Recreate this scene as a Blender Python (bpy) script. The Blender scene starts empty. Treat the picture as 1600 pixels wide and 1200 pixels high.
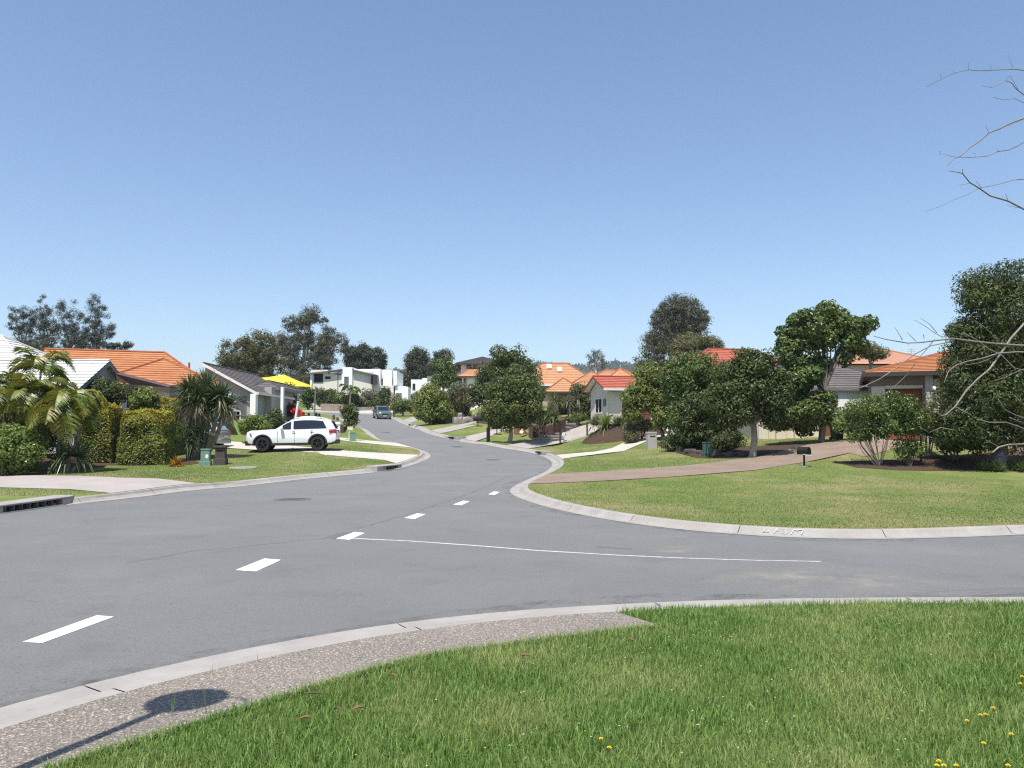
import bpy, bmesh, math, random
import numpy as np
from mathutils import Vector, Matrix
from mathutils.geometry import delaunay_2d_cdt

# ------------------------------------------------------------------ camera, sky, sun, exposure
SC = bpy.context.scene
COL = SC.collection
F_PX, PITCH, CAM_H = 1280.0, math.atan(75 / 1280.0), 2.0
cam_data = bpy.data.cameras.new('camera')
cam = bpy.data.objects.new('camera', cam_data)
COL.objects.link(cam)
cam.location = (0, 0, CAM_H)
cam.rotation_euler = (math.pi / 2 + PITCH, 0, 0)
cam_data.sensor_width = 36.0
cam_data.lens = 36.0 * F_PX / 1600.0
cam_data.clip_start = 0.1
cam_data.clip_end = 20000
SC.camera = cam

SUN_EL, SUN_AZ = math.radians(67), math.radians(180 + 20)     # azimuth from +Y towards +X
world = bpy.data.worlds.new('World')
SC.world = world
world.use_nodes = True
wn = world.node_tree
bg = wn.nodes['Background']
sky = wn.nodes.new('ShaderNodeTexSky')
sky.sky_type = 'NISHITA'
sky.sun_disc = False
sky.sun_elevation = SUN_EL
sky.sun_rotation = SUN_AZ
sky.air_density = 1.0
sky.dust_density = 0.5
sky.ozone_density = 3.0
wn.links.new(sky.outputs[0], bg.inputs[0])
bg.inputs[1].default_value = 0.112
sun_data = bpy.data.lights.new('sun', 'SUN')
sun_data.energy = 4.4
sun_data.angle = math.radians(0.53)
sun_data.color = (1.0, 0.955, 0.89)
sun = bpy.data.objects.new('sun', sun_data)
COL.objects.link(sun)
to_sun = Vector((math.sin(SUN_AZ) * math.cos(SUN_EL), math.cos(SUN_AZ) * math.cos(SUN_EL), math.sin(SUN_EL)))
sun.rotation_euler = to_sun.to_track_quat('Z', 'Y').to_euler()
SC.view_settings.view_transform = 'Standard'
SC.view_settings.look = 'None'
SC.view_settings.exposure = 0.65
SC.view_settings.gamma = 1.0
SC.view_settings.use_curve_mapping = False
SC.cycles.use_denoising = False
SC.cycles.pixel_filter_type = 'BLACKMAN_HARRIS'
SC.cycles.filter_width = 1.25
SC.cycles.sample_clamp_indirect = 4.0
SC.cycles.max_bounces = 6
SC.cycles.transparent_max_bounces = 8

rng = np.random.default_rng(7)
random.seed(7)

# ------------------------------------------------------------------ pixel rays (1600 x 1200 photograph)
CP, SP = math.cos(PITCH), math.sin(PITCH)
def ray(u, v):
    a, b = (u - 800) / F_PX, (600 - v) / F_PX
    return np.array([a, CP - b * SP, SP + b * CP])
def P(u, v, d):
    r = ray(u, v)
    r = r * (d / r[1])
    return np.array([r[0], d, CAM_H + r[2]])

# ------------------------------------------------------------------ terrain: a thin plate spline through surveyed points
def _ctl():
    L = []
    for x, y, z in [(-20, 0, 0), (-18, 10, 0), (-12.8, 20.5, 0), (-11.5, 26, 0), (-10.8, 30, .03), (-5, 3, 0), (0, 10, 0), (0, 20, 0), (-5, 15, 0),
                    (-6, 26, 0), (0, 26, .02), (0.6, 27, .02), (5, 12, 0), (8, 14, 0), (9, 10.5, 0), (20, 16, .05), (30, 21, .1), (0, 6, .02), (3, 8, .03), (6, 8.5, .05),
                    (2, 4.5, .07), (2, 0, .1), (8, 4, .12), (20, 6, .2), (-10, -8, 0), (-15, -20, 0), (5, -15, .2), (-40, -15, .2), (40, -15, .4), (45, 25, .6),
                    (-3, 32, .1), (-2, 37, .22), (-1, 45, .47), (-4.7, 47, .52), (2.3, 44, .42), (-5, 57, 1.17), (-8, 66, 1.8), (-10.6, 75, 2.28),
                    (-13.5, 84, 2.82), (-17.2, 97, 3.62), (-24, 106, 4.4), (-33, 109, 4.85), (-50, 110, 5.1), (-70, 110, 5.3), (-16, 104, 4.1)]:
        L.append((x, y, z))
    for u, v, d in [(528, 706, 44.5), (400, 699, 47.5), (345, 693, 49), (230, 726, 39), (110, 738, 34.5), (0, 743, 33), (320, 729, 38), (60, 765, 26),
                    (250, 748, 29.5), (560, 691, 52), (532, 683, 58), (491, 651, 86), (350, 688, 50), (440, 705, 45), (600, 715, 44),
                    (470, 660, 66), (440, 665, 58),
                    (1254, 729, 35), (1175, 714, 40), (1400, 689, 43), (1390, 728, 36), (1000, 790, 22), (1300, 800, 20.5), (1500, 740, 34),
                    (950, 716, 45), (1050, 700, 47), (960, 697, 52), (1000, 690, 52), (945, 657, 66), (1100, 668, 58), (1200, 682, 54), (1290, 690, 46),
                    (880, 692, 60), (915, 682, 61), (830, 697, 60), (812, 680, 66), (860, 650, 80), (740, 664, 72), (720, 660, 76), (760, 650, 84), (796, 692, 59.5),
                    (763, 691, 61), (650, 651, 100), (620, 645, 112), (560, 640, 124), (520, 641, 122), (640, 634, 140), (700, 640, 110), (1560, 700, 42)]:
        p = P(u, v, d)
        L.append((p[0], p[1], p[2] - .13))
    for x, y, z in [(-45, 35, .8), (-60, 60, 2), (-40, 60, 2), (-30, 75, 3.1), (-55, 90, 4.5), (-90, 60, 3), (-90, 120, 6), (-50, 135, 6.3), (60, 45, 3), (60, 80, 6),
                    (30, 65, 4), (30, 100, 7), (0, 110, 6.5), (0, 140, 8), (60, 140, 9), (-30, 150, 7.5), (90, 30, 1.5), (-90, 0, .5), (110, 100, 8)]:
        L.append((x, y, z))
    return np.array(L, float)
_C = _ctl()
def _phi(r2):
    r2 = np.maximum(r2, 1e-9)
    return 0.5 * r2 * np.log(r2)
def _fit(C, lam=0.6):
    n = len(C)
    K = _phi(((C[:, None, :2] - C[None, :, :2]) ** 2).sum(-1)) + lam * np.eye(n)
    Q = np.c_[np.ones(n), C[:, :2]]
    A = np.block([[K, Q], [Q.T, np.zeros((3, 3))]])
    return np.linalg.solve(A, np.r_[C[:, 2], 0, 0, 0])
_W = _fit(_C)
def Z(x, y):
    x = np.atleast_1d(np.asarray(x, float)); y = np.atleast_1d(np.asarray(y, float))
    out = np.zeros(len(x))
    for s in range(0, len(x), 4000):
        xs, ys = x[s:s + 4000], y[s:s + 4000]
        r2 = (xs[:, None] - _C[None, :, 0]) ** 2 + (ys[:, None] - _C[None, :, 1]) ** 2
        out[s:s + 4000] = _phi(r2) @ _W[:-3] + _W[-3] + _W[-2] * xs + _W[-1] * ys
    r = np.hypot(x, y - 40)
    w = np.clip((r - 110) / 120, 0, 1); w = w * w * (3 - 2 * w)
    return out * (1 - w) + 7.0 * w
LAWN = .13
def zl(x, y): return float(Z(x, y)[0]) + LAWN
def ground_hit(u, v, off=0.0):
    """where the sight line through a pixel meets the road surface (+off)"""
    r = ray(u, v)
    t = np.linspace(3, 160, 3200)
    z = Z(r[0] * t, r[1] * t) + off - (CAM_H + r[2] * t)
    k = np.argmax(z > 0)
    if z[k] <= 0: k = len(t) - 1
    k = max(k, 1)
    f = z[k - 1] / (z[k - 1] - z[k])
    tt = t[k - 1] + f * (t[k] - t[k - 1])
    return np.array([r[0] * tt, r[1] * tt])
def G(u, v):
    p = ground_hit(u, v, LAWN)
    return np.array([p[0], p[1], zl(p[0], p[1])])
def at(u, d):
    """point on the lawn surface straight below image column u at depth d"""
    x = (u - 800) / F_PX * d / CP
    return np.array([x, d, zl(x, d)])

# ------------------------------------------------------------------ mesh helpers
def np_mesh(name, V, quads=None, tris=None, mats=(), parent=None, smooth=False, mi4=None, mi3=None):
    me = bpy.data.meshes.new(name)
    V = np.asarray(V, np.float32)
    q = np.zeros((0, 4), np.int32) if quads is None else np.asarray(quads, np.int32).reshape(-1, 4)
    t = np.zeros((0, 3), np.int32) if tris is None else np.asarray(tris, np.int32).reshape(-1, 3)
    me.vertices.add(len(V)); me.vertices.foreach_set('co', V.ravel())
    me.loops.add(len(q) * 4 + len(t) * 3)
    me.loops.foreach_set('vertex_index', np.r_[q.ravel(), t.ravel()].astype(np.int32))
    me.polygons.add(len(q) + len(t))
    me.polygons.foreach_set('loop_start', np.r_[np.arange(len(q)) * 4, len(q) * 4 + np.arange(len(t)) * 3].astype(np.int32))
    for m in mats: me.materials.append(m)
    if mi4 is not None or mi3 is not None:
        a = np.zeros(len(q), np.int32) if mi4 is None else mi4
        b = np.zeros(len(t), np.int32) if mi3 is None else mi3
        me.polygons.foreach_set('material_index', np.r_[a, b].astype(np.int32))
    me.update(calc_edges=True)
    me.polygons.foreach_set('use_smooth', np.full(len(me.polygons), smooth))
    o = bpy.data.objects.new(name, me)
    COL.objects.link(o)
    if parent is not None: o.parent = parent
    return o

class MB:
    def __init__(s): s.v, s.f, s.m = [], [], []
    def add(s, vs, fs, m=0):
        b = len(s.v)
        s.v += [tuple(map(float, p)) for p in vs]
        s.f += [tuple(b + i for i in f) for f in fs]
        s.m += [m] * len(fs)
        return s
    def box(s, x0, x1, y0, y1, z0, z1, m=0):
        return s.add([(x0, y0, z0), (x1, y0, z0), (x1, y1, z0), (x0, y1, z0), (x0, y0, z1), (x1, y0, z1), (x1, y1, z1), (x0, y1, z1)],
                     [(3, 2, 1, 0), (4, 5, 6, 7), (0, 1, 5, 4), (1, 2, 6, 5), (2, 3, 7, 6), (3, 0, 4, 7)], m)
    def prism(s, poly, z0, z1, m=0):
        n = len(poly)
        vs = [(p[0], p[1], z0) for p in poly] + [(p[0], p[1], z1) for p in poly]
        return s.add(vs, [tuple(range(n))[::-1], tuple(range(n, 2 * n))] + [(i, (i + 1) % n, n + (i + 1) % n, n + i) for i in range(n)], m)
    def slab(s, pts, off, m=0):
        """polygon of 3d points extruded by the vector off"""
        n = len(pts); pts = [np.array(p, float) for p in pts]; off = np.array(off, float)
        return s.add(list(pts) + [p + off for p in pts], [tuple(range(n))[::-1], tuple(range(n, 2 * n))] + [(i, (i + 1) % n, n + (i + 1) % n, n + i) for i in range(n)], m)
    def tube(s, pts, rad, n=8, m=0, cap=True):
        pts = [Vector([float(c) for c in p]) for p in pts]
        if not hasattr(rad, '__len__'): rad = [rad] * len(pts)
        rings = []; up = None
        for i, p in enumerate(pts):
            t = (pts[min(i + 1, len(pts) - 1)] - pts[max(i - 1, 0)])
            if t.length < 1e-9: t = Vector((0, 0, 1))
            t.normalize()
            if up is None: up = Vector((1, 0, 0)) if abs(t.x) < .8 else Vector((0, 1, 0))
            a = (up - t * up.dot(t))
            if a.length < 1e-6: a = t.orthogonal()
            a.normalize(); b = t.cross(a); up = a
            rings.append([p + (a * math.cos(2 * math.pi * k / n) + b * math.sin(2 * math.pi * k / n)) * rad[i] for k in range(n)])
        vs = [q for r in rings for q in r]
        fs = [(i * n + k, i * n + (k + 1) % n, (i + 1) * n + (k + 1) % n, (i + 1) * n + k) for i in range(len(pts) - 1) for k in range(n)]
        if cap: fs += [tuple(range(n))[::-1], tuple(range((len(pts) - 1) * n, len(pts) * n))]
        return s.add(vs, fs, m)
    def lathe(s, prof, n=20, c=(0, 0), m=0):
        vs = [(c[0] + r * math.cos(2 * math.pi * k / n), c[1] + r * math.sin(2 * math.pi * k / n), z) for r, z in prof for k in range(n)]
        fs = [(i * n + k, i * n + (k + 1) % n, (i + 1) * n + (k + 1) % n, (i + 1) * n + k) for i in range(len(prof) - 1) for k in range(n)]
        fs += [tuple(range(n))[::-1], tuple(range((len(prof) - 1) * n, len(prof) * n))]
        return s.add(vs, fs, m)
    def build(s, name, mats, parent=None, smooth=False, bevel=0, autosmooth=None):
        me = bpy.data.meshes.new(name)
        me.from_pydata(s.v, [], s.f)
        for m in (mats if isinstance(mats, (list, tuple)) else [mats]): me.materials.append(m)
        me.polygons.foreach_set('material_index', np.array(s.m, np.int32))
        me.polygons.foreach_set('use_smooth', np.full(len(me.polygons), bool(smooth)))
        me.update()
        if autosmooth: me.set_sharp_from_angle(angle=math.radians(autosmooth))
        o = bpy.data.objects.new(name, me)
        COL.objects.link(o)
        if parent is not None: o.parent = parent
        if bevel:
            b = o.modifiers.new('bevel', 'BEVEL'); b.width = bevel; b.segments = 2; b.limit_method = 'ANGLE'; b.angle_limit = math.radians(40)
        return o

def thing(name, label, cat, loc=(0, 0, 0), rz=0.0, group=None):
    o = bpy.data.objects.new(name, None)
    COL.objects.link(o)
    o.empty_display_size = .2
    o.location = [float(c) for c in loc]; o.rotation_euler = (0, 0, rz)
    o['label'] = label; o['category'] = cat
    if group: o['group'] = group
    return o
def tag(o, label, cat, group=None):
    o['label'] = label; o['category'] = cat
    if group: o['group'] = group
    return o
def kind(o, k, label=None, cat=None):
    o['kind'] = k
    if label: o['label'] = label; o['category'] = cat
    return o
def children(o): return [c for c in COL.objects if c.parent == o]
def copy_tree(o, parent=None):
    c = o.copy(); COL.objects.link(c)
    if parent is not None: c.parent = parent
    for ch in children(o): copy_tree(ch, c)
    return c

# ------------------------------------------------------------------ materials
def _mix(nt, fac, a, b):
    m = nt.nodes.new('ShaderNodeMix'); m.data_type = 'RGBA'
    if hasattr(fac, 'is_linked'): nt.links.new(fac, m.inputs[0])
    else: m.inputs[0].default_value = fac
    for s, i in ((a, 6), (b, 7)):
        if hasattr(s, 'is_linked'): nt.links.new(s, m.inputs[i])
        else: m.inputs[i].default_value = (*s, 1) if len(s) == 3 else s
    return m.outputs[2]
def _noise(nt, co, scale, detail=4, rough=.55):
    n = nt.nodes.new('ShaderNodeTexNoise'); n.inputs['Scale'].default_value = scale; n.inputs['Detail'].default_value = detail; n.inputs['Roughness'].default_value = rough
    if co is not None: nt.links.new(co, n.inputs['Vector'])
    return n.outputs[0]
def _ramp(nt, fac, lo, hi):
    m = nt.nodes.new('ShaderNodeMapRange'); m.inputs[1].default_value = lo; m.inputs[2].default_value = hi; m.clamp = True
    nt.links.new(fac, m.inputs[0]); return m.outputs[0]
def _co(nt, world=True):
    if world: return nt.nodes.new('ShaderNodeNewGeometry').outputs['Position']
    return nt.nodes.new('ShaderNodeTexCoord').outputs['Object']
def mat(name, col, rough=.7, col2=None, scale=3.0, bump=0, bscale=None, spec=.5, metal=0, coat=0, layers=(), lo=.35, hi=.65):
    """base colour with a noise mix to col2, further noise layers (colour, scale, lo, hi, amount), and bump"""
    m = bpy.data.materials.new(name); m.use_nodes = True
    nt = m.node_tree; b = nt.nodes['Principled BSDF']
    b.inputs['Roughness'].default_value = rough; b.inputs['Metallic'].default_value = metal
    b.inputs['Specular IOR Level'].default_value = spec; b.inputs['Coat Weight'].default_value = coat
    b.inputs['Coat Roughness'].default_value = .06
    co = _co(nt)
    c = None
    if col2 is not None: c = _mix(nt, _ramp(nt, _noise(nt, co, scale), lo, hi), col, col2)
    for (lc, ls, l0, l1, amt) in layers:
        f = _ramp(nt, _noise(nt, co, ls, 5, .6), l0, l1)
        mm = nt.nodes.new('ShaderNodeMath'); mm.operation = 'MULTIPLY'; mm.inputs[1].default_value = amt; nt.links.new(f, mm.inputs[0])
        c = _mix(nt, mm.outputs[0], c if c is not None else col, lc)
    if c is None: b.inputs['Base Color'].default_value = (*col, 1)
    else: nt.links.new(c, b.inputs['Base Color'])
    if bump:
        bp = nt.nodes.new('ShaderNodeBump'); bp.inputs['Strength'].default_value = bump; bp.inputs['Distance'].default_value = .02
        nt.links.new(_noise(nt, co, bscale or scale, 6, .65), bp.inputs['Height']); nt.links.new(bp.outputs[0], b.inputs['Normal'])
    return m
def leaf_mat(name, c1, c2, c3=None, trans=.32, rough=.45, spec=.4, nscale=.8):
    spec *= .95
    """foliage: each leaf its own shade between c1 and c2, clumps drifting to c3, some light passing through"""
    m = bpy.data.materials.new(name); m.use_nodes = True
    nt = m.node_tree; b = nt.nodes['Principled BSDF']; out = nt.nodes['Material Output']
    g = nt.nodes.new('ShaderNodeNewGeometry')
    c = _mix(nt, g.outputs['Random Per Island'], c1, c2)
    if c3 is not None: c = _mix(nt, _ramp(nt, _noise(nt, g.outputs['Position'], nscale, 2), .45, .68), c, c3)
    nt.links.new(c, b.inputs['Base Color'])
    b.inputs['Roughness'].default_value = rough; b.inputs['Specular IOR Level'].default_value = spec
    t = nt.nodes.new('ShaderNodeBsdfTranslucent')
    hs = nt.nodes.new('ShaderNodeHueSaturation'); hs.inputs['Value'].default_value = 1.15; hs.inputs['Saturation'].default_value = 1.1; hs.inputs['Hue'].default_value = .49
    nt.links.new(c, hs.inputs['Color']); nt.links.new(hs.outputs[0], t.inputs['Color'])
    mx = nt.nodes.new('ShaderNodeMixShader'); mx.inputs[0].default_value = trans
    nt.links.new(b.outputs[0], mx.inputs[1]); nt.links.new(t.outputs[0], mx.inputs[2]); nt.links.new(mx.outputs[0], out.inputs['Surface'])
    return m
def plain(name, col, rough=.5, metal=0, spec=.5, coat=0): return mat(name, col, rough, metal=metal, spec=spec, coat=coat)
# ------------------------------------------------------------------ ground materials
M_ASPH = mat('asphalt', (.155, .157, .155), .88, (.178, .179, .175), .35, bump=.8, bscale=70, spec=.25, lo=.3, hi=.7,
             layers=[((.075, .074, .074), 40, .56, .68, .6), ((.29, .286, .28), 46, .58, .70, .6), ((.12, .119, .119), 6, .58, .75, .35), ((.07, .069, .068), 3.3, .70, .76, .6), ((.115, .114, .115), 160, .56, .66, .55), ((.24, .237, .232), 210, .60, .70, .5), ((.128, .128, .127), 1.1, .54, .72, .5), ((.10, .10, .10), 2.6, .68, .74, .4), ((.205, .202, .196), .22, .56, .72, .6)])
M_KERB = mat('kerb_concrete', (.34, .32, .29), .85, (.28, .262, .238), 1.6, bump=.25, bscale=60, spec=.3, layers=[((.29, .235, .205), .7, .5, .7, .6), ((.17, .16, .145), 14, .58, .75, .55), ((.13, .125, .11), 1.9, .62, .78, .5)])
M_CONC = mat('pale_concrete', (.50, .455, .40), .85, (.43, .39, .345), .8, bump=.2, bscale=50, spec=.3, layers=[((.30, .27, .24), 9, .6, .75, .35)])
M_PINK = mat('pinkish_paving', (.365, .325, .295), .85, (.315, .282, .256), .9, bump=.2, bscale=40, spec=.3, layers=[((.25, .21, .19), 7, .6, .75, .4)])
M_AGG = mat('exposed_aggregate', (.235, .20, .165), .85, (.185, .16, .132), .7, bump=1.0, bscale=45, spec=.35, layers=[((.58, .52, .44), 52, .54, .61, .9), ((.06, .052, .045), 60, .54, .61, .85), ((.32, .24, .17), 44, .62, .68, .5), ((.16, .14, .12), 1.2, .58, .75, .4)])
M_BROWN = mat('brown_aggregate', (.245, .185, .14), .9, (.195, .148, .113), .9, bump=.8, bscale=30, spec=.3, layers=[((.40, .29, .23), 22, .54, .64, .6), ((.09, .065, .055), 28, .56, .66, .6)])
M_LAWN = mat('lawn_grass', (.115, .165, .040), .95, (.165, .185, .055), .45, bump=.8, bscale=26, spec=.15,
             layers=[((.065, .125, .024), .9, .5, .68, .75), ((.26, .225, .11), .26, .48, .64, .85), ((.28, .26, .12), 5, .60, .72, .45), ((.05, .085, .018), 16, .55, .68, .6), ((.21, .22, .08), 34, .58, .68, .6)])
M_LAWN_NEAR = mat('near_lawn_soil', (.065, .11, .022), .95, (.10, .13, .04), 3, bump=.6, bscale=40, spec=.1, layers=[((.10, .08, .04), 18, .58, .7, .5)])
M_GROUND = mat('open_ground', (.10, .125, .045), .95, (.15, .145, .06), .05, bump=.3, bscale=2, spec=.1)
M_MULCH = mat('bark_mulch', (.052, .034, .024), .95, (.085, .056, .039), 9, bump=1, bscale=22, spec=.15, layers=[((.15, .105, .075), 30, .58, .68, .6), ((.03, .02, .014), 26, .55, .66, .6)])  # bark tone taken down to stand in for deep shade under the shrubs
M_DRY = mat('dry_verge', (.20, .18, .085), .95, (.14, .155, .05), .8, bump=.6, bscale=14, spec=.1, layers=[((.28, .24, .14), 4, .55, .7, .5)])
M_PAINT = mat('road_paint', (.80, .80, .76), .7, (.70, .70, .66), 6, bump=.2, bscale=90, spec=.3, layers=[((.33, .33, .33), 40, .60, .70, .75), ((.52, .50, .40), 3, .55, .75, .6)])
M_WORN = mat('worn_road_paint', (.55, .55, .54), .8, (.36, .36, .355), 9, spec=.25, layers=[((.18, .18, .18), 30, .56, .68, .7)])
M_IRON = mat('cast_iron', (.10, .095, .09), .7, (.14, .13, .125), 20, bump=.5, bscale=60)
M_DARKHOLE = plain('drain_opening', (.012, .012, .013), .9)
M_PATCH = mat('dark_asphalt_seal', (.118, .117, .117), .9, (.14, .139, .138), 8, spec=.2)

# ------------------------------------------------------------------ curves on the road surface
def smooth(pts, step=.6):
    """Catmull-Rom through 2d points, resampled at an even step"""
    p = [np.array(q, float) for q in pts]
    p = [2 * p[0] - p[1]] + p + [2 * p[-1] - p[-2]]
    out = []
    for i in range(1, len(p) - 2):
        a, b, c, d = p[i - 1:i + 3]
        n = max(2, int(np.linalg.norm(c - b) / .15))
        for k in range(n):
            t = k / n
            out.append(.5 * ((2 * b) + (c - a) * t + (2 * a - 5 * b + 4 * c - d) * t * t + (3 * b - a - 3 * c + d) * t ** 3))
    out.append(p[-2])
    out = np.array(out)
    s = np.r_[0, np.cumsum(np.linalg.norm(np.diff(out, axis=0), axis=1))]
    q = np.linspace(0, s[-1], max(2, int(s[-1] / step) + 1))
    return np.c_[np.interp(q, s, out[:, 0]), np.interp(q, s, out[:, 1])]
def relax(c, it=6):
    c = c.copy()
    for _ in range(it): c[1:-1] = .25 * c[:-2] + .5 * c[1:-1] + .25 * c[2:]
    return c
def norms(c):
    t = np.gradient(c, axis=0); t /= np.linalg.norm(t, axis=1)[:, None] + 1e-9
    return np.c_[-t[:, 1], t[:, 0]]          # left of the direction of travel
def H(*uv): return [ground_hit(u, v) for u, v in uv]
KA = relax(smooth([(-30, -25), (-22, -5), (-17, 9)] + H((0, 803), (60, 794), (190, 780), (340, 763), (470, 749), (560, 741), (606, 736), (640, 728), (664, 719), (674, 712.5),
        (669, 706.5), (650, 701), (619, 693), (585, 681), (564, 669), (544, 660)) + [(-20.8, 97.5), (-24, 101.5), (-30, 104), (-45, 105.5), (-75, 106)], .5))
KB = relax(smooth([(48, 46), (30, 27.5), (20, 20.2), (14, 17.3)] + H((1600, 835), (1542, 838.5), (1399, 843), (1312, 843), (1180, 838), (1080, 829.5), (990, 819), (905, 804), (842, 789),
        (805, 776), (795, 767), (804, 759), (830, 747), (855, 735.5), (863, 726), (857, 717.5), (842, 711), (817, 705), (780, 699.5), (740, 693), (705, 686.5), (664, 676), (639, 666), (623, 659.5), (611, 654)) +
        [(-17.3, 104.5), (-22, 110.5), (-33, 113), (-50, 114), (-75, 115)], .5))
KC = relax(smooth([(-15, -28), (-9, -12), (-6.6, -2), (-5.2, 2.6)] + H((0, 1104), (150, 1066), (250, 1042), (400, 1010), (525, 987), (690, 965), (800, 954), (900, 948), (985, 943.5), (1060, 939.5), (1200, 936), (1450, 933.5), (1600, 934)) +
        [(10, 10.4), (16, 12.6), (26, 18.5), (48, 36)], .4))
KW = .60
# outward (away from the road): A left of travel, B right of travel (it runs from the right to the far end), C right of travel
OUT = {'A': norms(KA), 'B': -norms(KB) * -1, 'C': -norms(KC)}
# travel of B: from the right (x>0) towards x<0 then away; the lawn lies on its right hand side
OUT['B'] = -norms(KB)
def offs(k, c, d): return c + OUT[k] * d

def inside(poly, pts):
    x, y = pts[:, 0], pts[:, 1]; c = np.zeros(len(pts), bool); n = len(poly)
    for i in range(n):
        x0, y0 = poly[i]; x1, y1 = poly[(i + 1) % n]
        if y0 == y1: continue
        k = ((y0 > y) != (y1 > y)) & (x < (x1 - x0) * (y - y0) / (y1 - y0) + x0)
        c ^= k
    return c
def dist_poly(poly, pts):
    d = np.full(len(pts), 1e9); n = len(poly)
    for i in range(n):
        a = poly[i]; b = poly[(i + 1) % n]; ab = b - a
        t = np.clip(((pts - a) @ ab) / (ab @ ab + 1e-12), 0, 1)
        d = np.minimum(d, np.linalg.norm(pts - a - t[:, None] * ab, axis=1))
    return d
_KCs = KC[::3]
def near_off(x, y):
    """the near verge runs down to meet the low kerb"""
    x = np.atleast_1d(x); y = np.atleast_1d(y); d = np.full(len(x), 9.0)
    for s in range(0, len(x), 20000):
        d[s:s + 20000] = np.sqrt(((x[s:s + 20000, None] - _KCs[None, :, 0]) ** 2 + (y[s:s + 20000, None] - _KCs[None, :, 1]) ** 2).min(1))
    w = np.clip((d - .55) / 1.6, 0, 1); w = w * w * (3 - 2 * w)
    return LAWN - .075 * (1 - w)
def sheet(name, poly, m, off, step=1.0, far=2.4, bump=0.0):
    """a piece of ground bounded by a 2d outline, following the terrain at +off"""
    poly = np.asarray(poly, float)
    keep = [0]
    for i in range(1, len(poly)):
        if np.linalg.norm(poly[i] - poly[keep[-1]]) > .05: keep.append(i)
    if np.linalg.norm(poly[keep[-1]] - poly[0]) < .05: keep.pop()
    poly = poly[keep]
    lo, hi = poly.min(0), poly.max(0)
    pts = []
    for (ya, yb, st) in ((-60, 30, step), (30, 60, step * 1.3), (60, 200, far)):
        a, b = max(lo[1], ya), min(hi[1], yb)
        if b <= a: continue
        gx, gy = np.meshgrid(np.arange(lo[0], hi[0], st), np.arange(a, b, st))
        g = np.c_[gx.ravel(), gy.ravel()] + rng.uniform(-.2, .2, (gx.size, 2)) * st
        g = g[inside(poly, g)]
        if len(g): g = g[dist_poly(poly, g) > .35 * st]; pts.append(g)
    V = np.vstack([poly] + pts) if pts else poly
    n = len(poly)
    res = delaunay_2d_cdt([Vector(p) for p in V], [], [list(range(n))], 1, 1e-5)
    vv = np.array([[p.x, p.y] for p in res[0]])
    z = Z(vv[:, 0], vv[:, 1]) + (off(vv[:, 0], vv[:, 1]) if callable(off) else off)
    tris = np.array([f if len(f) == 3 else f[:3] for f in res[2]], np.int32)
    a, b, c = vv[tris[:, 0]], vv[tris[:, 1]], vv[tris[:, 2]]
    ar = (b[:, 0] - a[:, 0]) * (c[:, 1] - a[:, 1]) - (b[:, 1] - a[:, 1]) * (c[:, 0] - a[:, 0])
    tris[ar < 0] = tris[ar < 0][:, ::-1]
    o = np_mesh(name, np.c_[vv, z], tris=tris, mats=[m], smooth=True)
    if name in ('driveway', 'garden_bed'): (LEFT_HARD if poly[:, 0].max() < -3 else RIGHT_HARD).append(poly)
    return o

ROAD = np.vstack([offs('A', KA, .04), offs('B', KB, .04)[::-1], offs('C', KC, .04)[::-1]])
kind(sheet('road', ROAD, M_ASPH, 0.0, .9), 'structure')
A_BACK, B_BACK, C_BACK = offs('A', KA, KW), offs('B', KB, KW), offs('C', KC, KW)
L_POLY = np.vstack([A_BACK, [(-100, 106.6), (-100, -25)]])
R_POLY = np.vstack([B_BACK, [(-75, 150), (110, 150), (110, 46)]])
N_POLY = np.vstack([C_BACK, [(48, -28)]])
kind(sheet('lawn', L_POLY, M_LAWN, LAWN, 1.0), 'structure')
kind(sheet('lawn', R_POLY, M_LAWN, LAWN, 1.0), 'structure')
kind(sheet('lawn', N_POLY, M_LAWN_NEAR, lambda x, y: near_off(x, y) - .012, .5), 'structure')

# the open country under and beyond everything, out to the horizon
rr = np.r_[np.linspace(0, 160, 33), np.geomspace(175, 6000, 26)]
th = np.linspace(0, 2 * np.pi, 97)[:-1]
RR, TT = np.meshgrid(rr, th, indexing='ij')
gx, gy = RR.ravel() * np.sin(TT.ravel()), 40 + RR.ravel() * np.cos(TT.ravel())
gz = Z(gx, gy) - np.where(RR.ravel() < 150, .6, .15)
n_t = len(th)
Q = np.array([(i * n_t + k, (i + 1) * n_t + k, (i + 1) * n_t + (k + 1) % n_t, i * n_t + (k + 1) % n_t) for i in range(len(rr) - 1) for k in range(n_t)])
kind(np_mesh('ground', np.c_[gx, gy, gz], quads=Q[:, ::-1], mats=[M_GROUND], smooth=True), 'structure')

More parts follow.
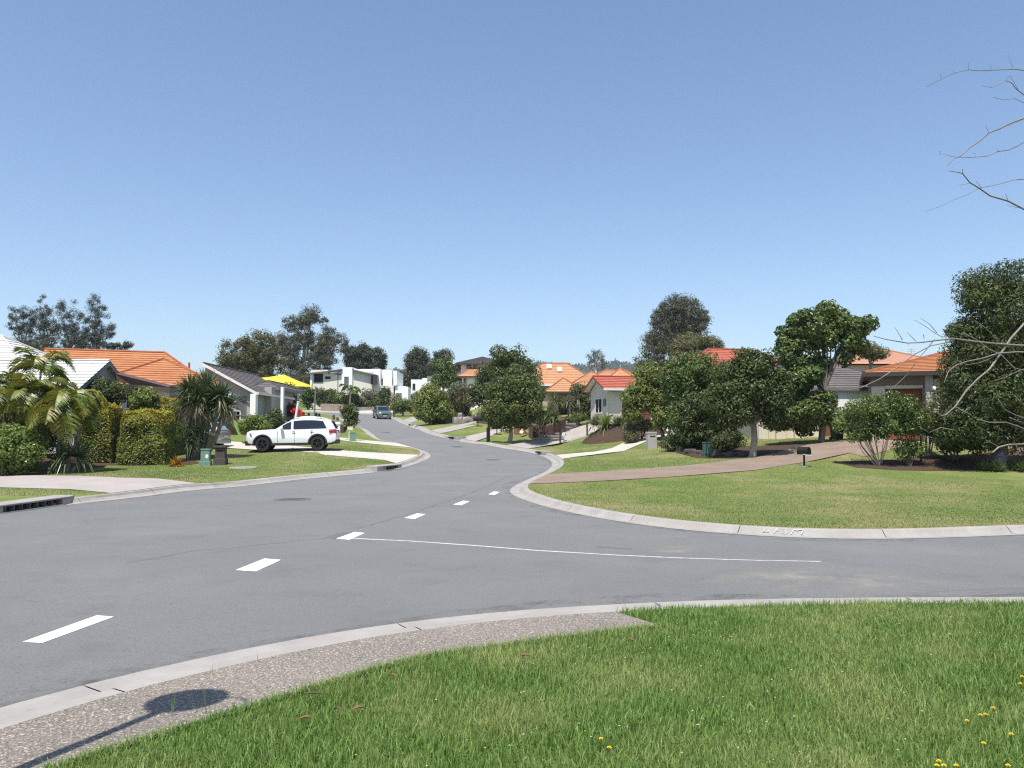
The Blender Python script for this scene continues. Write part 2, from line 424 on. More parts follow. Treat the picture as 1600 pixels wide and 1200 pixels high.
# ------------------------------------------------------------------ kerbs in cast lengths with joints, lower at the crossovers
def kerb(k, c, low=()):
    nrm = OUT[k]
    s = np.r_[0, np.cumsum(np.linalg.norm(np.diff(c, axis=0), axis=1))]
    prof = [(0, .006), (.27, .002), (.31, .012), (.36, .06), (.41, .118), (.45, .135), (.58, .137), (.60, .130), (.60, -.25)]
    V, F = [], []
    seg = 3.05; L = s[-1]; a = 0.0
    while a < L - .1:
        b = min(a + seg, L)
        q = np.linspace(a, b - .016, max(2, int((b - a) / .45) + 1))
        xs, ys = np.interp(q, s, c[:, 0]), np.interp(q, s, c[:, 1])
        nx, ny = np.interp(q, s, nrm[:, 0]), np.interp(q, s, nrm[:, 1])
        b0 = len(V)
        for i in range(len(q)):
            h = .42 if k == 'C' else 1.0
            for (p0, r) in low:
                dd = math.hypot(xs[i] - p0[0], ys[i] - p0[1])
                h = min(h, .55 + .45 * min(1, max(0, (dd - r) / .7)))
            for (o, zz) in prof:
                x, y = xs[i] + nx[i] * o, ys[i] + ny[i] * o
                V.append((x, y, zz * (h if zz > .008 and (o < .44 or k == 'C') else 1)))
        m = len(prof)
        for i in range(len(q) - 1):
            for j in range(m - 1):
                F.append((b0 + i * m + j, b0 + (i + 1) * m + j, b0 + (i + 1) * m + j + 1, b0 + i * m + j + 1))
        a = b
    V = np.array(V); V[:, 2] += Z(V[:, 0], V[:, 1])
    F = np.array(F)
    if k == 'A': F = F[:, ::-1]
    return kind(np_mesh('kerb', V, quads=F[:, ::-1], mats=[M_KERB], smooth=False), 'structure')
kerb('A', KA, [(ground_hit(265, 768), 3.0), (ground_hit(668, 716), 1.4)])
kerb('B', KB)
kerb('C', KC)

# ------------------------------------------------------------------ driveways and the footpath
def GP(*uv): return [ground_hit(u, v, LAWN) for u, v in uv]
LEFT_HARD, RIGHT_HARD = [], []
def along(c, p, q):
    """stretch of a kerb-back line between the points nearest to p and q"""
    i = int(np.argmin(np.linalg.norm(c - p, axis=1))); j = int(np.argmin(np.linalg.norm(c - q, axis=1)))
    return c[i:j + 1] if i <= j else c[j:i + 1][::-1]
foot = np.vstack([along(C_BACK, np.array([-12.0, -20]), ground_hit(1000, 955, LAWN)), GP((1034, 975), (985, 981), (900, 993), (800, 1006), (650, 1028), (525, 1064), (400, 1102), (300, 1132), (225, 1154), (150, 1176), (60, 1205)),
                  [(-2.9, 3.2), (-3.6, 0), (-6, -8), (-9.8, -20)]])
kind(sheet('footpath', foot, M_AGG, lambda x, y: near_off(x, y) + .002, .4), 'structure')
a0, a1 = ground_hit(196, 773, LAWN), ground_hit(333, 757, LAWN)
kind(sheet('driveway', np.vstack([along(A_BACK, a0, a1), GP((250, 748.5), (120, 744), (0, 742.5)), [(-30, 33.5), (-30, 27.5)], GP((0, 762), (110, 765), (165, 770))]), M_PINK, LAWN + .015, .8), 'structure')
a0, a1 = ground_hit(640, 725, LAWN), ground_hit(662, 711, LAWN)
kind(sheet('driveway', np.vstack([along(A_BACK, a0, a1), GP((560, 706), (470, 698), (400, 692), (340, 689), (300, 687)), [(-26, 46)], GP((300, 697), (400, 703), (520, 712), (600, 719))]), M_CONC, LAWN + .015, .8), 'structure')
a0, a1 = ground_hit(630, 699.5, LAWN), ground_hit(612, 692.5, LAWN)
kind(sheet('driveway', np.vstack([along(A_BACK, a0, a1), GP((560, 687), (520, 682)), [(-16, 57.5), (-16, 56)], GP((520, 686.5), (560, 691.5))]), M_CONC, LAWN + .015, .8), 'structure')
a0, a1 = ground_hit(836, 756, LAWN), ground_hit(868, 742, LAWN)
kind(sheet('driveway', np.vstack([along(B_BACK, a0, a1), GP((955, 736), (1080, 727), (1180, 715.5), (1264, 695)), [(14.6, 42.6), (17.0, 45.6), (21.5, 45.6), (20.5, 42), (16.5, 38.5)], GP((1327, 708), (1261, 722), (1180, 735), (1042, 746), (920, 753))]), M_BROWN, LAWN + .018, .7), 'structure')
a0, a1 = ground_hit(868, 717.5, LAWN), ground_hit(866, 711, LAWN)
kind(sheet('driveway', np.vstack([along(B_BACK, a0, a1), GP((930, 706), (955, 701), (992, 684), (1012, 676), (1055, 665)), [(15.5, 62.5), (17.2, 60)], GP((1035, 682), (1010, 690), (975, 705), (900, 714))]), M_CONC, LAWN + .02, .7), 'structure')
a0, a1 = ground_hit(815, 701.5, LAWN), ground_hit(774, 696, LAWN)
kind(sheet('driveway', np.vstack([along(B_BACK, a0, a1), GP((845, 688), (875, 675), (920, 660)), [(7.0, 64.5), (8.6, 63.4), (8.3, 61.5)], GP((923, 676), (917, 682), (890, 690))]), M_PINK, LAWN + .02, .6), 'structure')
a0, a1 = ground_hit(730, 689.5, LAWN), ground_hit(712, 684, LAWN)
kind(sheet('driveway', np.vstack([along(B_BACK, a0, a1), GP((752, 677), (788, 667)), [(-.2, 76.5), (.4, 75)], GP((790, 672), (768, 681))]), M_PINK, LAWN + .02, .6), 'structure')
a0, a1 = ground_hit(680, 677.5, LAWN), ground_hit(668, 673, LAWN)
kind(sheet('driveway', np.vstack([along(B_BACK, a0, a1), GP((700, 667), (735, 660), (770, 650)), [(-1.8, 88), (-1, 86)], GP((775, 654), (740, 666), (705, 674))]), M_KERB, LAWN + .02, .7), 'structure')
a0, a1 = ground_hit(636, 661, LAWN), ground_hit(626, 656.5, LAWN)
kind(sheet('driveway', np.vstack([along(B_BACK, a0, a1), GP((650, 650), (680, 645)), [(-8, 112), (-7, 108)], GP((680, 650), (655, 656))]), M_KERB, LAWN + .02, .8), 'structure')
kind(sheet('driveway', np.vstack([along(B_BACK, np.array([-19.5, 108]), np.array([-29, 112.5])), [(-30, 117), (-24, 121), (-14, 123), (-13, 117), (-16.5, 110)]]), M_CONC, LAWN + .02, .8), 'structure')

# garden beds of mulch under the planting
def bed(poly, m=M_MULCH): return kind(sheet('garden_bed', poly, m, LAWN + .012, .7), 'structure')
bed(GP((-60, 745), (0, 741.5), (60, 740), (115, 737), (170, 727), (215, 728), (265, 726), (290, 727), (312, 724), (300, 717), (200, 712), (60, 715), (-60, 712)))
bed(GP((1300, 722), (1340, 731), (1400, 735), (1480, 736), (1600, 731), (1700, 728), (1700, 705), (1560, 706), (1450, 712), (1400, 718)))
bed(GP((1020, 692), (1045, 703), (1090, 716), (1140, 717), (1200, 712), (1260, 695), (1250, 690), (1180, 698), (1080, 690)))

# ------------------------------------------------------------------ painted markings and iron covers in the road
def flat_poly(name, pts, m, off):
    pts = np.array(pts, float)
    z = Z(pts[:, 0], pts[:, 1]) + off
    mb = MB(); mb.add(np.c_[pts, z], [tuple(range(len(pts)))]); return mb.build(name, m)
for q in [((35, 1003.5), (66, 1005), (178, 964), (151, 962)), ((368, 891), (400, 893), (439, 875), (413, 873)), ((525, 842), (546, 843.5), (570, 833), (554, 831.5)),
          ((632, 809.5), (648, 811), (665, 803.5), (651, 802.5)), ((708, 788.5), (721, 789.5), (734, 783.5), (724, 782.5)), ((763, 772.5), (773, 773.2), (781, 769), (772, 768))]:
    p = H(*q); kind(flat_poly('road_marking', p, M_PAINT, .004), 'structure')
lt = H((545, 841.8), (640, 846), (740, 853.2), (840, 861), (960, 868), (1060, 872.5), (1180, 876.2), (1282, 878))
up = H((1282, 877.0), (1180, 875.2), (1060, 871.4), (960, 866.8), (840, 859.7), (740, 851.8), (640, 845.0), (556, 841.0))
kind(flat_poly('road_marking', lt + up, M_WORN, .003), 'structure')
kind(flat_poly('road_patch', H((508, 839.5), (530, 832.5), (560, 830), (552, 838), (523, 842.5)), M_PATCH, .0018), 'structure')
kind(flat_poly('road_patch', H((930, 855), (985, 858.5), (988, 857), (960, 855.2), (935, 853.5)), M_PATCH, .002), 'structure')
def flat_strip(name, a, b, m, off):
    n = len(a); V = np.vstack([a, b]); V = np.c_[V, Z(V[:, 0], V[:, 1]) + off]
    return np_mesh(name, V, quads=[(i, i + 1, n + i + 1, n + i) for i in range(n - 1)], mats=[m])
def crack(uvs, w=.035):
    c = smooth(H(*uvs), .3); c = c + rng.normal(0, .035, c.shape); n = norms(c)
    wv = w * rng.uniform(.4, 1.2, (len(c), 1))
    kind(flat_strip('road_crack', c + n * wv, c - n * wv, M_PATCH, .0015), 'structure')
crack([(560, 826), (640, 803), (700, 783), (760, 760), (800, 744), (870, 732)], .03)
crack([(200, 880), (300, 862), (420, 850), (508, 841)], .03)
# sandy dust washed onto the side street
def dust(name, uvs, col, amt):
    pts = smooth(H(*uvs), .5); c = pts.mean(0); r = np.abs(pts - c).max(0)
    m = mat(name, col, .9, tuple(q * .85 for q in col), 2, spec=.2); nt = m.node_tree; b = nt.nodes['Principled BSDF']
    co = _co(nt); v = nt.nodes.new('ShaderNodeVectorMath'); v.operation = 'SUBTRACT'; nt.links.new(co, v.inputs[0]); v.inputs[1].default_value = (c[0], c[1], float(Z(*c)[0]))
    w = nt.nodes.new('ShaderNodeVectorMath'); w.operation = 'DIVIDE'; nt.links.new(v.outputs[0], w.inputs[0]); w.inputs[1].default_value = (r[0], r[1], 1)
    ln = nt.nodes.new('ShaderNodeVectorMath'); ln.operation = 'LENGTH'; nt.links.new(w.outputs[0], ln.inputs[0])
    f = _ramp(nt, ln.outputs['Value'], .95, .1); n = _ramp(nt, _noise(nt, co, 1.6, 6, .65), .40, .66)
    mu = nt.nodes.new('ShaderNodeMath'); mu.operation = 'MULTIPLY'; nt.links.new(f, mu.inputs[0]); nt.links.new(n, mu.inputs[1])
    mv = nt.nodes.new('ShaderNodeMath'); mv.operation = 'MULTIPLY'; nt.links.new(mu.outputs[0], mv.inputs[0]); mv.inputs[1].default_value = amt
    nt.links.new(mv.outputs[0], b.inputs['Alpha'])
    kind(flat_poly(name, pts, m, .0022), 'structure')
dust('road_dust', ((1060, 925), (1150, 890), (1300, 878), (1480, 890), (1520, 915), (1400, 928), (1200, 932), (1060, 925)), (.36, .34, .30), .75)
dust('road_dust', ((985, 868), (1020, 850), (1100, 848), (1150, 858), (1100, 868), (985, 868)), (.34, .32, .29), .7)
# grit and dampness gathered along the gutters
def grit():
    m = mat('gutter_grit', (.085, .08, .072), .95, (.12, .112, .10), 5, spec=.1); nt = m.node_tree; b = nt.nodes['Principled BSDF']; co = _co(nt)
    mu = nt.nodes.new('ShaderNodeMath'); mu.operation = 'MULTIPLY'; nt.links.new(_ramp(nt, _noise(nt, co, 1.3, 6, .7), .46, .68), mu.inputs[0]); nt.links.new(_ramp(nt, _noise(nt, co, 9, 5, .7), .35, .65), mu.inputs[1])
    mv = nt.nodes.new('ShaderNodeMath'); mv.operation = 'MULTIPLY'; nt.links.new(mu.outputs[0], mv.inputs[0]); mv.inputs[1].default_value = .6; nt.links.new(mv.outputs[0], b.inputs['Alpha'])
    for k, c in (('A', KA), ('B', KB), ('C', KC)): 
        w = .28 + .16 * np.sin(np.arange(len(c)) * .37)[:, None] + rng.uniform(0, .12, (len(c), 1))
        kind(flat_strip('gutter_grit', offs(k, c, -.02), c - OUT[k] * w, m, .0012), 'structure')
grit()
def cover(u, v, r, label, off=0.0, name='manhole_cover', m=None, grp='iron covers in the road'):
    p = ground_hit(u, v, off); z = float(Z(*p)[0]) + off
    dzx = float(Z(p[0] + .4, p[1])[0] - Z(p[0] - .4, p[1])[0]) / .8; dzy = float(Z(p[0], p[1] + .4)[0] - Z(p[0], p[1] - .4)[0]) / .8
    t = thing(name, label, 'manhole', (p[0], p[1], z + .001), group=grp)
    t.rotation_euler = (math.atan(dzy), -math.atan(dzx), 0)
    mb = MB(); mb.lathe([(r, -.05), (r, .006), (r * .86, .007), (r * .85, .002)], 28); mb.build('frame', m or M_IRON, t)
    mb = MB(); mb.lathe([(r * .84, -.03), (r * .84, .006), (r * .8, .009)], 28)
    for k in range(-4, 5):
        w = math.sqrt(max(0, 1 - (k / 5.2) ** 2)) * r * .72
        mb.box(-w, w, k * r * .15 - .012, k * r * .15 + .012, .008, .014)
    mb.build('lid', m or M_IRON, t)
cover(457, 780.5, .55, 'large round iron cover in the asphalt nearest the left kerb')
cover(770, 718.5, .42, 'round iron cover in the road beside the curved right kerb')
cover(714, 698, .42, 'round iron cover in the road across from the street lamp')
cover(601, 675.5, .45, 'farthest round iron cover, up the road below the green car')
cover(380, 730.5, .62, 'pale round concrete lid set in the lawn beside the brick letterbox', LAWN + .01, 'access_lid', M_KERB, None)

# ------------------------------------------------------------------ storm drains in the kerbs
def storm_drain(k, c, u, v, w, label, flare=.35):
    p = ground_hit(u, v); i = int(np.argmin(np.linalg.norm(c - p, axis=1)))
    n = OUT[k][i]; q = c[i]
    rz = math.atan2(n[1], n[0]) - math.pi / 2          # local +y points away from the road
    t = thing('storm_drain', label, 'storm drain', (q[0], q[1], float(Z(*q)[0])), rz, 'storm drains in the kerbs')
    mb = MB(); h = w / 2
    mb.prism([(-h - .75, .28), (-h - flare, .16), (h + flare, .16), (h + .75, .28), (h + .75, .86), (-h - .75, .86)], .155, .205)
    mb.prism([(-h - .75, .28), (-h - flare, .16), (-h, .16), (-h, .86), (-h - .75, .86)], -.1, .156)
    mb.prism([(h, .16), (h + flare, .16), (h + .75, .28), (h + .75, .86), (h, .86)], -.1, .156)
    mb.build('lintel', M_KERB, t, bevel=.015)
    mb = MB(); mb.box(-h, h, .30, .80, -.1, .154); mb.build('opening', M_DARKHOLE, t)
    mb = MB()
    for s in np.linspace(-h + .1, h - .1, max(3, int(w / .3))): mb.box(s - .012, s + .012, .17, .29, .004, .154)
    mb.box(-h, h, .02, .16, .004, .012)
    mb.build('grate', M_IRON, t)
storm_drain('A', KA, 62, 795, 2.4, 'long dark storm drain slot with concrete lintel near the left edge of the photo')
storm_drain('A', KA, 622, 733, 1.5, 'storm drain with flared concrete lintel at the tip of the left kerb')
storm_drain('B', KB, 838, 710, 1.2, 'storm drain slot in the right kerb below the pink ramp')
storm_drain('B', KB, 703, 685.5, 1.0, 'storm drain slot in the right kerb just past the street lamp')
storm_drain('B', KB, 638, 665, 1.0, 'farthest storm drain slot in the right kerb near the green car')

# the house number brushed on the kerb in white
def kerb_number():
    p = ground_hit(1210, 840); i = int(np.argmin(np.linalg.norm(KB - p, axis=1)))
    n = OUT['B'][i]; q = KB[i]
    t = thing('kerb_number', 'faded white hand painted house number on the right kerb', 'number', (q[0], q[1], float(Z(*q)[0])), math.atan2(n[1], n[0]) - math.pi / 2)
    # the sloping face of the kerb from (y .31, z .012) to (y .45, z .135)
    def on(x, s): return (x, .325 + .10 * s, .030 + .088 * s + .006)
    def stroke(mb, a, b, w=.022):
        d = np.array([b[0] - a[0], (b[1] - a[1]) * .135]); L = np.hypot(*d) + 1e-9; nx, ny = -d[1] / L * w / 2, d[0] / L * w / 2 / .135
        mb.add([on(a[0] + nx, a[1] + ny), on(a[0] - nx, a[1] - ny), on(b[0] - nx, b[1] - ny), on(b[0] + nx, b[1] + ny)], [(0, 1, 2, 3)])
    for strokes in (([(-.36, .15), (-.30, .75)], [(-.36, .3), (-.24, .3)]), ([(-.14, 0), (-.10, 1)], [(-.12, .5), (-.05, .62)]),
                    ([(0, .85), (.07, .95)], [(.07, .95), (.10, .7)], [(.10, .7), (.04, .5)], [(.04, .5), (.11, .25)], [(.11, .25), (.07, 0)], [(.07, 0), (0, .1)]),
                    ([(.18, .0), (.22, .9)], [(.22, .9), (.30, .75)], [(.30, .85), (.40, .95)], [(.40, .95), (.37, .05)])):
        mb = MB()
        for g in strokes: stroke(mb, g[0], g[1], .019)
        mb.build('digit', M_WORN, t)
kerb_number()

# ------------------------------------------------------------------ grass
G_NEAR = leaf_mat('grass_blades', (.080, .150, .026), (.285, .42, .120), (.33, .38, .135), trans=.42, rough=.5, spec=.35, nscale=.9)
G_FAR = leaf_mat('mown_grass', (.095, .155, .038), (.165, .205, .070), (.35, .29, .145), trans=.3, rough=.6, spec=.25, nscale=.28)
G_STRAW = leaf_mat('dry_stalks', (.26, .25, .10), (.36, .32, .17), trans=.25)
def blades(xy, length, width, lean=.45, near=False):
    n = len(xy); x, y = xy[:, 0], xy[:, 1]; z = Z(x, y) + (near_off(x, y) if near else LAWN) - .014
    a = rng.uniform(0, 2 * np.pi, n); L = length * rng.uniform(.55, 1.25, n) if np.isscalar(length) else length
    w = width * rng.uniform(.7, 1.3, n) / 2
    tx, ty = np.cos(a), np.sin(a)                        # side direction
    b = a + np.pi / 2 + rng.uniform(-.8, .8, n)
    ln = np.abs(rng.normal(lean, .28, n)); ln = np.clip(ln, 0.02, 1.25)
    dx, dy = np.cos(b), np.sin(b)
    base = np.c_[x, y, z]; side = np.c_[tx * w, ty * w, np.zeros(n)]
    mid = base + np.c_[dx * np.sin(ln * .55) * L * .55, dy * np.sin(ln * .55) * L * .55, np.cos(ln * .55) * L * .55]
    tip = mid + np.c_[dx * np.sin(ln * 1.5) * L * .45, dy * np.sin(ln * 1.5) * L * .45, np.cos(ln * 1.5) * L * .45]
    V = np.stack([base - side, base + side, mid + side * .8, mid - side * .8, tip], 1).reshape(-1, 3)
    i = np.arange(n)[:, None] * 5
    return V, i + np.array([0, 1, 2, 3]), i + np.array([3, 2, 4])
def scatter(poly, box, n, holes=()):
    p = np.c_[rng.uniform(box[0], box[1], n), rng.uniform(box[2], box[3], n)]
    k = inside(np.asarray(poly), p)
    for h in holes: k &= ~inside(np.asarray(h), p)
    return p[k]
near = scatter(N_POLY, (-4.6, 9.5, 2.4, 10.5), 330000, [foot])
dn = np.hypot(near[:, 0], near[:, 1])
near = near[rng.uniform(0, 1, len(near)) < np.clip(1.25 - dn * .045, .5, 1)]
hn = np.sin(near[:, 0] * 2.1 + 1.3 * np.sin(near[:, 1] * 1.7)) * np.sin(near[:, 1] * 2.6 + near[:, 0] * .8)
V, q4, t3 = blades(near, .078 * (1 + .25 * hn) * rng.uniform(.55, 1.35, len(near)), .0060, .5, True)
kind(np_mesh('grass', V, q4, t3, [G_NEAR]), 'stuff', 'lush green grass of the near verge beside the footpath', 'grass')
st = scatter(N_POLY, (-3, 8, 2.6, 9.5), 1500, [foot])
V, q4, t3 = blades(st, .13 * rng.uniform(.6, 1.3, len(st)), .004, .55, True)
kind(np_mesh('grass_stalks', V, q4, t3, [G_STRAW]), 'stuff', 'thin straw coloured stalks standing in the near verge grass', 'grass')
right = scatter(R_POLY, (-.5, 19, 15, 36), 230000)
right = right[(rng.uniform(0, 1, len(right)) < np.clip(1.6 - right[:, 1] * .035, .3, 1))]
drv = [np.vstack([GP((836, 756), (868, 742), (955, 736), (1080, 727), (1180, 715.5), (1264, 695)), [(14.6, 42.6), (21.5, 45.6), (16.5, 38.5)], GP((1327, 708), (1261, 722), (1180, 735), (1042, 746), (920, 753))])]
right = right[~inside(drv[0], right)]
upper = scatter(R_POLY, (-6, 20, 36, 66), 130000)
for h_ in RIGHT_HARD: right = right[~inside(h_, right)]; upper = upper[~inside(h_, upper)]
allr = np.vstack([right, upper]); wd = np.where(allr[:, 1] > 36, .022, .012)
V, q4, t3 = blades(allr, .052 * rng.uniform(.5, 1.3, len(allr)), wd, .7)
kind(np_mesh('grass', V, q4, t3, [G_FAR]), 'stuff', 'short mown grass of the corner lawn inside the curved right kerb', 'grass')
left = scatter(L_POLY, (-22, -4.5, 24, 50), 200000)
left = left[rng.uniform(0, 1, len(left)) < .6]
for dv in LEFT_HARD: left = left[~inside(dv, left)]
V, q4, t3 = blades(left, .055 * rng.uniform(.5, 1.3, len(left)), .016, .7)
kind(np_mesh('grass', V, q4, t3, [G_FAR]), 'stuff', 'short mown grass of the left verge in front of the white car', 'grass')
# blades that lean over the footpath edge
ed = np.array(GP((1034, 975), (985, 981), (900, 993), (800, 1006), (650, 1028), (525, 1064), (400, 1102), (300, 1132), (225, 1154), (150, 1176), (60, 1205))); ed = smooth(ed, .01)
ed = np.repeat(ed, 7, axis=0); ed = ed + rng.normal(0, .022, ed.shape)
V, q4, t3 = blades(ed, .07 * rng.uniform(.5, 1.4, len(ed)), .0055, .75, True)
kind(np_mesh('grass', V, q4, t3, [G_NEAR]), 'stuff', 'ragged fringe of grass leaning over the near footpath edge', 'grass')
# clover heads
cl = scatter(N_POLY, (-2.5, 8, 3.2, 9.5), 700, [foot])
cl = cl[np.sin(cl[:, 0] * 1.3) * np.cos(cl[:, 1] * 1.1) + rng.normal(0, .5, len(cl)) > -.2]
M_CLOVER = mat('clover_white', (.42, .42, .33), .85, (.30, .30, .20), 90)
ico = [(0, 0, 1), (.9, 0, .35), (.28, .85, .35), (-.73, .53, .35), (-.73, -.53, .35), (.28, -.85, .35), (0, 0, -.6)]
icf = [(0, 1, 2), (0, 2, 3), (0, 3, 4), (0, 4, 5), (0, 5, 1), (6, 2, 1), (6, 3, 2), (6, 4, 3), (6, 5, 4), (6, 1, 5)]
cz = Z(cl[:, 0], cl[:, 1]) + LAWN + rng.uniform(.045, .085, len(cl))
cr = rng.uniform(.005, .009, len(cl))
V = (np.c_[cl, cz][:, None, :] + np.array(ico)[None] * cr[:, None, None]).reshape(-1, 3)
T = (np.arange(len(cl))[:, None, None] * 7 + np.array(icf)[None]).reshape(-1, 3)
kind(np_mesh('clover_flowers', V, tris=T, mats=[M_CLOVER]), 'stuff', 'tiny white clover heads scattered through the near verge grass', 'clover')
# ------------------------------------------------------------------ house materials
LAP = {}
def tile_mat(name, c1, c2, c3):
    LAP[name] = mat(name + '_lap_shade', tuple(v * .55 for v in c1), .9, tuple(v * .68 for v in c1), 3)  # riser colour darkened to draw the shadow line under each course
    return mat(name, c1, .75, c2, .5, bump=.35, bscale=14, spec=.3, layers=[(c3, 3.2, .5, .68, .7), (tuple(v * .45 for v in c1), 9, .62, .74, .55)])
M_T_ORANGE = tile_mat('orange_tiles', (.43, .175, .072), (.37, .145, .06), (.48, .225, .11))
M_T_ORANGE2 = tile_mat('faded_orange_tiles', (.46, .235, .12), (.40, .20, .10), (.52, .29, .17))
M_T_RED = tile_mat('red_tiles', (.39, .11, .068), (.34, .09, .056), (.43, .16, .105))
M_T_PINK = tile_mat('salmon_tiles', (.56, .30, .21), (.52, .27, .18), (.6, .36, .26))
M_T_WHITE = tile_mat('white_tiles', (.60, .59, .57), (.54, .53, .51), (.47, .46, .44))
M_T_GREY = tile_mat('charcoal_tiles', (.075, .068, .070), (.095, .085, .085), (.13, .115, .11))
M_T_BROWN = tile_mat('grey_brown_tiles', (.115, .10, .095), (.14, .12, .11), (.17, .15, .14))
M_CAP_O = mat('orange_ridge_caps', (.36, .12, .045), .8, (.26, .085, .035), 3)
M_CAP_R = mat('red_ridge_caps', (.30, .05, .03), .8, (.22, .04, .025), 3)
M_CAP_W = mat('pale_ridge_caps', (.50, .49, .47), .8, (.42, .41, .39), 3)
M_CAP_G = mat('charcoal_ridge_caps', (.05, .046, .046), .8, (.08, .07, .07), 3)
M_W_GREY = mat('grey_render_wall', (.40, .375, .345), .85, (.365, .345, .32), .7, bump=.1, bscale=40, layers=[((.28, .26, .24), 2.2, .6, .8, .35)])
M_W_CREAM = mat('cream_render_wall', (.68, .61, .50), .85, (.62, .56, .46), .6, bump=.1, bscale=40, layers=[((.42, .38, .32), 2.2, .6, .8, .35)])
M_W_WHITE = mat('white_render_wall', (.87, .865, .845), .8, (.84, .835, .81), .5, bump=.08, bscale=40, layers=[((.5, .49, .46), 1.7, .6, .8, .3)])
M_W_BEIGE = mat('beige_render_wall', (.73, .69, .61), .85, (.69, .65, .575), .5, bump=.08, bscale=40, layers=[((.34, .31, .27), 1.6, .6, .8, .3)])
M_W_PINK = mat('pinkish_render_wall', (.47, .36, .29), .85, (.42, .32, .26), .6, bump=.1, bscale=40)
M_W_BROWN = mat('brown_grey_wall', (.235, .205, .19), .85, (.205, .18, .165), .7, bump=.1, bscale=40)
M_BRICK = mat('red_brown_brick', (.30, .13, .075), .85, (.24, .10, .06), 6, bump=.4, bscale=25)
M_TRIM_W = plain('white_trim', (.72, .71, .68), .5)
M_TRIM_D = plain('dark_trim', (.045, .038, .035), .5)
M_TRIM_G = plain('grey_trim', (.17, .165, .165), .5)
M_GLASS = plain('window_glass', (.020, .026, .032), .06, spec=.8)
M_GLASS_L = plain('curtained_glass', (.13, .135, .135), .12, spec=.7)
M_DOOR_T = mat('timber_door', (.22, .085, .04), .6, (.17, .065, .03), 8)
M_DOOR_B = mat('red_brown_garage_door', (.24, .075, .035), .65, (.20, .065, .03), 4)
M_SHADE = mat('brown_shade_cloth', (.10, .062, .048), .9, (.08, .05, .04), 5)

# ------------------------------------------------------------------ roofs of stepped tile courses
def roof_plane(mb, a, b, c, d, course=.36, lift=.040, m=0):
    """eave a-b, top d-c (c over b, d over a); each course overlaps the one below with a real step"""
    a, b, c, d = [np.array(p, float) for p in (a, b, c, d)]
    n = np.cross(b - a, (c + d) / 2 - a); n /= np.linalg.norm(n)
    if n[2] < 0: n = -n
    L = np.linalg.norm((c + d) / 2 - (a + b) / 2); k = max(2, int(L / course))
    for i in range(k):
        t0, t1 = i / k, (i + 1) / k
        p0, p1 = a + (d - a) * t0, b + (c - b) * t0
        q0, q1 = a + (d - a) * t1, b + (c - b) * t1
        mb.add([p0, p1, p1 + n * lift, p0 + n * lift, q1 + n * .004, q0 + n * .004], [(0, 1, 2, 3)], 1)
        mb.add([p0 + n * lift, p1 + n * lift, q1 + n * .004, q0 + n * .004], [(0, 1, 2, 3)], m)
def hip(mb, cap, x0, x1, y0, y1, ze, zr, hipL=True, hipR=True, axis='x', course=.34, inset=None):
    """hipped or gabled roof over a rectangle, ridge along axis. returns the ridge ends"""
    if axis == 'x':
        h = (y1 - y0) / 2; ym = (y0 + y1) / 2; ins = min(h if inset is None else inset, (x1 - x0) * (.499 if hipL and hipR else .999))
        rl = (x0 + (ins if hipL else 0), ym, zr); rr_ = (x1 - (ins if hipR else 0), ym, zr)
        A, B, C, D = (x0, y0, ze), (x1, y0, ze), (x1, y1, ze), (x0, y1, ze)
    else:
        h = (x1 - x0) / 2; xm = (x0 + x1) / 2; ins = min(h if inset is None else inset, (y1 - y0) * (.499 if hipL and hipR else .999))
        rl = (xm, y0 + (ins if hipL else 0), zr); rr_ = (xm, y1 - (ins if hipR else 0), zr)
        A, B, C, D = (x1, y0, ze), (x1, y1, ze), (x0, y1, ze), (x0, y0, ze)
    roof_plane(mb, A, B, rr_, rl, course); roof_plane(mb, C, D, rl, rr_, course)
    if hipL: roof_plane(mb, D, A, rl, rl, course)
    if hipR: roof_plane(mb, B, C, rr_, rr_, course)
    up = lambda p: (p[0], p[1], p[2] + .035)
    cap.tube([up(rl), up(rr_)], .085, 6)
    for f, r_, on in ((A, rl, hipL), (D, rl, hipL), (B, rr_, hipR), (C, rr_, hipR)):
        if on: cap.tube([up(f), up(r_)], .075, 6)
    return rl, rr_
def gutter(mb, x0, x1, y0, y1, ze, h=.17, w=.11, sides='nsew', m=0):
    if 's' in sides: mb.box(x0 - w, x1 + w, y0 - w, y0, ze - h, ze + .02, m)
    if 'n' in sides: mb.box(x0 - w, x1 + w, y1, y1 + w, ze - h, ze + .02, m)
    if 'w' in sides: mb.box(x0 - w, x0, y0 + .002, y1 - .002, ze - h, ze + .018, m)
    if 'e' in sides: mb.box(x1, x1 + w, y0 + .002, y1 - .002, ze - h, ze + .018, m)
def soffit(mb, x0, x1, y0, y1, z, m=0): mb.box(x0 + .01, x1 - .01, y0 + .01, y1 - .01, z - .05, z - .012, m)

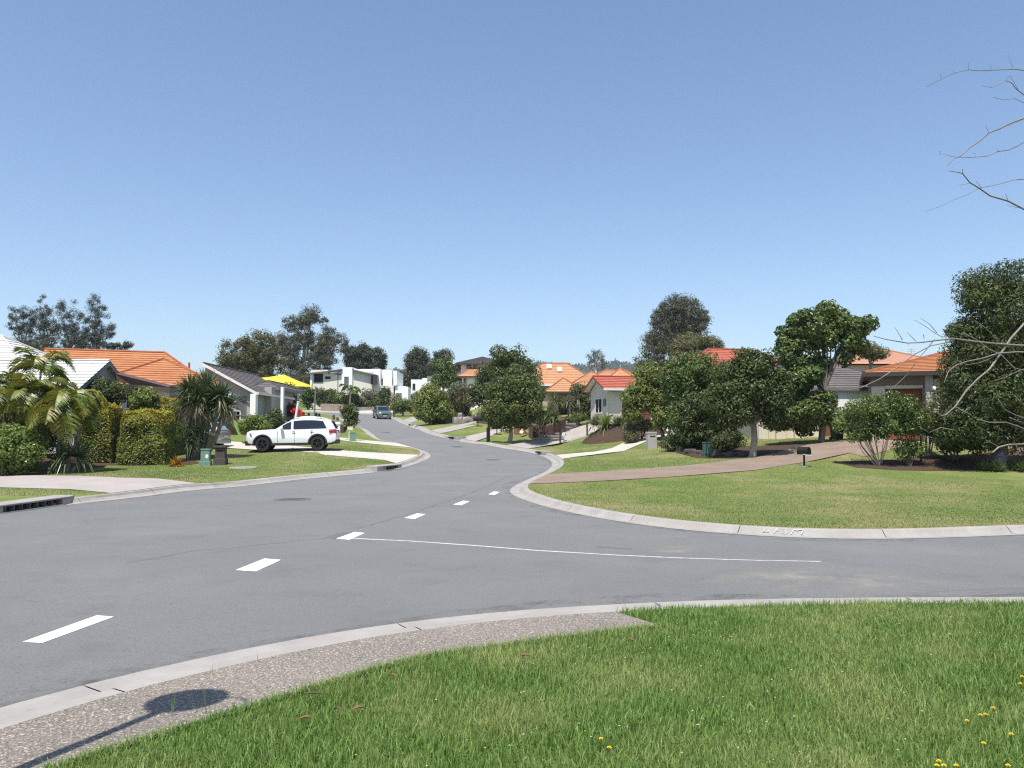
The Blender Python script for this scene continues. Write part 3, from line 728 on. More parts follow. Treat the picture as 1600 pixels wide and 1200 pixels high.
def window(parent, x, y, z, w, h, face='s', mull=1, rail=False, fm=None, gm=None, name='window', depth=.05):
    """frame proud of the wall with the pane set back inside it; (x, y, z) is the middle of the opening on the wall face"""
    fm = fm or M_TRIM_W; gm = gm or M_GLASS
    t = .06; f = MB(); g = MB()
    def b(mb, u0, u1, z0, z1, d0, d1):
        if face == 's': mb.box(x + u0, x + u1, y - d1, y - d0, z + z0, z + z1)
        elif face == 'n': mb.box(x + u0, x + u1, y + d0, y + d1, z + z0, z + z1)
        elif face == 'w': mb.box(x - d1, x - d0, y + u0, y + u1, z + z0, z + z1)
        else: mb.box(x + d0, x + d1, y + u0, y + u1, z + z0, z + z1)
    W, Hh = w / 2, h / 2
    b(f, -W, W, Hh - t, Hh, -.02, depth); b(f, -W - .04, W + .04, -Hh - .03, -Hh + t * .6, -.02, depth + .04)
    b(f, -W, -W + t, -Hh + t * .6, Hh - t, -.02, depth); b(f, W - t, W, -Hh + t * .6, Hh - t, -.02, depth)
    for k in range(mull):
        c = -W + w * (k + 1) / (mull + 1); b(f, c - .025, c + .025, -Hh + t * .6, Hh - t, -.02, depth - .008)
    if rail: b(f, -W + t, W - t, -.02, .02, -.02, depth - .012)
    fo = f.build(name, fm, parent)
    b(g, -W + t, W - t, -Hh + t * .6, Hh - t, -.01, .012)
    g.build('pane', gm, fo)
    return fo
def panel_door(parent, x, y, z0, w, h, m, face='s', name='door', rows=4, frame=None):
    """door leaf with raised ribs inside a frame"""
    d = MB()
    def b(mb, u0, u1, za, zb, d0, d1):
        if face == 's': mb.box(x + u0, x + u1, y - d1, y - d0, za, zb)
        elif face == 'w': mb.box(x - d1, x - d0, y + u0, y + u1, za, zb)
        else: mb.box(x + d0, x + d1, y + u0, y + u1, za, zb)
    b(d, -w / 2, w / 2, z0, z0 + h, -.02, .012)
    for k in range(rows): b(d, -w / 2 + .06, w / 2 - .06, z0 + h * (k + .12) / rows, z0 + h * (k + .88) / rows, .012, .03)
    o = d.build(name, m, parent)
    f = MB(); t = .08
    b(f, -w / 2 - t, -w / 2, z0, z0 + h + t, -.02, .06); b(f, w / 2, w / 2 + t, z0, z0 + h + t, -.02, .06); b(f, -w / 2, w / 2, z0 + h, z0 + h + t, -.02, .06)
    f.build('frame', frame or M_TRIM_W, o)
    return o
def local(p, o, rz=0.0):
    d = np.array(p) - np.array(o); c, s = math.cos(rz), math.sin(rz)
    return np.array([d[0] * c + d[1] * s, -d[0] * s + d[1] * c, d[2]])

# ---- white tiled house on the left
o = (-33.0, 49.0, float(Z(-33, 49)[0]))
t = thing('house', 'white tiled house with a small grey gable, behind the palms', 'house', o, 0, 'houses along the street')
ze, zr = 4.95 - o[2], 7.75 - o[2]
r, c = MB(), MB()
hip(r, c, -14, 7.3, -5.0, 5.0, ze, zr)
gx = P(162, 564, 44.7); gz = gx[2] - o[2]; gy = 44.7 - o[1]
roof_plane(r, (-14, gy - 3.3, gz - 1.78), (gx[0] - o[0] + .35, gy - 3.3, gz - 1.78), (gx[0] - o[0] + .35, gy, gz), (-14, gy, gz))
roof_plane(r, (gx[0] - o[0] + .35, gy + 1.9, gz - 1.02), (1.5, gy + 1.9, gz - 1.02), (1.5, gy, gz), (gx[0] - o[0] + .35, gy, gz))
c.tube([(1.5, gy, gz + .04), (gx[0] - o[0] + .35, gy, gz + .04)], .08, 6)
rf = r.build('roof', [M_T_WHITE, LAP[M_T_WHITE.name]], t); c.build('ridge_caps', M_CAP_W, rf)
mb = MB(); mb.tube([(.0, -1.4, ze + 1.6), (.0, -1.4, ze + 2.75)], .06, 8); mb.build('vent_pipe', M_TRIM_D, rf)
mb = MB(); ex = gx[0] - o[0]
mb.box(-13.4, 6.7, -4.4, 4.4, -.5, ze - .05); mb.box(-13.4, ex, gy - 2.8, gy + 1.55, -.5, gz - 1.82)
mb.slab([(ex - .12, gy - 2.8, gz - 1.82), (ex - .12, gy + 1.55, gz - 1.82), (ex - .12, gy + 1.55, gz - 1.04), (ex - .12, gy, gz - .18), (ex - .12, gy - 2.8, gz - 1.72)], (.12, 0, 0))
mb.build('wall', M_W_GREY, t)
mb = MB()
for s, ww in ((-1, 3.35), (1, 1.95)):
    mb.slab([(ex + .30, gy + s * ww, gz - .06 - ww * .535), (ex + .30, gy, gz - .06), (ex + .30, gy, gz - .26), (ex + .30, gy + s * ww, gz - .25 - ww * .535)], (.05, 0, 0))
gutter(mb, -14, 7.3, -5.0, 5.0, ze)
mb.build('fascia', M_TRIM_G, t)
window(t, ex, gy, 1.7, 1.4, 1.2, 'e')

# ---- orange tiled house beside it, turned a little to the street
rzo = math.radians(20)
o = P(258, 552, 58); zR = o[2]; o[2] = float(Z(o[0], o[1])[0])
t = thing('house', 'long orange tiled house behind the yucca and clipped hedges on the left', 'house', o, rzo, 'houses along the street')
zr = zR - o[2]; ze = zr - 2.75
r, c = MB(), MB()
hip(r, c, -7.5, 3.5, -5.0, 4.4, ze, zr, hipL=False, inset=3.5)
ap = local(P(256, 561, 53.5), o, rzo)
fx0, fx1, fy = ap[0] - 4.0, ap[0] + 3.7, ap[1] - 3.9
A, B = (fx0, fy, ze), (fx1, fy, ze)
roof_plane(r, A, B, ap, ap); bk = np.array([ap[0], -.6, ap[2]])
roof_plane(r, B, (fx1, -.6, ze), bk, ap); roof_plane(r, (fx0, -.6, ze), A, ap, bk)
for q in (A, B): c.tube([(q[0], q[1], q[2] + .04), (ap[0], ap[1], ap[2] + .04)], .08, 6)
c.tube([(ap[0], ap[1], ap[2] + .04), (bk[0], bk[1], bk[2] + .04)], .08, 6)
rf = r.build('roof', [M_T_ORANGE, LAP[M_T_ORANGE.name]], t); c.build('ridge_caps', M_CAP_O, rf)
mb = MB(); mb.tube([(1.6, .2, ze + 1.2), (1.6, .2, ze + 2.15)], .07, 8); mb.build('vent_pipe', M_T_RED, rf)
mb = MB(); mb.box(-7.2, 2.9, -4.4, 3.8, -.6, ze - .06); mb.box(fx0 + .5, fx1 - .5, fy + .6, -4.3, -.6, ze - .06); mb.build('wall', M_W_CREAM, t)
mb = MB(); gutter(mb, -7.5, 3.5, -5.0, 4.4, ze, sides='ne'); gutter(mb, fx0, fx1, fy, -5.0, ze, sides='swe'); mb.build('gutter', M_TRIM_D, t)
window(t, ap[0] - 1, fy + .6, 1.6, 1.8, 1.3, 's')
# brown shade cloth strung from the gable to a post
q = [P(177, 583, 45.2), P(268, 606, 44), P(268, 615, 44), P(205, 601, 45), P(180, 594, 45.2)]
base = at(270, 44)
t = thing('shade_sail', 'dark brown shade sail stretched below the orange roof to a brown post', 'shade sail', base)
mb = MB(); n1 = [p - base for p in q]; mb.slab(n1, (0, .9, .10)); mb.build('cloth', M_SHADE, t)
pt = P(270, 604, 44) - base
mb = MB(); mb.box(-.11, .11, -.11, .11, -.2, pt[2]); mb.box(-.14, .14, -.14, .14, pt[2], pt[2] + .04); mb.build('post', M_TRIM_D, t)

# ---- grey house with the charcoal gable and white barge
o = (-22.0, 63.0, float(Z(-20.5, 64)[0]))
t = thing('house', 'pale grey house with charcoal gable roof and white barge, behind the white car', 'house', o, 0, 'houses along the street')
ap = P(318, 568, 63) - np.array(o); cr = P(402, 613, 63) - np.array(o)
w = cr[0] - ap[0]; zr, ze = ap[2], cr[2]
r, c = MB(), MB()
roof_plane(r, (ap[0] + w, 0, ze), (ap[0] + w, 13, ze), (ap[0], 13, zr), (ap[0], 0, zr)); wl = .15; zl_ = zr - (zr - ze) * wl / w
roof_plane(r, (ap[0] - wl, 13, zl_), (ap[0] - wl, 0, zl_), (ap[0], 0, zr), (ap[0], 13, zr))
c.tube([(ap[0], 0, zr + .04), (ap[0], 13, zr + .04)], .09, 6)
po = P(443, 607, 69) - np.array(o)                                # the lower roof over the porch
hip(r, c, ap[0] + w * .5, po[0], 4.5, 12.5, po[2] + .05, po[2] + .6, axis='y')
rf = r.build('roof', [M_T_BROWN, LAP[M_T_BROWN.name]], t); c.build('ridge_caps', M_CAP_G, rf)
mb = MB()
for s, ww, zz in ((-1, wl, zl_), (1, w, ze)): mb.slab([(ap[0] + s * (ww + .02), -.06, zz - .02), (ap[0], -.06, zr + .02), (ap[0], -.06, zr - .20), (ap[0] + s * (ww + .02), -.06, zz - .24)], (0, .05, 0))
gutter(mb, ap[0] - wl, ap[0] + w, 0, 13, ze, sides='e'); mb.build('fascia', M_TRIM_W, t)
mb = MB(); x0, x1 = ap[0] - wl + .1, ap[0] + w - .45
mb.box(x0, x1, .5, 12.5, -.6, ze - .1); mb.slab([(x0, .5, ze - .1), (x1, .5, ze - .1), (ap[0], .5, zr - .22), (x0, .5, zl_ - .2)], (0, .15, 0))
mb.box(x1 - .05, po[0] - .4, 6.2, 11, -.3, po[2] - .02); mb.box(x1 - .02, x1 + .55, 3.4, 6.2, -.3, po[2] - .02)
mb.build('wall', M_W_GREY, t)
mb = MB(); gutter(mb, ap[0] + w * .5, po[0], 4.5, 12.5, po[2] + .05, h=.26, sides='se'); mb.build('gutter', M_TRIM_G, t)
mb = MB(); pc = P(392, 640, 62.5) - np.array(o); mb.box(pc[0] - .2, pc[0] + .22, -.1, .48, -.5, ze - .12); mb.build('pillar', M_W_WHITE, t)
mb = MB(); pc = P(356, 640, 61.9) - np.array(o); mb.box(pc[0] - .33, pc[0] + .33, -1.4, -.7, -.8, 2.1); mb.build('pillar', M_W_WHITE, t)
for u in (441, 431): 
    pc = P(u, 640, 67.3 if u == 441 else 69) - np.array(o); mb = MB(); mb.box(pc[0] - .11, pc[0] + .11, pc[1] - .16, pc[1] + .16, -.2, po[2] + .02); mb.build('column', M_W_WHITE, t)
for u in (409, 419): q = P(u, 637, 69.2) - np.array(o); window(t, q[0], 6.2, q[2] + .1, .5, 1.4, 's', 0, fm=M_TRIM_G)
q = P(428, 640, 69.2) - np.array(o); panel_door(t, q[0], 6.2, q[2] - 1.1, .9, 2.0, M_DOOR_T)
q = P(377, 636, 63.5) - np.array(o); window(t, q[0], .5, q[2] + .1, .8, 1.5, 's', 0, fm=M_TRIM_G, gm=M_GLASS_L)
q = P(369, 662, 63.5) - np.array(o); panel_door(t, q[0], .5, q[2] - .95, .55, 1.9, M_TRIM_D, rows=1)

# ---- white flat roofed modern house at the top of the street
d0 = 128.0
o = P(560, 640, d0); o[2] = float(Z(o[0], o[1])[0])
t = thing('house', 'large white modern house with stepped flat roofs at the top of the street', 'house', o, 0, 'houses along the street')
def X(u, d=d0): return P(u, 640, d)[0] - o[0]
def Zp(v, d=d0): return P(800, v, d)[2] - o[2]
mb = MB()
mb.box(X(485), X(534), 0, 9, -1, Zp(584)); mb.box(X(550), X(581), 0, 9, -1, Zp(581)); mb.box(X(577), X(614), .4, 9, -1, Zp(602)); mb.box(X(486), X(512), -.25, 6, Zp(584), Zp(578))
mb.slab([(X(512), 0.0, Zp(584)), (X(534), 0, Zp(579)), (X(534), 0, Zp(584) - .2)], (0, 8, 0)); mb.slab([(X(550), .02, Zp(581)), (X(550), .02, Zp(578)), (X(578), .02, Zp(586)), (X(578), .02, Zp(590))], (0, 8, 0))
mb.build('wall', M_W_BEIGE, t)
PW = [(X(534), X(550.5), -.35, 3, -1, Zp(574)), (X(581), X(593), .6, 8, Zp(602), Zp(576)), (X(597), X(611), .6, 8, Zp(602), Zp(577)), (X(613.5), X(619), .5, 8, Zp(602), Zp(579)), (X(593), X(597), 1.6, 8, Zp(602), Zp(579)), (X(611), X(613.5), 1.6, 8, Zp(602), Zp(579)), (X(550), X(581), 1, 8, Zp(582), Zp(576)), (X(616), X(632), .8, 8, -1, Zp(603)), (X(630), X(637), .3, 3, -1, Zp(604)), (X(484.5), X(487.5), -.2, .5, -1, Zp(580))]
for q in PW: mb = MB(); mb.box(*q); mb.build('parapet_wall', M_W_WHITE, t)
mb = MB(); mb.slab([(X(482), -.6, Zp(583)), (X(511), -.6, Zp(580)), (X(535), -.6, Zp(576.5)), (X(535), -.6, Zp(578)), (X(511), -.6, Zp(581.5)), (X(482), -.6, Zp(584.5))], (0, 2, 0)); mb.slab([(X(550.5), -.6, Zp(577)), (X(590), -.6, Zp(586)), (X(590), -.6, Zp(588)), (X(550.5), -.6, Zp(579))], (0, 2.5, 0)); mb.build('roof', M_TRIM_G, t)
window(t, X(497), 0, Zp(590.5), 1.42, 1.35, 's', 0, fm=M_TRIM_D); window(t, X(511.5), 0, Zp(590), .85, .38, 's', 0, fm=M_TRIM_D); window(t, X(497), 0, Zp(615), 1.42, 1.35, 's', 0, fm=M_TRIM_D)
window(t, X(541.5), -.35, Zp(596), .7, 1.45, 's', 0, True, fm=M_TRIM_G, gm=M_GLASS_L); window(t, X(585), -.05, Zp(593.5), .95, 1.4, 's', 0, fm=M_TRIM_D, depth=.7); window(t, X(595), 1.6, Zp(596), .38, .95, 's', 0, fm=M_TRIM_D); window(t, X(612), 1.6, Zp(596), .24, .95, 's', 0, fm=M_TRIM_D)
window(t, X(594), .4, Zp(622), .9, 2.1, 's', 1, fm=M_TRIM_W); panel_door(t, X(622), .8, Zp(628), .9, 1.4, M_TRIM_G, rows=5, name='garage_door')
mb = MB(); mb.box(X(527), X(527) + .08, -.12, -.02, -.8, Zp(582)); mb.build('downpipe', M_TRIM_G, t)

# ---- second white modern house beyond it
o = P(672, 630, 150); o[2] = float(Z(o[0], o[1])[0]) - .5
t = thing('house', 'small white flat roofed house half hidden by trees, right of the big white one', 'house', o, 0, 'houses along the street')
def X2(u): return P(u, 640, 150)[0] - o[0]
def Z2(v): return P(800, v, 150)[2] - o[2]
mb = MB(); mb.box(X2(642), X2(661), 0, 8, -1, Z2(593)); mb.box(X2(660), X2(668), -.5, 8, -1, Z2(591)); mb.box(X2(668), X2(700), -.2, 8, -1, Z2(589)); mb.box(X2(637), X2(642), .6, 6, -1, Z2(608)); mb.build('wall', M_W_WHITE, t)
mb = MB(); mb.box(X2(667), X2(701), -.5, 8.2, Z2(589), Z2(588)); mb.build('roof', M_TRIM_G, t)
window(t, X2(646.5), 0, Z2(604), .5, 1.1, 's', 0, fm=M_TRIM_D); window(t, X2(640), .6, Z2(621), .4, .7, 's', 0, fm=M_TRIM_D); window(t, X2(681), -.2, Z2(600), 1.6, 1.1, 's', 2, fm=M_TRIM_D)

# ---- two storey white house with the dark roof, behind the middle trees
o = P(748, 640, 104); o[2] = float(Z(o[0], o[1])[0])
t = thing('house', 'two storey white house with dark hipped roof and a lower orange roof', 'house', o, 0, 'houses along the street')
def X3(u): return P(u, 640, 104)[0] - o[0]
def Z3(v): return P(800, v, 104)[2] - o[2]
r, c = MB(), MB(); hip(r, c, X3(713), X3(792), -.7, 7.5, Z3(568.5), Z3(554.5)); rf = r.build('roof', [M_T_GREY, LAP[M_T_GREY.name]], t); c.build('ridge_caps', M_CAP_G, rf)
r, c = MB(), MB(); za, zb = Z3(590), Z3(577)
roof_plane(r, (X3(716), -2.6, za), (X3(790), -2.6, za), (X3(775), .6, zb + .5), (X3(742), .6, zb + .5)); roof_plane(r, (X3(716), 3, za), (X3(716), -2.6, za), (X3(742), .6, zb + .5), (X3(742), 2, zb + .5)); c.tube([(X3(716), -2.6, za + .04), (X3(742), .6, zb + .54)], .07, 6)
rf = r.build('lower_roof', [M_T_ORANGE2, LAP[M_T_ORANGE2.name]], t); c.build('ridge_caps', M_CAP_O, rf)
mb = MB(); mb.box(X3(720), X3(786), 0, 7, -.6, Z3(568.5) - .03); mb.box(X3(731), X3(786), -1.9, 0, -.6, za - .05); mb.build('wall', M_W_WHITE, t)
mb = MB(); gutter(mb, X3(713), X3(792), -.7, 7.5, Z3(568.5)); gutter(mb, X3(716), X3(790), -2.6, 2.9, za, sides='sw'); mb.build('gutter', M_TRIM_D, t)
window(t, X3(732.5), 0, Z3(576.5), .6, 1.25, 's', 0, fm=M_TRIM_D); window(t, X3(743), 0, Z3(574.5), .8, .8, 's', 0, fm=M_TRIM_W)
window(t, X3(722), 0, Z3(600), .9, 1.4, 's', 1); mb = MB(); mb.box(X3(724), X3(725.5), -2.3, -2.1, -.4, za - .05); mb.build('column', M_W_WHITE, t); mb = MB(); mb.box(X3(747), X3(748.5), -2.3, -2.1, -.4, za - .05); mb.build('column', M_W_WHITE, t)

# ---- orange house with the timber entry door
o = P(900, 650, 80); o[2] = float(Z(o[0], o[1])[0])
t = thing('house', 'orange tiled house with pinkish entry and timber door up the right hand slope', 'house', o, 0, 'houses along the street')
def X4(u, d=80): return P(u, 640, d)[0] - o[0]
def Z4(v, d=80): return P(800, v, d)[2] - o[2]
r, c = MB(), MB(); ze = Z4(613)
hip(r, c, X4(850), X4(912), -1.2, 6.5, ze, Z4(590), axis='y'); hip(r, c, X4(878), X4(985), .8, 9.5, Z4(608), Z4(575))
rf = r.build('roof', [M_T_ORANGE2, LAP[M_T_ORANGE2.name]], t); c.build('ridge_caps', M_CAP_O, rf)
mb = MB(); mb.box(X4(862), X4(872), -.4, 6, -.6, ze - .06); mb.box(X4(872), X4(980), 1.6, 8.6, -.6, Z4(608) - .06); mb.box(X4(872), X4(891), .3, 1.7, ze - .75, ze - .06); mb.box(X4(888), X4(891), -.4, 1.7, -.6, ze - .06); mb.build('wall', M_W_PINK, t)
mb = MB(); gutter(mb, X4(850), X4(912), -1.2, 6.5, ze, sides='swe'); gutter(mb, X4(894), X4(985), .8, 9.5, Z4(608), sides='se'); mb.build('gutter', M_TRIM_D, t)
panel_door(t, X4(880.5), 1.6, Z4(649), 1.0, 2.15, M_DOOR_T, rows=3); window(t, X4(892), 1.6, Z4(636), .5, 1.1, 's', 0)
mb = MB(); mb.box(X4(866), X4(868), -.9, -.6, -.6, ze - .06); mb.build('column', M_BRICK, t)
# ---- orange house behind it
o = P(872, 640, 98); o[2] = float(Z(o[0], o[1])[0])
t = thing('house', 'broad pale orange roof with skylights showing behind the timber door house', 'house', o, 0, 'houses along the street')
def X5(u): return P(u, 640, 98)[0] - o[0]
def Z5(v): return P(800, v, 98)[2] - o[2]
r, c = MB(), MB(); hip(r, c, X5(800), X5(935), -3, 4.5, Z5(603), Z5(567)); rf = r.build('roof', [M_T_ORANGE2, LAP[M_T_ORANGE2.name]], t); c.build('ridge_caps', M_CAP_O, rf)
for u, v in ((874, 580), (858, 575)):
    f = (Z5(v) - Z5(603)) / (Z5(567) - Z5(603)); y = -3 + 3.75 * f; z = Z5(603) + (Z5(567) - Z5(603)) * f; s = (Z5(567) - Z5(603)) / 3.75
    mb = MB(); mb.slab([(X5(u) - .28, y - .35, z + .10 - .35 * s), (X5(u) + .28, y - .35, z + .10 - .35 * s), (X5(u) + .28, y + .35, z + .10 + .35 * s), (X5(u) - .28, y + .35, z + .10 + .35 * s)], (0, -.06, .14)); mb.build('skylight', M_TRIM_W, rf)
mb = MB(); mb.box(X5(806), X5(929), -2.4, 4, -.6, Z5(603) - .06); mb.build('wall', M_W_PINK, t)
mb = MB(); gutter(mb, X5(800), X5(935), -3, 4.5, Z5(603)); mb.build('gutter', M_TRIM_W, t); window(t, X5(845), -2.4, Z5(615), 1.2, 1.2, 's')
# ---- third orange roof
o = P(955, 640, 92); o[2] = float(Z(o[0], o[1])[0])
t = thing('house', 'orange hipped roof peeping out just above the small red gable', 'house', o, 0, 'houses along the street')
def X6(u): return P(u, 640, 92)[0] - o[0]
def Z6(v): return P(800, v, 92)[2] - o[2]
r, c = MB(), MB(); hip(r, c, X6(895), X6(1030), -3, 4.5, Z6(604), Z6(578)); hip(r, c, X6(940), X6(988), -4.5, 3, Z6(597), Z6(579), axis='y'); rf = r.build('roof', [M_T_ORANGE2, LAP[M_T_ORANGE2.name]], t); c.build('ridge_caps', M_CAP_O, rf)
mb = MB(); mb.box(X6(900), X6(1026), -2.4, 4, -.6, Z6(604) - .06); mb.box(X6(944), X6(984), -4, -2.3, -.6, Z6(604) - .1); mb.build('wall', M_W_PINK, t); window(t, X6(960), -4, Z6(625), 1.2, 1.2, 's')

# ---- red roofed house with the small gable
o = P(950, 653, 62); o[2] -= .1
rz = math.radians(15)
t = thing('house', 'red tiled house with a small window in its cream gable, above the handrail ramp', 'house', o, rz, 'houses along the street')
ze = P(950, 605, 62)[2] - o[2]; zr = ze + .92
r, c = MB(), MB()
roof_plane(r, (-.5, -.5, ze - .12), (9, -.5, ze - .12), (9, 1.85, zr), (-.5, 1.85, zr)); roof_plane(r, (9, 4.2, ze - .12), (-.5, 4.2, ze - .12), (-.5, 1.85, zr), (9, 1.85, zr))
c.tube([(-.5, 1.85, zr + .04), (9, 1.85, zr + .04)], .08, 6)
hip(r, c, 4.6, 25, 1.4, 14, ze + .15, ze + 4.0, inset=8.2)
rf = r.build('roof', [M_T_RED, LAP[M_T_RED.name]], t); c.build('ridge_caps', M_CAP_R, rf)
mb = MB()
for s in (-1, 1): mb.slab([(-.53, 1.85 + s * 2.4, ze - .14), (-.53, 1.85, zr + .03), (-.53, 1.85, zr - .10), (-.53, 1.85 + s * 2.4, ze - .28)], (.05, 0, 0))
mb.build('barge_board', M_CAP_R, rf)
mb = MB()
for s in (-1, 1): mb.slab([(-.5, 1.85 + s * 2.33, ze - .16), (-.5, 1.85, zr - .05), (.02, 1.85, zr - .05), (.02, 1.85 + s * 2.33, ze - .16)], (0, 0, -.04))
gutter(mb, -.45, 9, -.5, 4.2, ze - .12, h=.14, sides='s'); mb.build('soffit', M_TRIM_W, t)
mb = MB(); mb.box(0, 8.9, 0, 3.7, -.8, ze - .16); mb.slab([(0, 0, ze - .16), (0, 3.7, ze - .16), (0, 1.85, zr - .16)], (.15, 0, 0)); mb.box(5.2, 24.4, 3.7, 13.4, -.8, ze + .1); mb.build('wall', M_W_CREAM, t)
window(t, 0, 1.9, ze - 1.35, 1.45, 1.15, 'w', 1); panel_door(t, 2.3, 0, -.1, 2.4, 2.15, M_DOOR_B, 's', 'garage_door', 5)
panel_door(t, 6.1, 0, -.1, 2.4, 2.15, M_DOOR_B, 's', 'garage_door', 5)
mb = MB(); mb.tube([(-.06, .0, ze - .2), (-.06, .0, -.1)], .045, 6); mb.build('downpipe', M_TRIM_W, t)
mb = MB(); mb.box(-.10, -.02, .35, .75, 1.0, 1.55); mb.build('meter_box', M_TRIM_G, t)
mb = MB(); q = (13.2, 7.7, ze + 3.95); mb.tube([q, (q[0], q[1], q[2] + 1.4)], .02, 5)
for k in range(3): mb.tube([(q[0] - .35, q[1], q[2] + 1.0 + .16 * k), (q[0] + .35, q[1], q[2] + 1.0 + .16 * k)], .012, 4)
mb.build('antenna', M_TRIM_G, rf)

# ---- beige house with the grey roof behind the big trees
o = P(1270, 688, 52); o[2] = float(Z(o[0], o[1])[0]) + .1
t = thing('house', 'beige house under a grey brown roof, half hidden behind the tall street trees', 'house', o, 0, 'houses along the street')
def X7(u, d=52): return P(u, 640, d)[0] - o[0]
def Z7(v, d=52): return P(800, v, d)[2] - o[2]
r, c = MB(), MB(); hip(r, c, X7(1170), X7(1420), -.6, 8.6, Z7(607), Z7(557, 56)); rf = r.build('roof', [M_T_BROWN, LAP[M_T_BROWN.name]], t); c.build('ridge_caps', M_CAP_G, rf)
mb = MB(); mb.box(X7(1178), X7(1372), 0, 8, -.6, Z7(607) - .06)
for u in (1190, 1217, 1246): mb.box(X7(u) - .3, X7(u) + .3, -.35, 0, -.6, Z7(607) - .08)
mb.build('wall', M_W_CREAM, t); mb = MB(); gutter(mb, X7(1170), X7(1420), -.6, 8.6, Z7(607)); mb.build('gutter', M_TRIM_G, t)
for u in (1202, 1232): window(t, X7(u), 0, Z7(646), 1.0, 1.7, 's', 1, fm=M_TRIM_W, gm=M_GLASS_L)
mb = MB(); mb.box(X7(1305), X7(1352), -.5, 0, Z7(646), Z7(608)); mb.build('wall_panel', M_W_WHITE, t); window(t, X7(1360), 0, Z7(622), .5, 1.2, 's', 0, fm=M_TRIM_D)
panel_door(t, X7(1290), 0, Z7(686), 1.0, 2.2, M_DOOR_T, rows=3)
# ---- salmon roof behind
o = P(1390, 640, 80); o[2] = float(Z(o[0], o[1])[0])
t = thing('house', 'house with a salmon pink peaked roof showing behind the grey roof on the right', 'house', o, 0, 'houses along the street')
def X8(u): return P(u, 640, 80)[0] - o[0]
def Z8(v): return P(800, v, 80)[2] - o[2]
r, c = MB(), MB(); hip(r, c, X8(1295), X8(1455), -4, 7, Z8(574), Z8(540)); rf = r.build('roof', [M_T_PINK, LAP[M_T_PINK.name]], t); c.build('ridge_caps', M_CAP_O, rf)
mb = MB(); mb.box(X8(1300), X8(1450), -3.4, 6.4, -.5, Z8(574) - .06); mb.build('wall', M_W_PINK, t); window(t, X8(1380), -3.4, Z8(590), 1.4, 1.2, 's')
mb = MB(); q = (X8(1438), 1.5, Z8(572)); mb.tube([q, (q[0], q[1], q[2] + 1.9)], .02, 5)
for k in range(3): mb.tube([(q[0] - .4, q[1], q[2] + 1.4 + .2 * k), (q[0] + .4, q[1], q[2] + 1.4 + .2 * k)], .014, 4)
mb.build('antenna', M_TRIM_G, rf)
# ---- orange roofed garage house at the right, turned to face the street corner
o = P(1364, 690, 44); o[2] = float(Z(o[0] + 1, 45)[0]) + .1
rz9 = math.radians(-22)
t = thing('house', 'orange tiled garage with a dark red door at the end of the brown driveway', 'house', o, rz9, 'houses along the street')
def X9(u):
    k = ray(u, 640); k = k[0] / k[1]; c_, s_ = math.cos(rz9), math.sin(rz9)
    return (k * o[1] - o[0]) / (c_ - k * s_)
def Z9(v): return P(1364, v, 44)[2] - o[2]
r, c = MB(), MB(); hip(r, c, -.35, 10.5, -.7, 7.8, Z9(584), Z9(546)); rf = r.build('roof', [M_T_ORANGE, LAP[M_T_ORANGE.name]], t); c.build('ridge_caps', M_CAP_O, rf)
zt = Z9(584) - .08
mb = MB(); mb.box(0, X9(1384), 0, .4, -.6, zt); mb.box(X9(1384), X9(1442), 0, .4, Z9(608), zt); mb.box(X9(1442), X9(1448), 0, .4, -.6, zt); mb.box(X9(1448), 10, .2, 7, -.6, zt); mb.box(0, .2, .4, 7, -.6, zt); mb.build('wall', M_W_BROWN, t)
mb = MB(); mb.box(-.01, X9(1384) - .02, -.05, 0, -.6, Z9(604)); mb.box(X9(1384), X9(1443), -.05, 0, Z9(608), Z9(603)); mb.build('trim', M_W_CREAM, t)
mb = MB(); mb.box(X9(1446), X9(1458), -.45, .2, -.6, zt); mb.build('pillar', M_W_GREY, t)
mb = MB(); mb.box(X9(1458) + .01, X9(1468), -.40, .2, -.6, zt - .3); mb.build('pillar', M_W_PINK, t)
panel_door(t, (X9(1384) + X9(1442)) / 2, .35, -.05, X9(1442) - X9(1384) - .12, Z9(608) + .03, M_DOOR_B, 's', 'garage_door', 5, M_TRIM_D)
mb = MB(); gutter(mb, -.35, 10.5, -.7, 7.8, Z9(584), h=.2); mb.build('gutter', M_TRIM_D, t)
mb = MB(); mb.tube([(X9(1459), -.72, zt - .9), (X9(1459), -.62, zt - .72)], .09, 8); mb.build('wall_lamp', M_TRIM_W, t)
# ------------------------------------------------------------------ foliage materials
L_DARK = leaf_mat('dark_leaves', (.026, .042, .012), (.108, .138, .038), (.095, .125, .034), trans=.28, rough=.42, spec=.4, nscale=.7)
L_STREET = leaf_mat('street_tree_leaves', (.034, .056, .013), (.135, .178, .044), (.15, .175, .044), trans=.25, rough=.42, spec=.45, nscale=.9)
L_MID = leaf_mat('mid_green_leaves', (.032, .062, .013), (.125, .185, .042), (.14, .185, .045), trans=.25, rough=.38, spec=.45, nscale=.6)
L_LIME = leaf_mat('lime_leaves', (.11, .16, .028), (.19, .23, .055), (.24, .25, .07), trans=.3, rough=.4, nscale=.7)
L_GUM = leaf_mat('gum_leaves', (.055, .062, .040), (.15, .152, .10), (.12, .12, .062), trans=.2, rough=.5, spec=.35, nscale=.3)
L_GUMD = leaf_mat('dark_gum_leaves', (.032, .042, .026), (.085, .095, .058), (.085, .09, .045), trans=.2, rough=.5, spec=.35, nscale=.3)
L_OLIVE = leaf_mat('olive_leaves', (.085, .095, .035), (.13, .13, .05), (.15, .14, .055), trans=.2, rough=.55, nscale=.4)
L_SHEOAK = leaf_mat('sheoak_needles', (.050, .060, .050), (.105, .115, .095), (.11, .12, .085), trans=.15, rough=.6, nscale=.35)
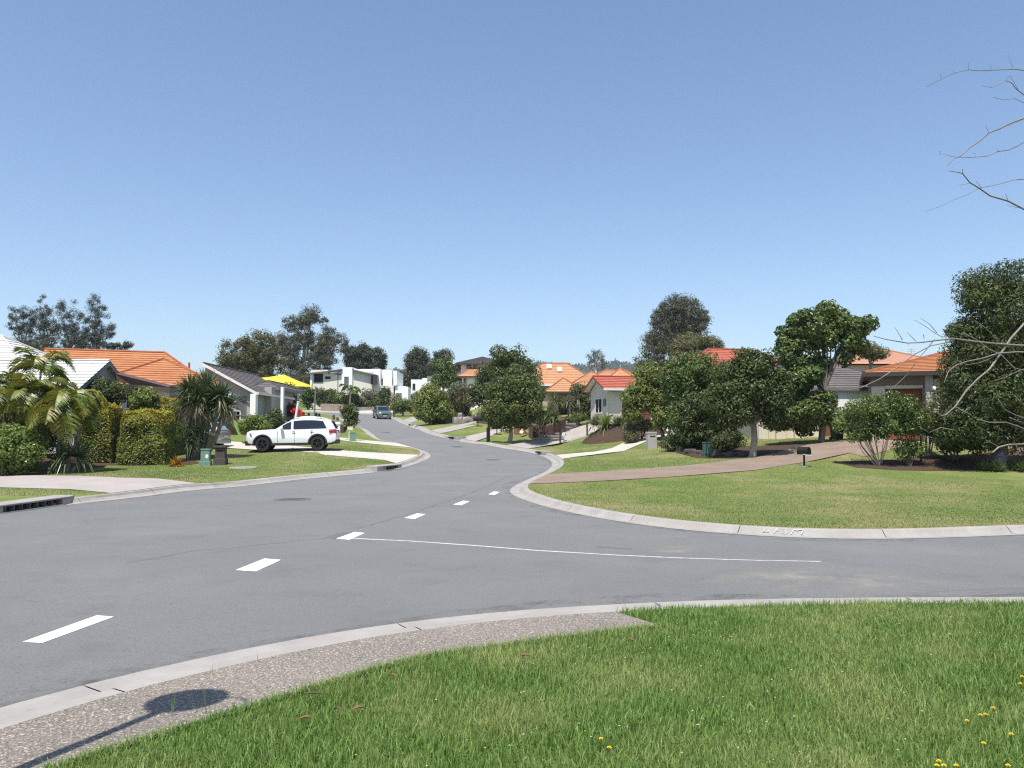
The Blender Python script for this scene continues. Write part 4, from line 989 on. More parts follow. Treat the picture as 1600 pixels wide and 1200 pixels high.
L_HEDGE = leaf_mat('hedge_leaves', (.055, .080, .012), (.26, .285, .060), (.26, .25, .05), trans=.28, rough=.4, nscale=1.1)
L_GOLD = leaf_mat('golden_hedge_tips', (.30, .27, .025), (.52, .42, .05), (.34, .33, .05), trans=.3, rough=.45)
L_SHRUB = leaf_mat('bright_shrub_leaves', (.10, .17, .030), (.20, .26, .06), (.14, .17, .04), trans=.3, rough=.35, nscale=1.5)
L_PALM = leaf_mat('palm_leaflets', (.055, .100, .014), (.19, .225, .040), (.25, .22, .045), trans=.3, rough=.38, nscale=1.2)
L_YUCCA = leaf_mat('yucca_blades', (.045, .085, .030), (.085, .13, .045), (.12, .15, .06), trans=.12, rough=.35, spec=.5, nscale=2)
L_DEAD = leaf_mat('dead_blades', (.26, .20, .11), (.38, .31, .19), trans=.2, rough=.7)
L_CROTON = leaf_mat('croton_leaves', (.26, .09, .015), (.38, .24, .03), (.12, .10, .02), trans=.2)
L_ORANGE = leaf_mat('orange_flowers', (.26, .16, .02), (.42, .27, .03), trans=.2)
L_RED = leaf_mat('red_flowers', (.55, .022, .018), (.70, .05, .03), trans=.2)
L_REDLEAF = leaf_mat('dark_red_leaves', (.12, .02, .02), (.22, .05, .03), (.10, .06, .03), trans=.2)
L_BLUE = leaf_mat('blue_flowers', (.10, .10, .34), (.17, .16, .45), trans=.2)
L_STRAP = leaf_mat('strap_leaves', (.06, .10, .030), (.12, .16, .055), (.16, .18, .07), trans=.2, rough=.4)
L_SILVER = leaf_mat('grey_green_leaves', (.13, .15, .09), (.20, .21, .13), (.24, .22, .13), trans=.2, rough=.5)
M_BARK = mat('bark_grey_brown', (.16, .135, .11), .9, (.22, .19, .16), 5, bump=.8, bscale=24, spec=.2)
M_BARKP = mat('pale_gum_bark', (.44, .40, .35), .85, (.30, .27, .23), 2, bump=.4, bscale=15, spec=.2)
M_BARKG = mat('bark_warm_grey', (.25, .21, .175), .9, (.32, .27, .22), 4, bump=.6, bscale=20, spec=.2)
M_TWIG = mat('inner_twigs', (.045, .042, .022), .95, (.06, .06, .03), 8, spec=.1)
M_BARE = mat('bare_branch_bark', (.24, .21, .18), .8, (.20, .17, .14), 8, bump=.4, bscale=40, spec=.3, layers=[((.42, .39, .34), 3, .55, .7, .6)])

# ------------------------------------------------------------------ leaves
def unit(a): return a / (np.linalg.norm(a, axis=-1, keepdims=True) + 1e-9)
def leaf_quads(p, nrm, l, w, droop=0.0):
    n = len(p)
    t = np.cross(nrm, rng.normal(0, 1, (n, 3))); t = unit(t)
    if droop: t = unit(t * (1 - droop) + np.array([0, 0, -1.0]) * droop)
    b = unit(np.cross(nrm, t))
    l = np.broadcast_to(l, (n,))[:, None] * rng.uniform(.65, 1.3, (n, 1)); w = np.broadcast_to(w, (n,))[:, None] * rng.uniform(.7, 1.2, (n, 1))
    fold = unit(np.cross(t, b)) * w * .22
    V = np.stack([p - t * l / 2, p + b * w / 2 + fold, p + t * l / 2, p - b * w / 2 + fold], 1)
    return V.reshape(-1, 3), np.arange(n * 4).reshape(-1, 4)
def crown_points(blobs, n_clump, per, cr, shell=.5, flat=.85, soft=.27):
    """clumps of leaves scattered through ellipsoids, denser toward each clump's skin"""
    vol = np.array([b[3] * b[4] * b[5] for b in blobs]); pr = vol ** .75; pr /= pr.sum()
    cs = []; P_, N_ = [], []
    idx = rng.choice(len(blobs), n_clump, p=pr)
    for i in idx:
        b = np.array(blobs[i]); d = unit(rng.normal(0, 1, 3)); r = rng.uniform(0, 1) ** shell
        c = b[:3] + d * b[3:] * r * .88
        k = cr * rng.uniform(.6, 1.35); m = int(per * rng.uniform(.6, 1.35))
        dd = unit(rng.normal(0, 1, (m, 3))); rr_ = rng.uniform(0, 1, (m, 1)) ** soft
        pts = c + dd * rr_ * np.array([k, k, k * flat])
        P_.append(pts); N_.append(unit(dd * 1.0 + rng.normal(0, .38, (m, 3)) + np.array([0, 0, .22]))); cs.append(c)
    return np.vstack(P_), np.vstack(N_), np.array(cs)
def limbs(mb, base, fork, targets, r0, m=0, n=7):
    """a trunk from base to fork with limbs that leave it at different heights and end in twigs"""
    base, fork = np.array(base, float), np.array(fork, float)
    mid = base * .5 + fork * .5 + rng.normal(0, r0 * .5, 3) * np.array([1, 1, 0])
    mb.tube([base - np.array([0, 0, .15]), base + (mid - base) * .12, mid, fork], [r0 * 1.45, r0 * 1.08, r0 * .9, r0 * .75], n + 2, m)
    for tg in targets:
        tg = np.array(tg); s = fork + (base - fork) * rng.uniform(0, .22)
        q1 = s + (tg - s) * .4 + np.array([0, 0, .12]) * np.linalg.norm(tg - s) + rng.normal(0, .05, 3) * np.linalg.norm(tg - s)
        q2 = s + (tg - s) * .75 + rng.normal(0, .06, 3) * np.linalg.norm(tg - s)
        mb.tube([s, q1, q2, tg], [r0 * .5, r0 * .33, r0 * .2, r0 * .07], n - 1, m, cap=False)
def tree(name, label, d, base, blobs, n_clump, per, cr, ls, lm, bm=None, r0=.16, fork=None, stems=1, group=None, cat='tree', lw=.5, droop=0, depth=.8, n_limb=9, shell=.5, extra=None, trunk_name='trunk', sink=0.0, basez=None, soft=.27):
    """blobs are (u, v, ru, rv[, depth offset]) in photo pixels turned into metres at depth d"""
    bx = P(base[0], 675, d)[0]; bz = zl(bx, d) if basez is None else basez
    o = np.array([bx, d, bz - sink])
    t = thing(name, label, cat, o, 0, group)
    B = []
    for b in blobs:
        dd = d + (b[4] if len(b) > 4 else 0)
        c = P(b[0], b[1], dd); k = dd / F_PX
        B.append([c[0] - o[0], c[1] - o[1], c[2] - o[2], b[2] * k, b[2] * k * depth, b[3] * k])
    B = [[b[0], b[1], b[2], b[3] * 1.06, b[4] * 1.06, b[5] * 1.06] for b in B]
    p, n, cs = crown_points(B, int(n_clump * (1.05 if soft < .4 else 3.0)), int(per * (2.0 if soft < .4 else .85)), cr * (1.05 if soft < .4 else .72), shell, soft=soft)
    keep = p[:, 2] > .05
    V, Q = leaf_quads(p[keep], n[keep], ls, ls * lw, droop)
    np_mesh('crown' if cat == 'tree' else 'foliage', V, quads=Q, mats=[lm], parent=t)
    mb = MB()
    lo = min(b[2] - b[5] for b in B); mc = np.mean([b[:3] for b in B], axis=0)
    if cat == 'shrub' or stems > 6:
        for s in range(stems * 2):
            a = 2 * math.pi * s / (stems * 2); q0 = np.array([math.cos(a), math.sin(a), 0]) * r0 * 3; tg = cs[rng.integers(len(cs))] * np.array([.9, .9, .95])
            q1 = q0 + (tg - q0) * .5 + np.array([tg[0] * .12, tg[1] * .12, -.05]); mb.tube([q0 - np.array([0, 0, .1]), q1, tg], [r0, r0 * .7, r0 * .3], 6, cap=False)
    else: 
      for s in range(stems):
        a = 2 * math.pi * s / max(1, stems) + .5; off = np.array([math.cos(a), math.sin(a), 0]) * (0 if stems == 1 else r0 * 2.2)
        if fork is not None: fk = P(fork[0], fork[1], d) - o
        else: fk = np.array([mc[0] * .35, mc[1] * .35, max(.5, lo + (mc[2] - lo) * .35)])
        if stems > 1: fk = fk + off * 3.0
        tg = cs[rng.choice(len(cs), min(n_limb, len(cs)), replace=False)]
        limbs(mb, off, fk, tg, r0)
    mb.build(trunk_name, bm or M_BARK, t, smooth=True)
    return t
TG = 'trees beyond the houses'
# she-oaks behind the left houses
for (us, lab, x0) in (([(32, 512, 19, 32), (20, 492, 9, 14), (44, 490, 11, 14), (36, 545, 26, 20), (52, 520, 14, 30)], 'thin grey she-oak, leftmost of the four behind the white tiled roof', 30),
                  ([(68, 508, 19, 36), (64, 476, 7, 16), (78, 480, 7, 14), (66, 540, 24, 20), (84, 520, 14, 30)], 'grey she-oak, second from the left behind the white tiled roof', 66),
                  ([(104, 510, 19, 36), (96, 480, 7, 16), (111, 476, 6, 16), (122, 512, 11, 28), (106, 540, 26, 18), (130, 530, 16, 22)], 'darker dense she-oak, third from the left behind the white tiled roof', 106),
                  ([(150, 500, 18, 30), (148, 472, 10, 10), (172, 512, 8, 20), (140, 532, 24, 20), (165, 490, 8, 12), (136, 510, 10, 20), (158, 530, 14, 16)], 'airy she-oak with a visible trunk, rightmost behind the orange roof', 146)):
    tree('sheoak_tree', lab, 96, (x0, 0), us, 34, 95, .75, .34, L_SHEOAK, M_BARK, .2, lw=.16, droop=.25, group=TG, n_limb=14, shell=.45, soft=.6)
tree('low_tree', 'low feathery tree top just above the orange ridge on the left', 92, (188, 0), [(176, 541, 12, 7), (196, 539, 12, 6)], 10, 80, .5, .3, L_SHEOAK, M_BARK, .12, lw=.3, group=TG, soft=.6)
# gums behind the grey house
tree('gum_tree', 'rounded olive green tree behind the charcoal roof, left of the big gum', 108, (392, 0), [(400, 548, 38, 34), (375, 566, 30, 28), (420, 565, 30, 30), (352, 572, 14, 24), (352, 545, 10, 14), (395, 590, 45, 18)], 120, 95, 1.15, .36, L_OLIVE, M_BARK, .35, group=TG, lw=.34, droop=.2, n_limb=14, soft=.55)
tree('gum_tree', 'tallest pale limbed gum tree behind the yellow shade sail', 150, (470, 0), [(488, 495, 27, 18), (455, 505, 14, 20), (470, 530, 34, 26), (515, 530, 26, 24), (505, 562, 28, 24), (460, 570, 26, 26), (440, 535, 14, 18), (538, 540, 9, 14), (480, 590, 40, 16), (470, 500, 16, 16), (500, 545, 30, 26), (450, 550, 20, 22)], 170, 95, 1.2, .38, L_GUM, M_BARKP, .42, fork=(475, 575), group=TG, lw=.32, droop=.3, n_limb=20, shell=.62, soft=.55)
tree('gum_tree', 'dark round gum tree behind the big white flat roofed house', 165, (572, 0), [(570, 553, 26, 18), (550, 560, 14, 20), (592, 560, 14, 16), (570, 575, 34, 12)], 75, 90, 1.35, .48, L_GUMD, M_BARK, .4, group=TG, lw=.36, droop=.2, soft=.55)
tree('gum_tree', 'dark gum tree with a domed crown between the two white houses', 160, (660, 0), [(652, 562, 20, 19), (660, 580, 20, 16), (640, 572, 9, 14)], 62, 95, 1.35, .46, L_GUMD, M_BARKP, .4, fork=(655, 590), group=TG, lw=.36, droop=.2, soft=.55)
tree('gum_tree', 'dark gum tree touching the right side of the domed gum', 158, (694, 0), [(692, 560, 17, 14), (700, 580, 16, 18), (678, 575, 12, 14)], 50, 95, 1.3, .46, L_GUMD, M_BARKP, .35, group=TG, lw=.36, droop=.2, soft=.55)
tree('tree', 'slim open branched tree in front of the small white house', 104, (693, 0), [(692, 574, 15, 16), (700, 592, 14, 16), (684, 596, 10, 14), (706, 560, 6, 10)], 42, 60, .75, .3, L_MID, M_BARK, .16, group='street trees', n_limb=14, shell=.8, fork=(693, 600))
tree('wattle_tree', 'hazy grey green tree at the foot of the hill beside the domed gum', 185, (632, 0), [(632, 592, 18, 12), (640, 600, 20, 10)], 36, 80, 1.5, .5, L_GUM, M_BARK, .2, group=TG, lw=.4, soft=.55)
tree('thin_tree', 'thin airy tree standing against the hill above the orange roofs', 150, (932, 0), [(932, 557, 16, 11), (924, 566, 11, 9), (941, 568, 9, 10)], 20, 20, .9, .4, L_GUM, M_BARKP, .2, group=TG, lw=.32, droop=.3, n_limb=16, shell=.8, fork=(931, 578), soft=.55)
tree('gum_tree', 'tall broad gum tree rising behind the red tiled roof', 135, (1060, 0), [(1062, 485, 36, 27), (1040, 505, 28, 26), (1080, 515, 30, 26), (1098, 500, 12, 20), (1022, 535, 22, 18), (1050, 540, 36, 22), (1010, 558, 12, 10), (1000, 570, 11, 14), (1030, 565, 18, 12)], 190, 90, 1.3, .4, L_GUM, M_BARKP, .5, fork=(1058, 545), group=TG, lw=.34, droop=.3, n_limb=22, soft=.55)
tree('olive_tree', 'low domed olive coloured tree between the red roof and the tall gum', 98, (1085, 0), [(1085, 540, 40, 17), (1065, 548, 24, 12), (1108, 546, 20, 12), (1085, 560, 45, 10)], 95, 90, .95, .32, L_OLIVE, M_BARK, .25, group=TG, lw=.4)
tree('olive_tree', 'small olive tree behind the ridge of the grey brown roof', 66, (1362, 0), [(1360, 548, 20, 12), (1345, 545, 10, 11), (1378, 554, 14, 8)], 34, 80, .5, .22, L_OLIVE, M_BARK, .14, group=TG, lw=.4)

# street trees on the right
tree('street_tree', 'dark dome shaped street tree with a short trunk, on the verge beside the lamp', 60, (796, 0), [(806, 608, 34, 26), (785, 625, 30, 28), (822, 630, 28, 30), (804, 645, 42, 24), (775, 645, 18, 20), (838, 645, 12, 16), (800, 585, 18, 12)], 120, 130, .62, .21, L_STREET, M_BARKG, .17, fork=(798, 668), group='street trees', depth=.9)
tree('street_tree', 'taller rounded tree standing behind the dome shaped street tree', 76, (754, 0), [(790, 565, 30, 20), (812, 570, 18, 22), (770, 590, 26, 24), (815, 592, 22, 24), (760, 612, 22, 22), (795, 600, 36, 30), (745, 620, 14, 16), (828, 575, 9, 14)], 125, 115, .8, .26, L_DARK, M_BARKG, .2, fork=(757, 632), group='street trees')
tree('street_tree', 'yellow green leafy street tree in front of the white houses', 76, (678, 0), [(678, 622, 22, 18), (665, 634, 16, 18), (690, 640, 18, 16), (672, 648, 24, 10)], 60, 100, .62, .27, L_LIME, M_BARK, .11, fork=(678, 655), group='street trees', stems=2)
tree('street_tree', 'feathery olive green tree between the yellow green tree and the lamp', 79, (714, 0), [(715, 625, 22, 22), (726, 640, 14, 18), (702, 640, 12, 20), (714, 650, 22, 8)], 60, 100, .65, .24, L_OLIVE, M_BARK, .11, group='street trees', lw=.35, stems=2)
tree('street_tree', 'small round tree by the white letterbox pillar near the green car', 101, (630, 0), [(631, 632, 13, 9), (624, 636, 9, 7), (638, 637, 7, 6)], 22, 80, .6, .24, L_MID, M_BARK, .13, fork=(630, 643), group='street trees')
tree('street_tree', 'young sapling with a cream sign on the left verge', 54, (546, 0), [(546, 645, 10, 9), (553, 652, 7, 8), (540, 640, 7, 6), (549, 662, 7, 5), (537, 650, 4, 4)], 20, 45, .32, .17, L_DARK, M_BARKG, .045, fork=(546, 660), group='street trees', n_limb=10, lw=.55)
tree('leafy_tree', 'yellow tipped tree at the left end of the shrubbery by the white driveway', 52, (1040, 0), [(1010, 592, 26, 18), (1000, 618, 24, 22), (1040, 610, 28, 34), (990, 645, 10, 10), (1035, 645, 26, 22), (1060, 585, 18, 14)], 95, 120, .55, .20, L_LIME, M_BARK, .07, fork=(1040, 668), group='shrubbery by the white driveway', stems=4, lw=.45)
tree('leafy_tree', 'deep green tree in the middle of the shrubbery by the white driveway', 49, (1082, 0), [(1080, 576, 36, 24), (1065, 610, 28, 32), (1100, 612, 34, 34), (1075, 650, 36, 24), (1055, 590, 20, 20), (1115, 590, 22, 26)], 110, 130, .55, .19, L_MID, M_BARK, .07, fork=(1080, 672), group='shrubbery by the white driveway', stems=4, lw=.42)
tree('leafy_tree', 'low dark leafy tree in front of the deep green one, above the rocks', 44.5, (1108, 0), [(1112, 630, 34, 26), (1090, 645, 32, 28), (1125, 660, 32, 22), (1105, 678, 40, 14), (1075, 672, 26, 14)], 85, 120, .5, .18, L_DARK, M_BARK, .06, fork=(1108, 690), group='shrubbery by the white driveway', stems=3, lw=.5)
tree('street_tree', 'round dark tree with a forked pale trunk beside the brown driveway', 40, (1175, 0), [(1175, 570, 40, 24), (1145, 595, 36, 30), (1200, 600, 32, 32), (1170, 615, 50, 28), (1130, 625, 28, 26), (1205, 632, 26, 22), (1160, 645, 38, 14), (1128, 655, 18, 18), (1210, 655, 18, 12)], 170, 130, .52, .17, L_DARK, M_BARKG, .17, fork=(1178, 660), group='street trees', n_limb=12, lw=.5)
tree('street_tree', 'tallest street tree with large glossy leaves, in front of the grey brown roof', 45, (1283, 0), [(1255, 515, 38, 28), (1300, 500, 40, 20), (1335, 515, 26, 26), (1240, 550, 28, 30), (1345, 545, 14, 12), (1265, 580, 28, 28), (1240, 610, 26, 36), (1270, 640, 42, 26), (1228, 645, 30, 26), (1255, 660, 26, 14), (1320, 560, 12, 10), (1300, 530, 34, 14)], 150, 120, .55, .24, L_MID, M_BARK, .17, fork=(1290, 605), group='street trees', n_limb=22, lw=.55, shell=.6)
tree('street_tree', 'huge dark evergreen at the right edge behind the bare branches', 35, (1560, 0), [(1575, 450, 62, 42), (1532, 475, 34, 44), (1510, 560, 34, 44), (1510, 630, 44, 44), (1600, 660, 90, 50), (1600, 520, 90, 60), (1535, 545, 50, 50), (1500, 590, 30, 40), (1560, 620, 80, 50), (1500, 660, 50, 30), (1640, 600, 80, 80), (1500, 520, 14, 16), (1545, 670, 60, 24)], 430, 120, .62, .16, L_DARK, M_BARK, .3, fork=(1560, 660), group='street trees', n_limb=14, lw=.4)
# garden bushes on the right
for (u, bl, lab, st) in ((1372, [(1350, 642, 40, 20), (1390, 634, 38, 20), (1325, 660, 22, 18), (1375, 662, 46, 22), (1345, 675, 32, 16)], 'wide multi stemmed shrub beside the black mailbox lawn', 9),
                     (1420, [(1410, 640, 32, 18), (1428, 655, 24, 20), (1400, 668, 32, 18), (1420, 700, 18, 14)], 'narrower multi stemmed shrub right of the wide one', 8)):
    tree('garden_shrub', lab, 36, (u, 0), bl, 46, 90, .36, .13, L_MID, M_BARK, .022, fork=(u, 690), group='multi stemmed shrubs on the corner lawn', stems=st, cat='shrub', trunk_name='stems', n_limb=5, lw=.5)
tree('leafy_shrub', 'dark dense shrub low against the trunk of the huge evergreen', 37.5, (1490, 0), [(1485, 680, 34, 22), (1465, 660, 22, 22), (1520, 690, 26, 14)], 46, 110, .42, .15, L_DARK, M_BARK, .06, cat='shrub', trunk_name='stems', stems=3)
tree('leafy_shrub', 'sprawling shrub with pale spent flowers by the house pillar at right', 38.5, (1448, 0), [(1450, 645, 14, 20), (1455, 670, 14, 14)], 20, 70, .3, .12, L_OLIVE, M_BARK, .04, cat='shrub', trunk_name='stems', stems=3)

def shrub(label, u, v, ru, rv, d, lm, n_clump=26, per=80, cr=.32, ls=.13, name='garden_shrub', group=None, lw=.5, extra=()):
    return tree(name, label, d, (u, 0), [(u, v, ru, rv)] + list(extra), n_clump, per, cr, ls, lm, M_TWIG, .03, cat='shrub', group=group, stems=3, trunk_name='stems', n_limb=5, lw=lw)
# left garden
shrub('glossy bright leaved shrub at the left edge beside the paved driveway', 20, 702, 44, 36, 33, L_SHRUB, 75, 90, .36, .16, lw=.55)
shrub('broad dark thicket filling the shade behind the left palms', 50, 668, 62, 40, 37.5, L_DARK, 120, 110, .5, .16, extra=[(78, 662, 30, 42), (0, 655, 40, 45), (-50, 660, 50, 50)])
shrub('dark leafy bush behind the left palms, under the grey gable', 165, 616, 32, 22, 43.5, L_DARK, 50, 110, .42, .15, extra=[(138, 628, 20, 18)])
shrub('rounded bright green bush against the pale grey house', 398, 662, 22, 15, 49, L_SHRUB, 40, 90, .38, .15, extra=[(385, 670, 14, 10), (412, 668, 12, 10)])
shrub('dark clipped bush beside the porch column of the grey house', 430, 657, 14, 13, 53, L_DARK, 24, 80, .4, .16)
shrub('shrub with dark red leaves below the yellow shade sail', 455, 640, 9, 9, 72, L_REDLEAF, 16, 60, .4, .18)
shrub('round bush covered in bright red flowers behind the white sail pole', 463, 643, 6, 5, 70, L_RED, 12, 40, .25, .16, extra=[(470, 644, 3, 4)])
shrub('tall dark green shrub left of the red flowering bush', 452, 622, 10, 24, 74, L_MID, 26, 70, .5, .22)
# around the white houses
for (u, v, ru, rv, m, lab) in ((505, 620, 14, 13, L_DARK, 'dark bushy shrub under the left window of the big white house'), (480, 618, 10, 18, L_MID, 'tall green shrub at the left corner of the big white house'),
                          (519, 622, 5, 12, L_DARK, 'slim dark cone shaped shrub before the big white house'), (530, 624, 6, 9, L_LIME, 'light green shrub left of the small palm'),
                          (540, 625, 9, 9, L_DARK, 'dark low shrub at the foot of the small palm'), (553, 624, 8, 9, L_DARK, 'dark low shrub just right of the small palm'), (578, 622, 14, 11, L_SILVER, 'wide grey green shrub before the middle of the white house'),
                          (603, 622, 8, 14, L_DARK, 'dark upright shrub beside the white house entrance'), (590, 630, 9, 7, L_MID, 'small green shrub between the grey green one and the entrance'), (572, 631, 12, 6, L_DARK, 'low dark hedge shrub behind the wall of the white house'),
                          (616, 628, 5, 9, L_SILVER, 'small greyish shrub by the white house garage')):
    shrub(lab, u, v, ru, rv, 121, m, 22, 55, .7, .34, group='shrubs before the big white house')
for (u, v, ru, rv, m, lab) in ((617, 634, 6, 5, L_ORANGE, 'bush covered in orange flowers right of the green car'), (642, 637, 6, 5, L_GOLD, 'golden yellow bush right of the small round tree'), (655, 635, 7, 4, L_ORANGE, 'low orange flowered bush above the white letterbox pillar'), (650, 622, 7, 12, L_SILVER, 'tall greyish shrub behind the orange flowered bush'), (626, 636, 5, 5, L_GOLD, 'yellow bush just right of the orange flowered bush')):
    shrub(lab, u, v, ru, rv, 107, m, 18, 60, .45, .26, group='bright bushes near the green car')
# right side gardens
shrub('grey green bush with pale flowers on the bark mound by the white driveway', 1000, 664, 16, 8, 53.5, L_SILVER, 30, 80, .35, .14, extra=[(985, 668, 12, 6)])
shrub('olive bush at the bottom of the bark mound', 985, 682, 9, 7, 52, L_OLIVE, 16, 80, .3, .13)
shrub('low dark shrub spreading over the rocks left of the dark service pillar', 1062, 692, 24, 10, 45.5, L_DARK, 30, 80, .35, .14, extra=[(1085, 696, 18, 8)])
shrub('low dark shrub spreading over the rocks left of the forked trunk', 1140, 690, 22, 12, 43, L_DARK, 30, 80, .35, .14, extra=[(1120, 694, 14, 8)])
shrub('dark bush under the eave beside the cream gable', 912, 630, 12, 24, 69, L_DARK, 40, 80, .6, .22, extra=[(905, 610, 9, 12), (915, 645, 10, 10)])
shrub('dark shrub under the dome shaped street tree', 845, 655, 14, 10, 66, L_DARK, 26, 70, .4, .18)
shrub('red brown shrub behind the pair of dark mailboxes', 782, 664, 9, 6, 73, L_REDLEAF, 16, 70, .35, .18)
shrub('dark shrub beside the boulders under the yellow green tree', 693, 655, 18, 7, 77.5, L_DARK, 24, 70, .45, .2)
shrub('low green bush at the top of the stone steps', 905, 652, 12, 5, 66, L_MID, 20, 70, .3, .16, extra=[(885, 655, 7, 4)])

# clipped hedges: leaves on and just inside the faces of a soft box, the new growth on top golden
def hedge(label, u0, u1, v0, v1, d, dep, gold=.25, ls=.13, n=11000, round_=.35, name='hedge', lm=None):
    a, b = P(u0, v1, d), P(u1, v0, d); cx = (a[0] + b[0]) / 2; bz = zl(cx, d)
    w, h = (b[0] - a[0]) / 2, b[2] - bz
    t = thing(name, label, 'hedge', (cx, d, bz), 0, 'golden hedges in the left garden')
    k = rng.choice(3, n, p=np.array([w * h * 2, dep * h * 2 * .8, w * dep * 2]) / (w * h * 2 + dep * h * 1.6 + w * dep * 2))
    x, y, z = rng.uniform(-w, w, n), rng.uniform(0, dep, n), rng.uniform(.04, h, n)
    inn = rng.exponential(.07, n)
    s = rng.uniform(0, 1, n) < .75
    y[k == 0] = np.where(s, inn, dep - inn)[k == 0]; s2 = rng.uniform(0, 1, n) < .5
    x[k == 1] = np.where(s2, -w + inn, w - inn)[k == 1]; z[k == 2] = h - inn[k == 2] * .9
    nr = np.zeros((n, 3)); nr[k == 0, 1] = np.where(s, -1, 1)[k == 0]; nr[k == 1, 0] = np.where(s2, -1, 1)[k == 1]; nr[k == 2, 2] = 1
    # soften the corners and let the surface wander
    q = np.c_[x / w, (y - dep / 2) / (dep / 2), (z - h * .5) / (h * .5)]; ex = np.maximum(0, np.abs(q) - (1 - round_)); el = np.linalg.norm(ex, axis=1) / round_
    sc = np.where(el > 1, 1 - (1 - 1 / np.maximum(el, 1)) * round_ * .8, 1)
    top = q[:, 2] > 0
    x = np.where(top, x * sc, x); y = np.where(top, dep / 2 + (y - dep / 2) * sc, y); z = np.where(top, h * .5 + (z - h * .5) * sc, z)
    wob = .07 * np.sin(x * 3.1 + z * 2.3) + .06 * np.sin(z * 4.1 - x * 1.7 + 2)
    p = np.c_[x, y + wob * (k == 0), z + .05 * np.sin(x * 4.3 + y * 3) + .06 * np.abs(rng.normal(0, 1, n)) * (k == 2)]
    V, Q = leaf_quads(p, unit(nr + rng.normal(0, .55, (n, 3)) + np.array([0, -.1, .3])), ls, ls * .55)
    g = (rng.uniform(0, 1, n) < np.clip((p[:, 2] / h - (1 - gold)) / gold * .75, 0, .85) + .05).astype(np.int32)
    np_mesh('foliage', V, quads=Q, mats=[lm or L_HEDGE, L_GOLD], parent=t, mi4=g)
    mb = MB(); mb.box(-w * .86, w * .86, dep * .12, dep * .88, .12, h * .86)
    for xx in np.linspace(-w * .7, w * .7, 5): mb.tube([(xx, dep * .4, -.1), (xx, dep * .45, .3)], .03, 6)
    mb.build('twigs', M_TWIG, t)
hedge('clipped golden green box hedge in front, beside the green pillar box', 182, 259, 643, 725, 38.6, 1.5, .30, .12, 15000, .5)
hedge('golden topped hedge directly left of the clipped box hedge', 122, 176, 632, 721, 39.4, 1.4, .5, .12, 9000, .5)
hedge('loose golden hedge standing behind the clipped box hedge', 196, 276, 622, 690, 43, 1.4, .5, .13, 9000, .5)
shrub('yellow green shrub with spiky shoots topping the rear hedge', 226, 622, 22, 14, 42.8, L_LIME, 26, 80, .32, .15, extra=[(222, 608, 5, 8)])

# palms
def fronds(name, parent, m, top, n, length, rise, drop, nleaf=26, ll=.5, lw=.035, ang0=None, tilt=.9):
    """arching fronds: a tapering midrib with paired leaflets"""
    VV, QQ = [], []; off = 0; mb = MB()
    for i in range(n):
        a = (2 * math.pi * i / n if ang0 is None else ang0[i]) + rng.uniform(-.3, .3); L = length * rng.uniform(.8, 1.15); up = rise * rng.uniform(.5, 1.3); dn = drop * rng.uniform(.7, 1.3)
        s = np.linspace(0, 1, 10); dirv = np.array([math.cos(a), math.sin(a)])
        c = np.c_[dirv[0] * L * (s - .18 * s * s), dirv[1] * L * (s - .18 * s * s), up * L * s - dn * L * s ** 2.2] + np.array(top)
        mb.tube(c, list(np.linspace(.028, .006, 10)), 5)
        sl = np.repeat(np.linspace(.12, 1, nleaf), 2); side = np.tile([1, -1], nleaf)
        base = np.c_[np.interp(sl, s, c[:, 0]), np.interp(sl, s, c[:, 1]), np.interp(sl, s, c[:, 2])]
        tg = np.gradient(c, axis=0); tg = unit(np.c_[np.interp(sl, s, tg[:, 0]), np.interp(sl, s, tg[:, 1]), np.interp(sl, s, tg[:, 2])])
        sd = np.c_[-dirv[1] * side, dirv[0] * side, np.zeros(len(sl))]
        ld = unit(sd * .85 + tg * .55 + np.array([0, 0, 1]) * rng.uniform(-.35, .35, (len(sl), 1)) * tilt)
        l = ll * np.sin(np.clip(sl * 1.05, 0, 1) * np.pi) ** .6 * rng.uniform(.85, 1.1, len(sl)) + .06
        w = unit(np.cross(ld, np.c_[sd[:, 1], -sd[:, 0], np.full(len(sl), .6)])) * lw / 2
        mid = base + ld * l[:, None] * .5; tip = base + ld * l[:, None] + np.array([0, 0, -.28]) * l[:, None]
        V = np.stack([base - w * .5, base + w * .5, mid + w, mid - w, tip], 1)
        n_ = len(sl); ii = np.arange(n_)[:, None] * 5 + off
        VV.append(V.reshape(-1, 3)); QQ.append((ii + np.array([0, 1, 2, 3]), ii + np.array([3, 2, 4]))); off += n_ * 5
    o = np_mesh(name, np.vstack(VV), quads=np.vstack([q[0] for q in QQ]), tris=np.vstack([q[1] for q in QQ]), mats=[m], parent=parent)
    mb.build('midrib', m, o, smooth=True)
def palm(label, u, d, tops, n, L, rise=.6, drop=.9, r=.06, m=None, ll=.5, nleaf=34, name='palm', base_u=None, group='palms in the left garden', lw=.04):
    b = at(base_u or u, d); t = thing(name, label, 'palm', b, 0, group)
    mb = MB()
    for (tu, tv, dd) in tops:
        p = P(tu, tv, d + dd) - b; q = np.array([p[0] * .45 + rng.uniform(-.1, .1), p[1] * .4, -.1])
        mb.tube([q, q * .5 + p * .5 + np.array([rng.uniform(-.06, .06), 0, 0]), p], [r * 1.2, r, r * .8], 8)
        fronds('fronds', t, m or L_PALM, p, n, L, rise, drop, nleaf, ll, lw)
    mb.build('trunk', M_BARKG, t, smooth=True)
palm('golden cane palm clump at the far left of the garden', 10, 34.5, [(8, 620, 0), (-14, 605, .6), (22, 640, .3)], 13, 1.7, .8, 1.0, lw=.055, ll=.55)
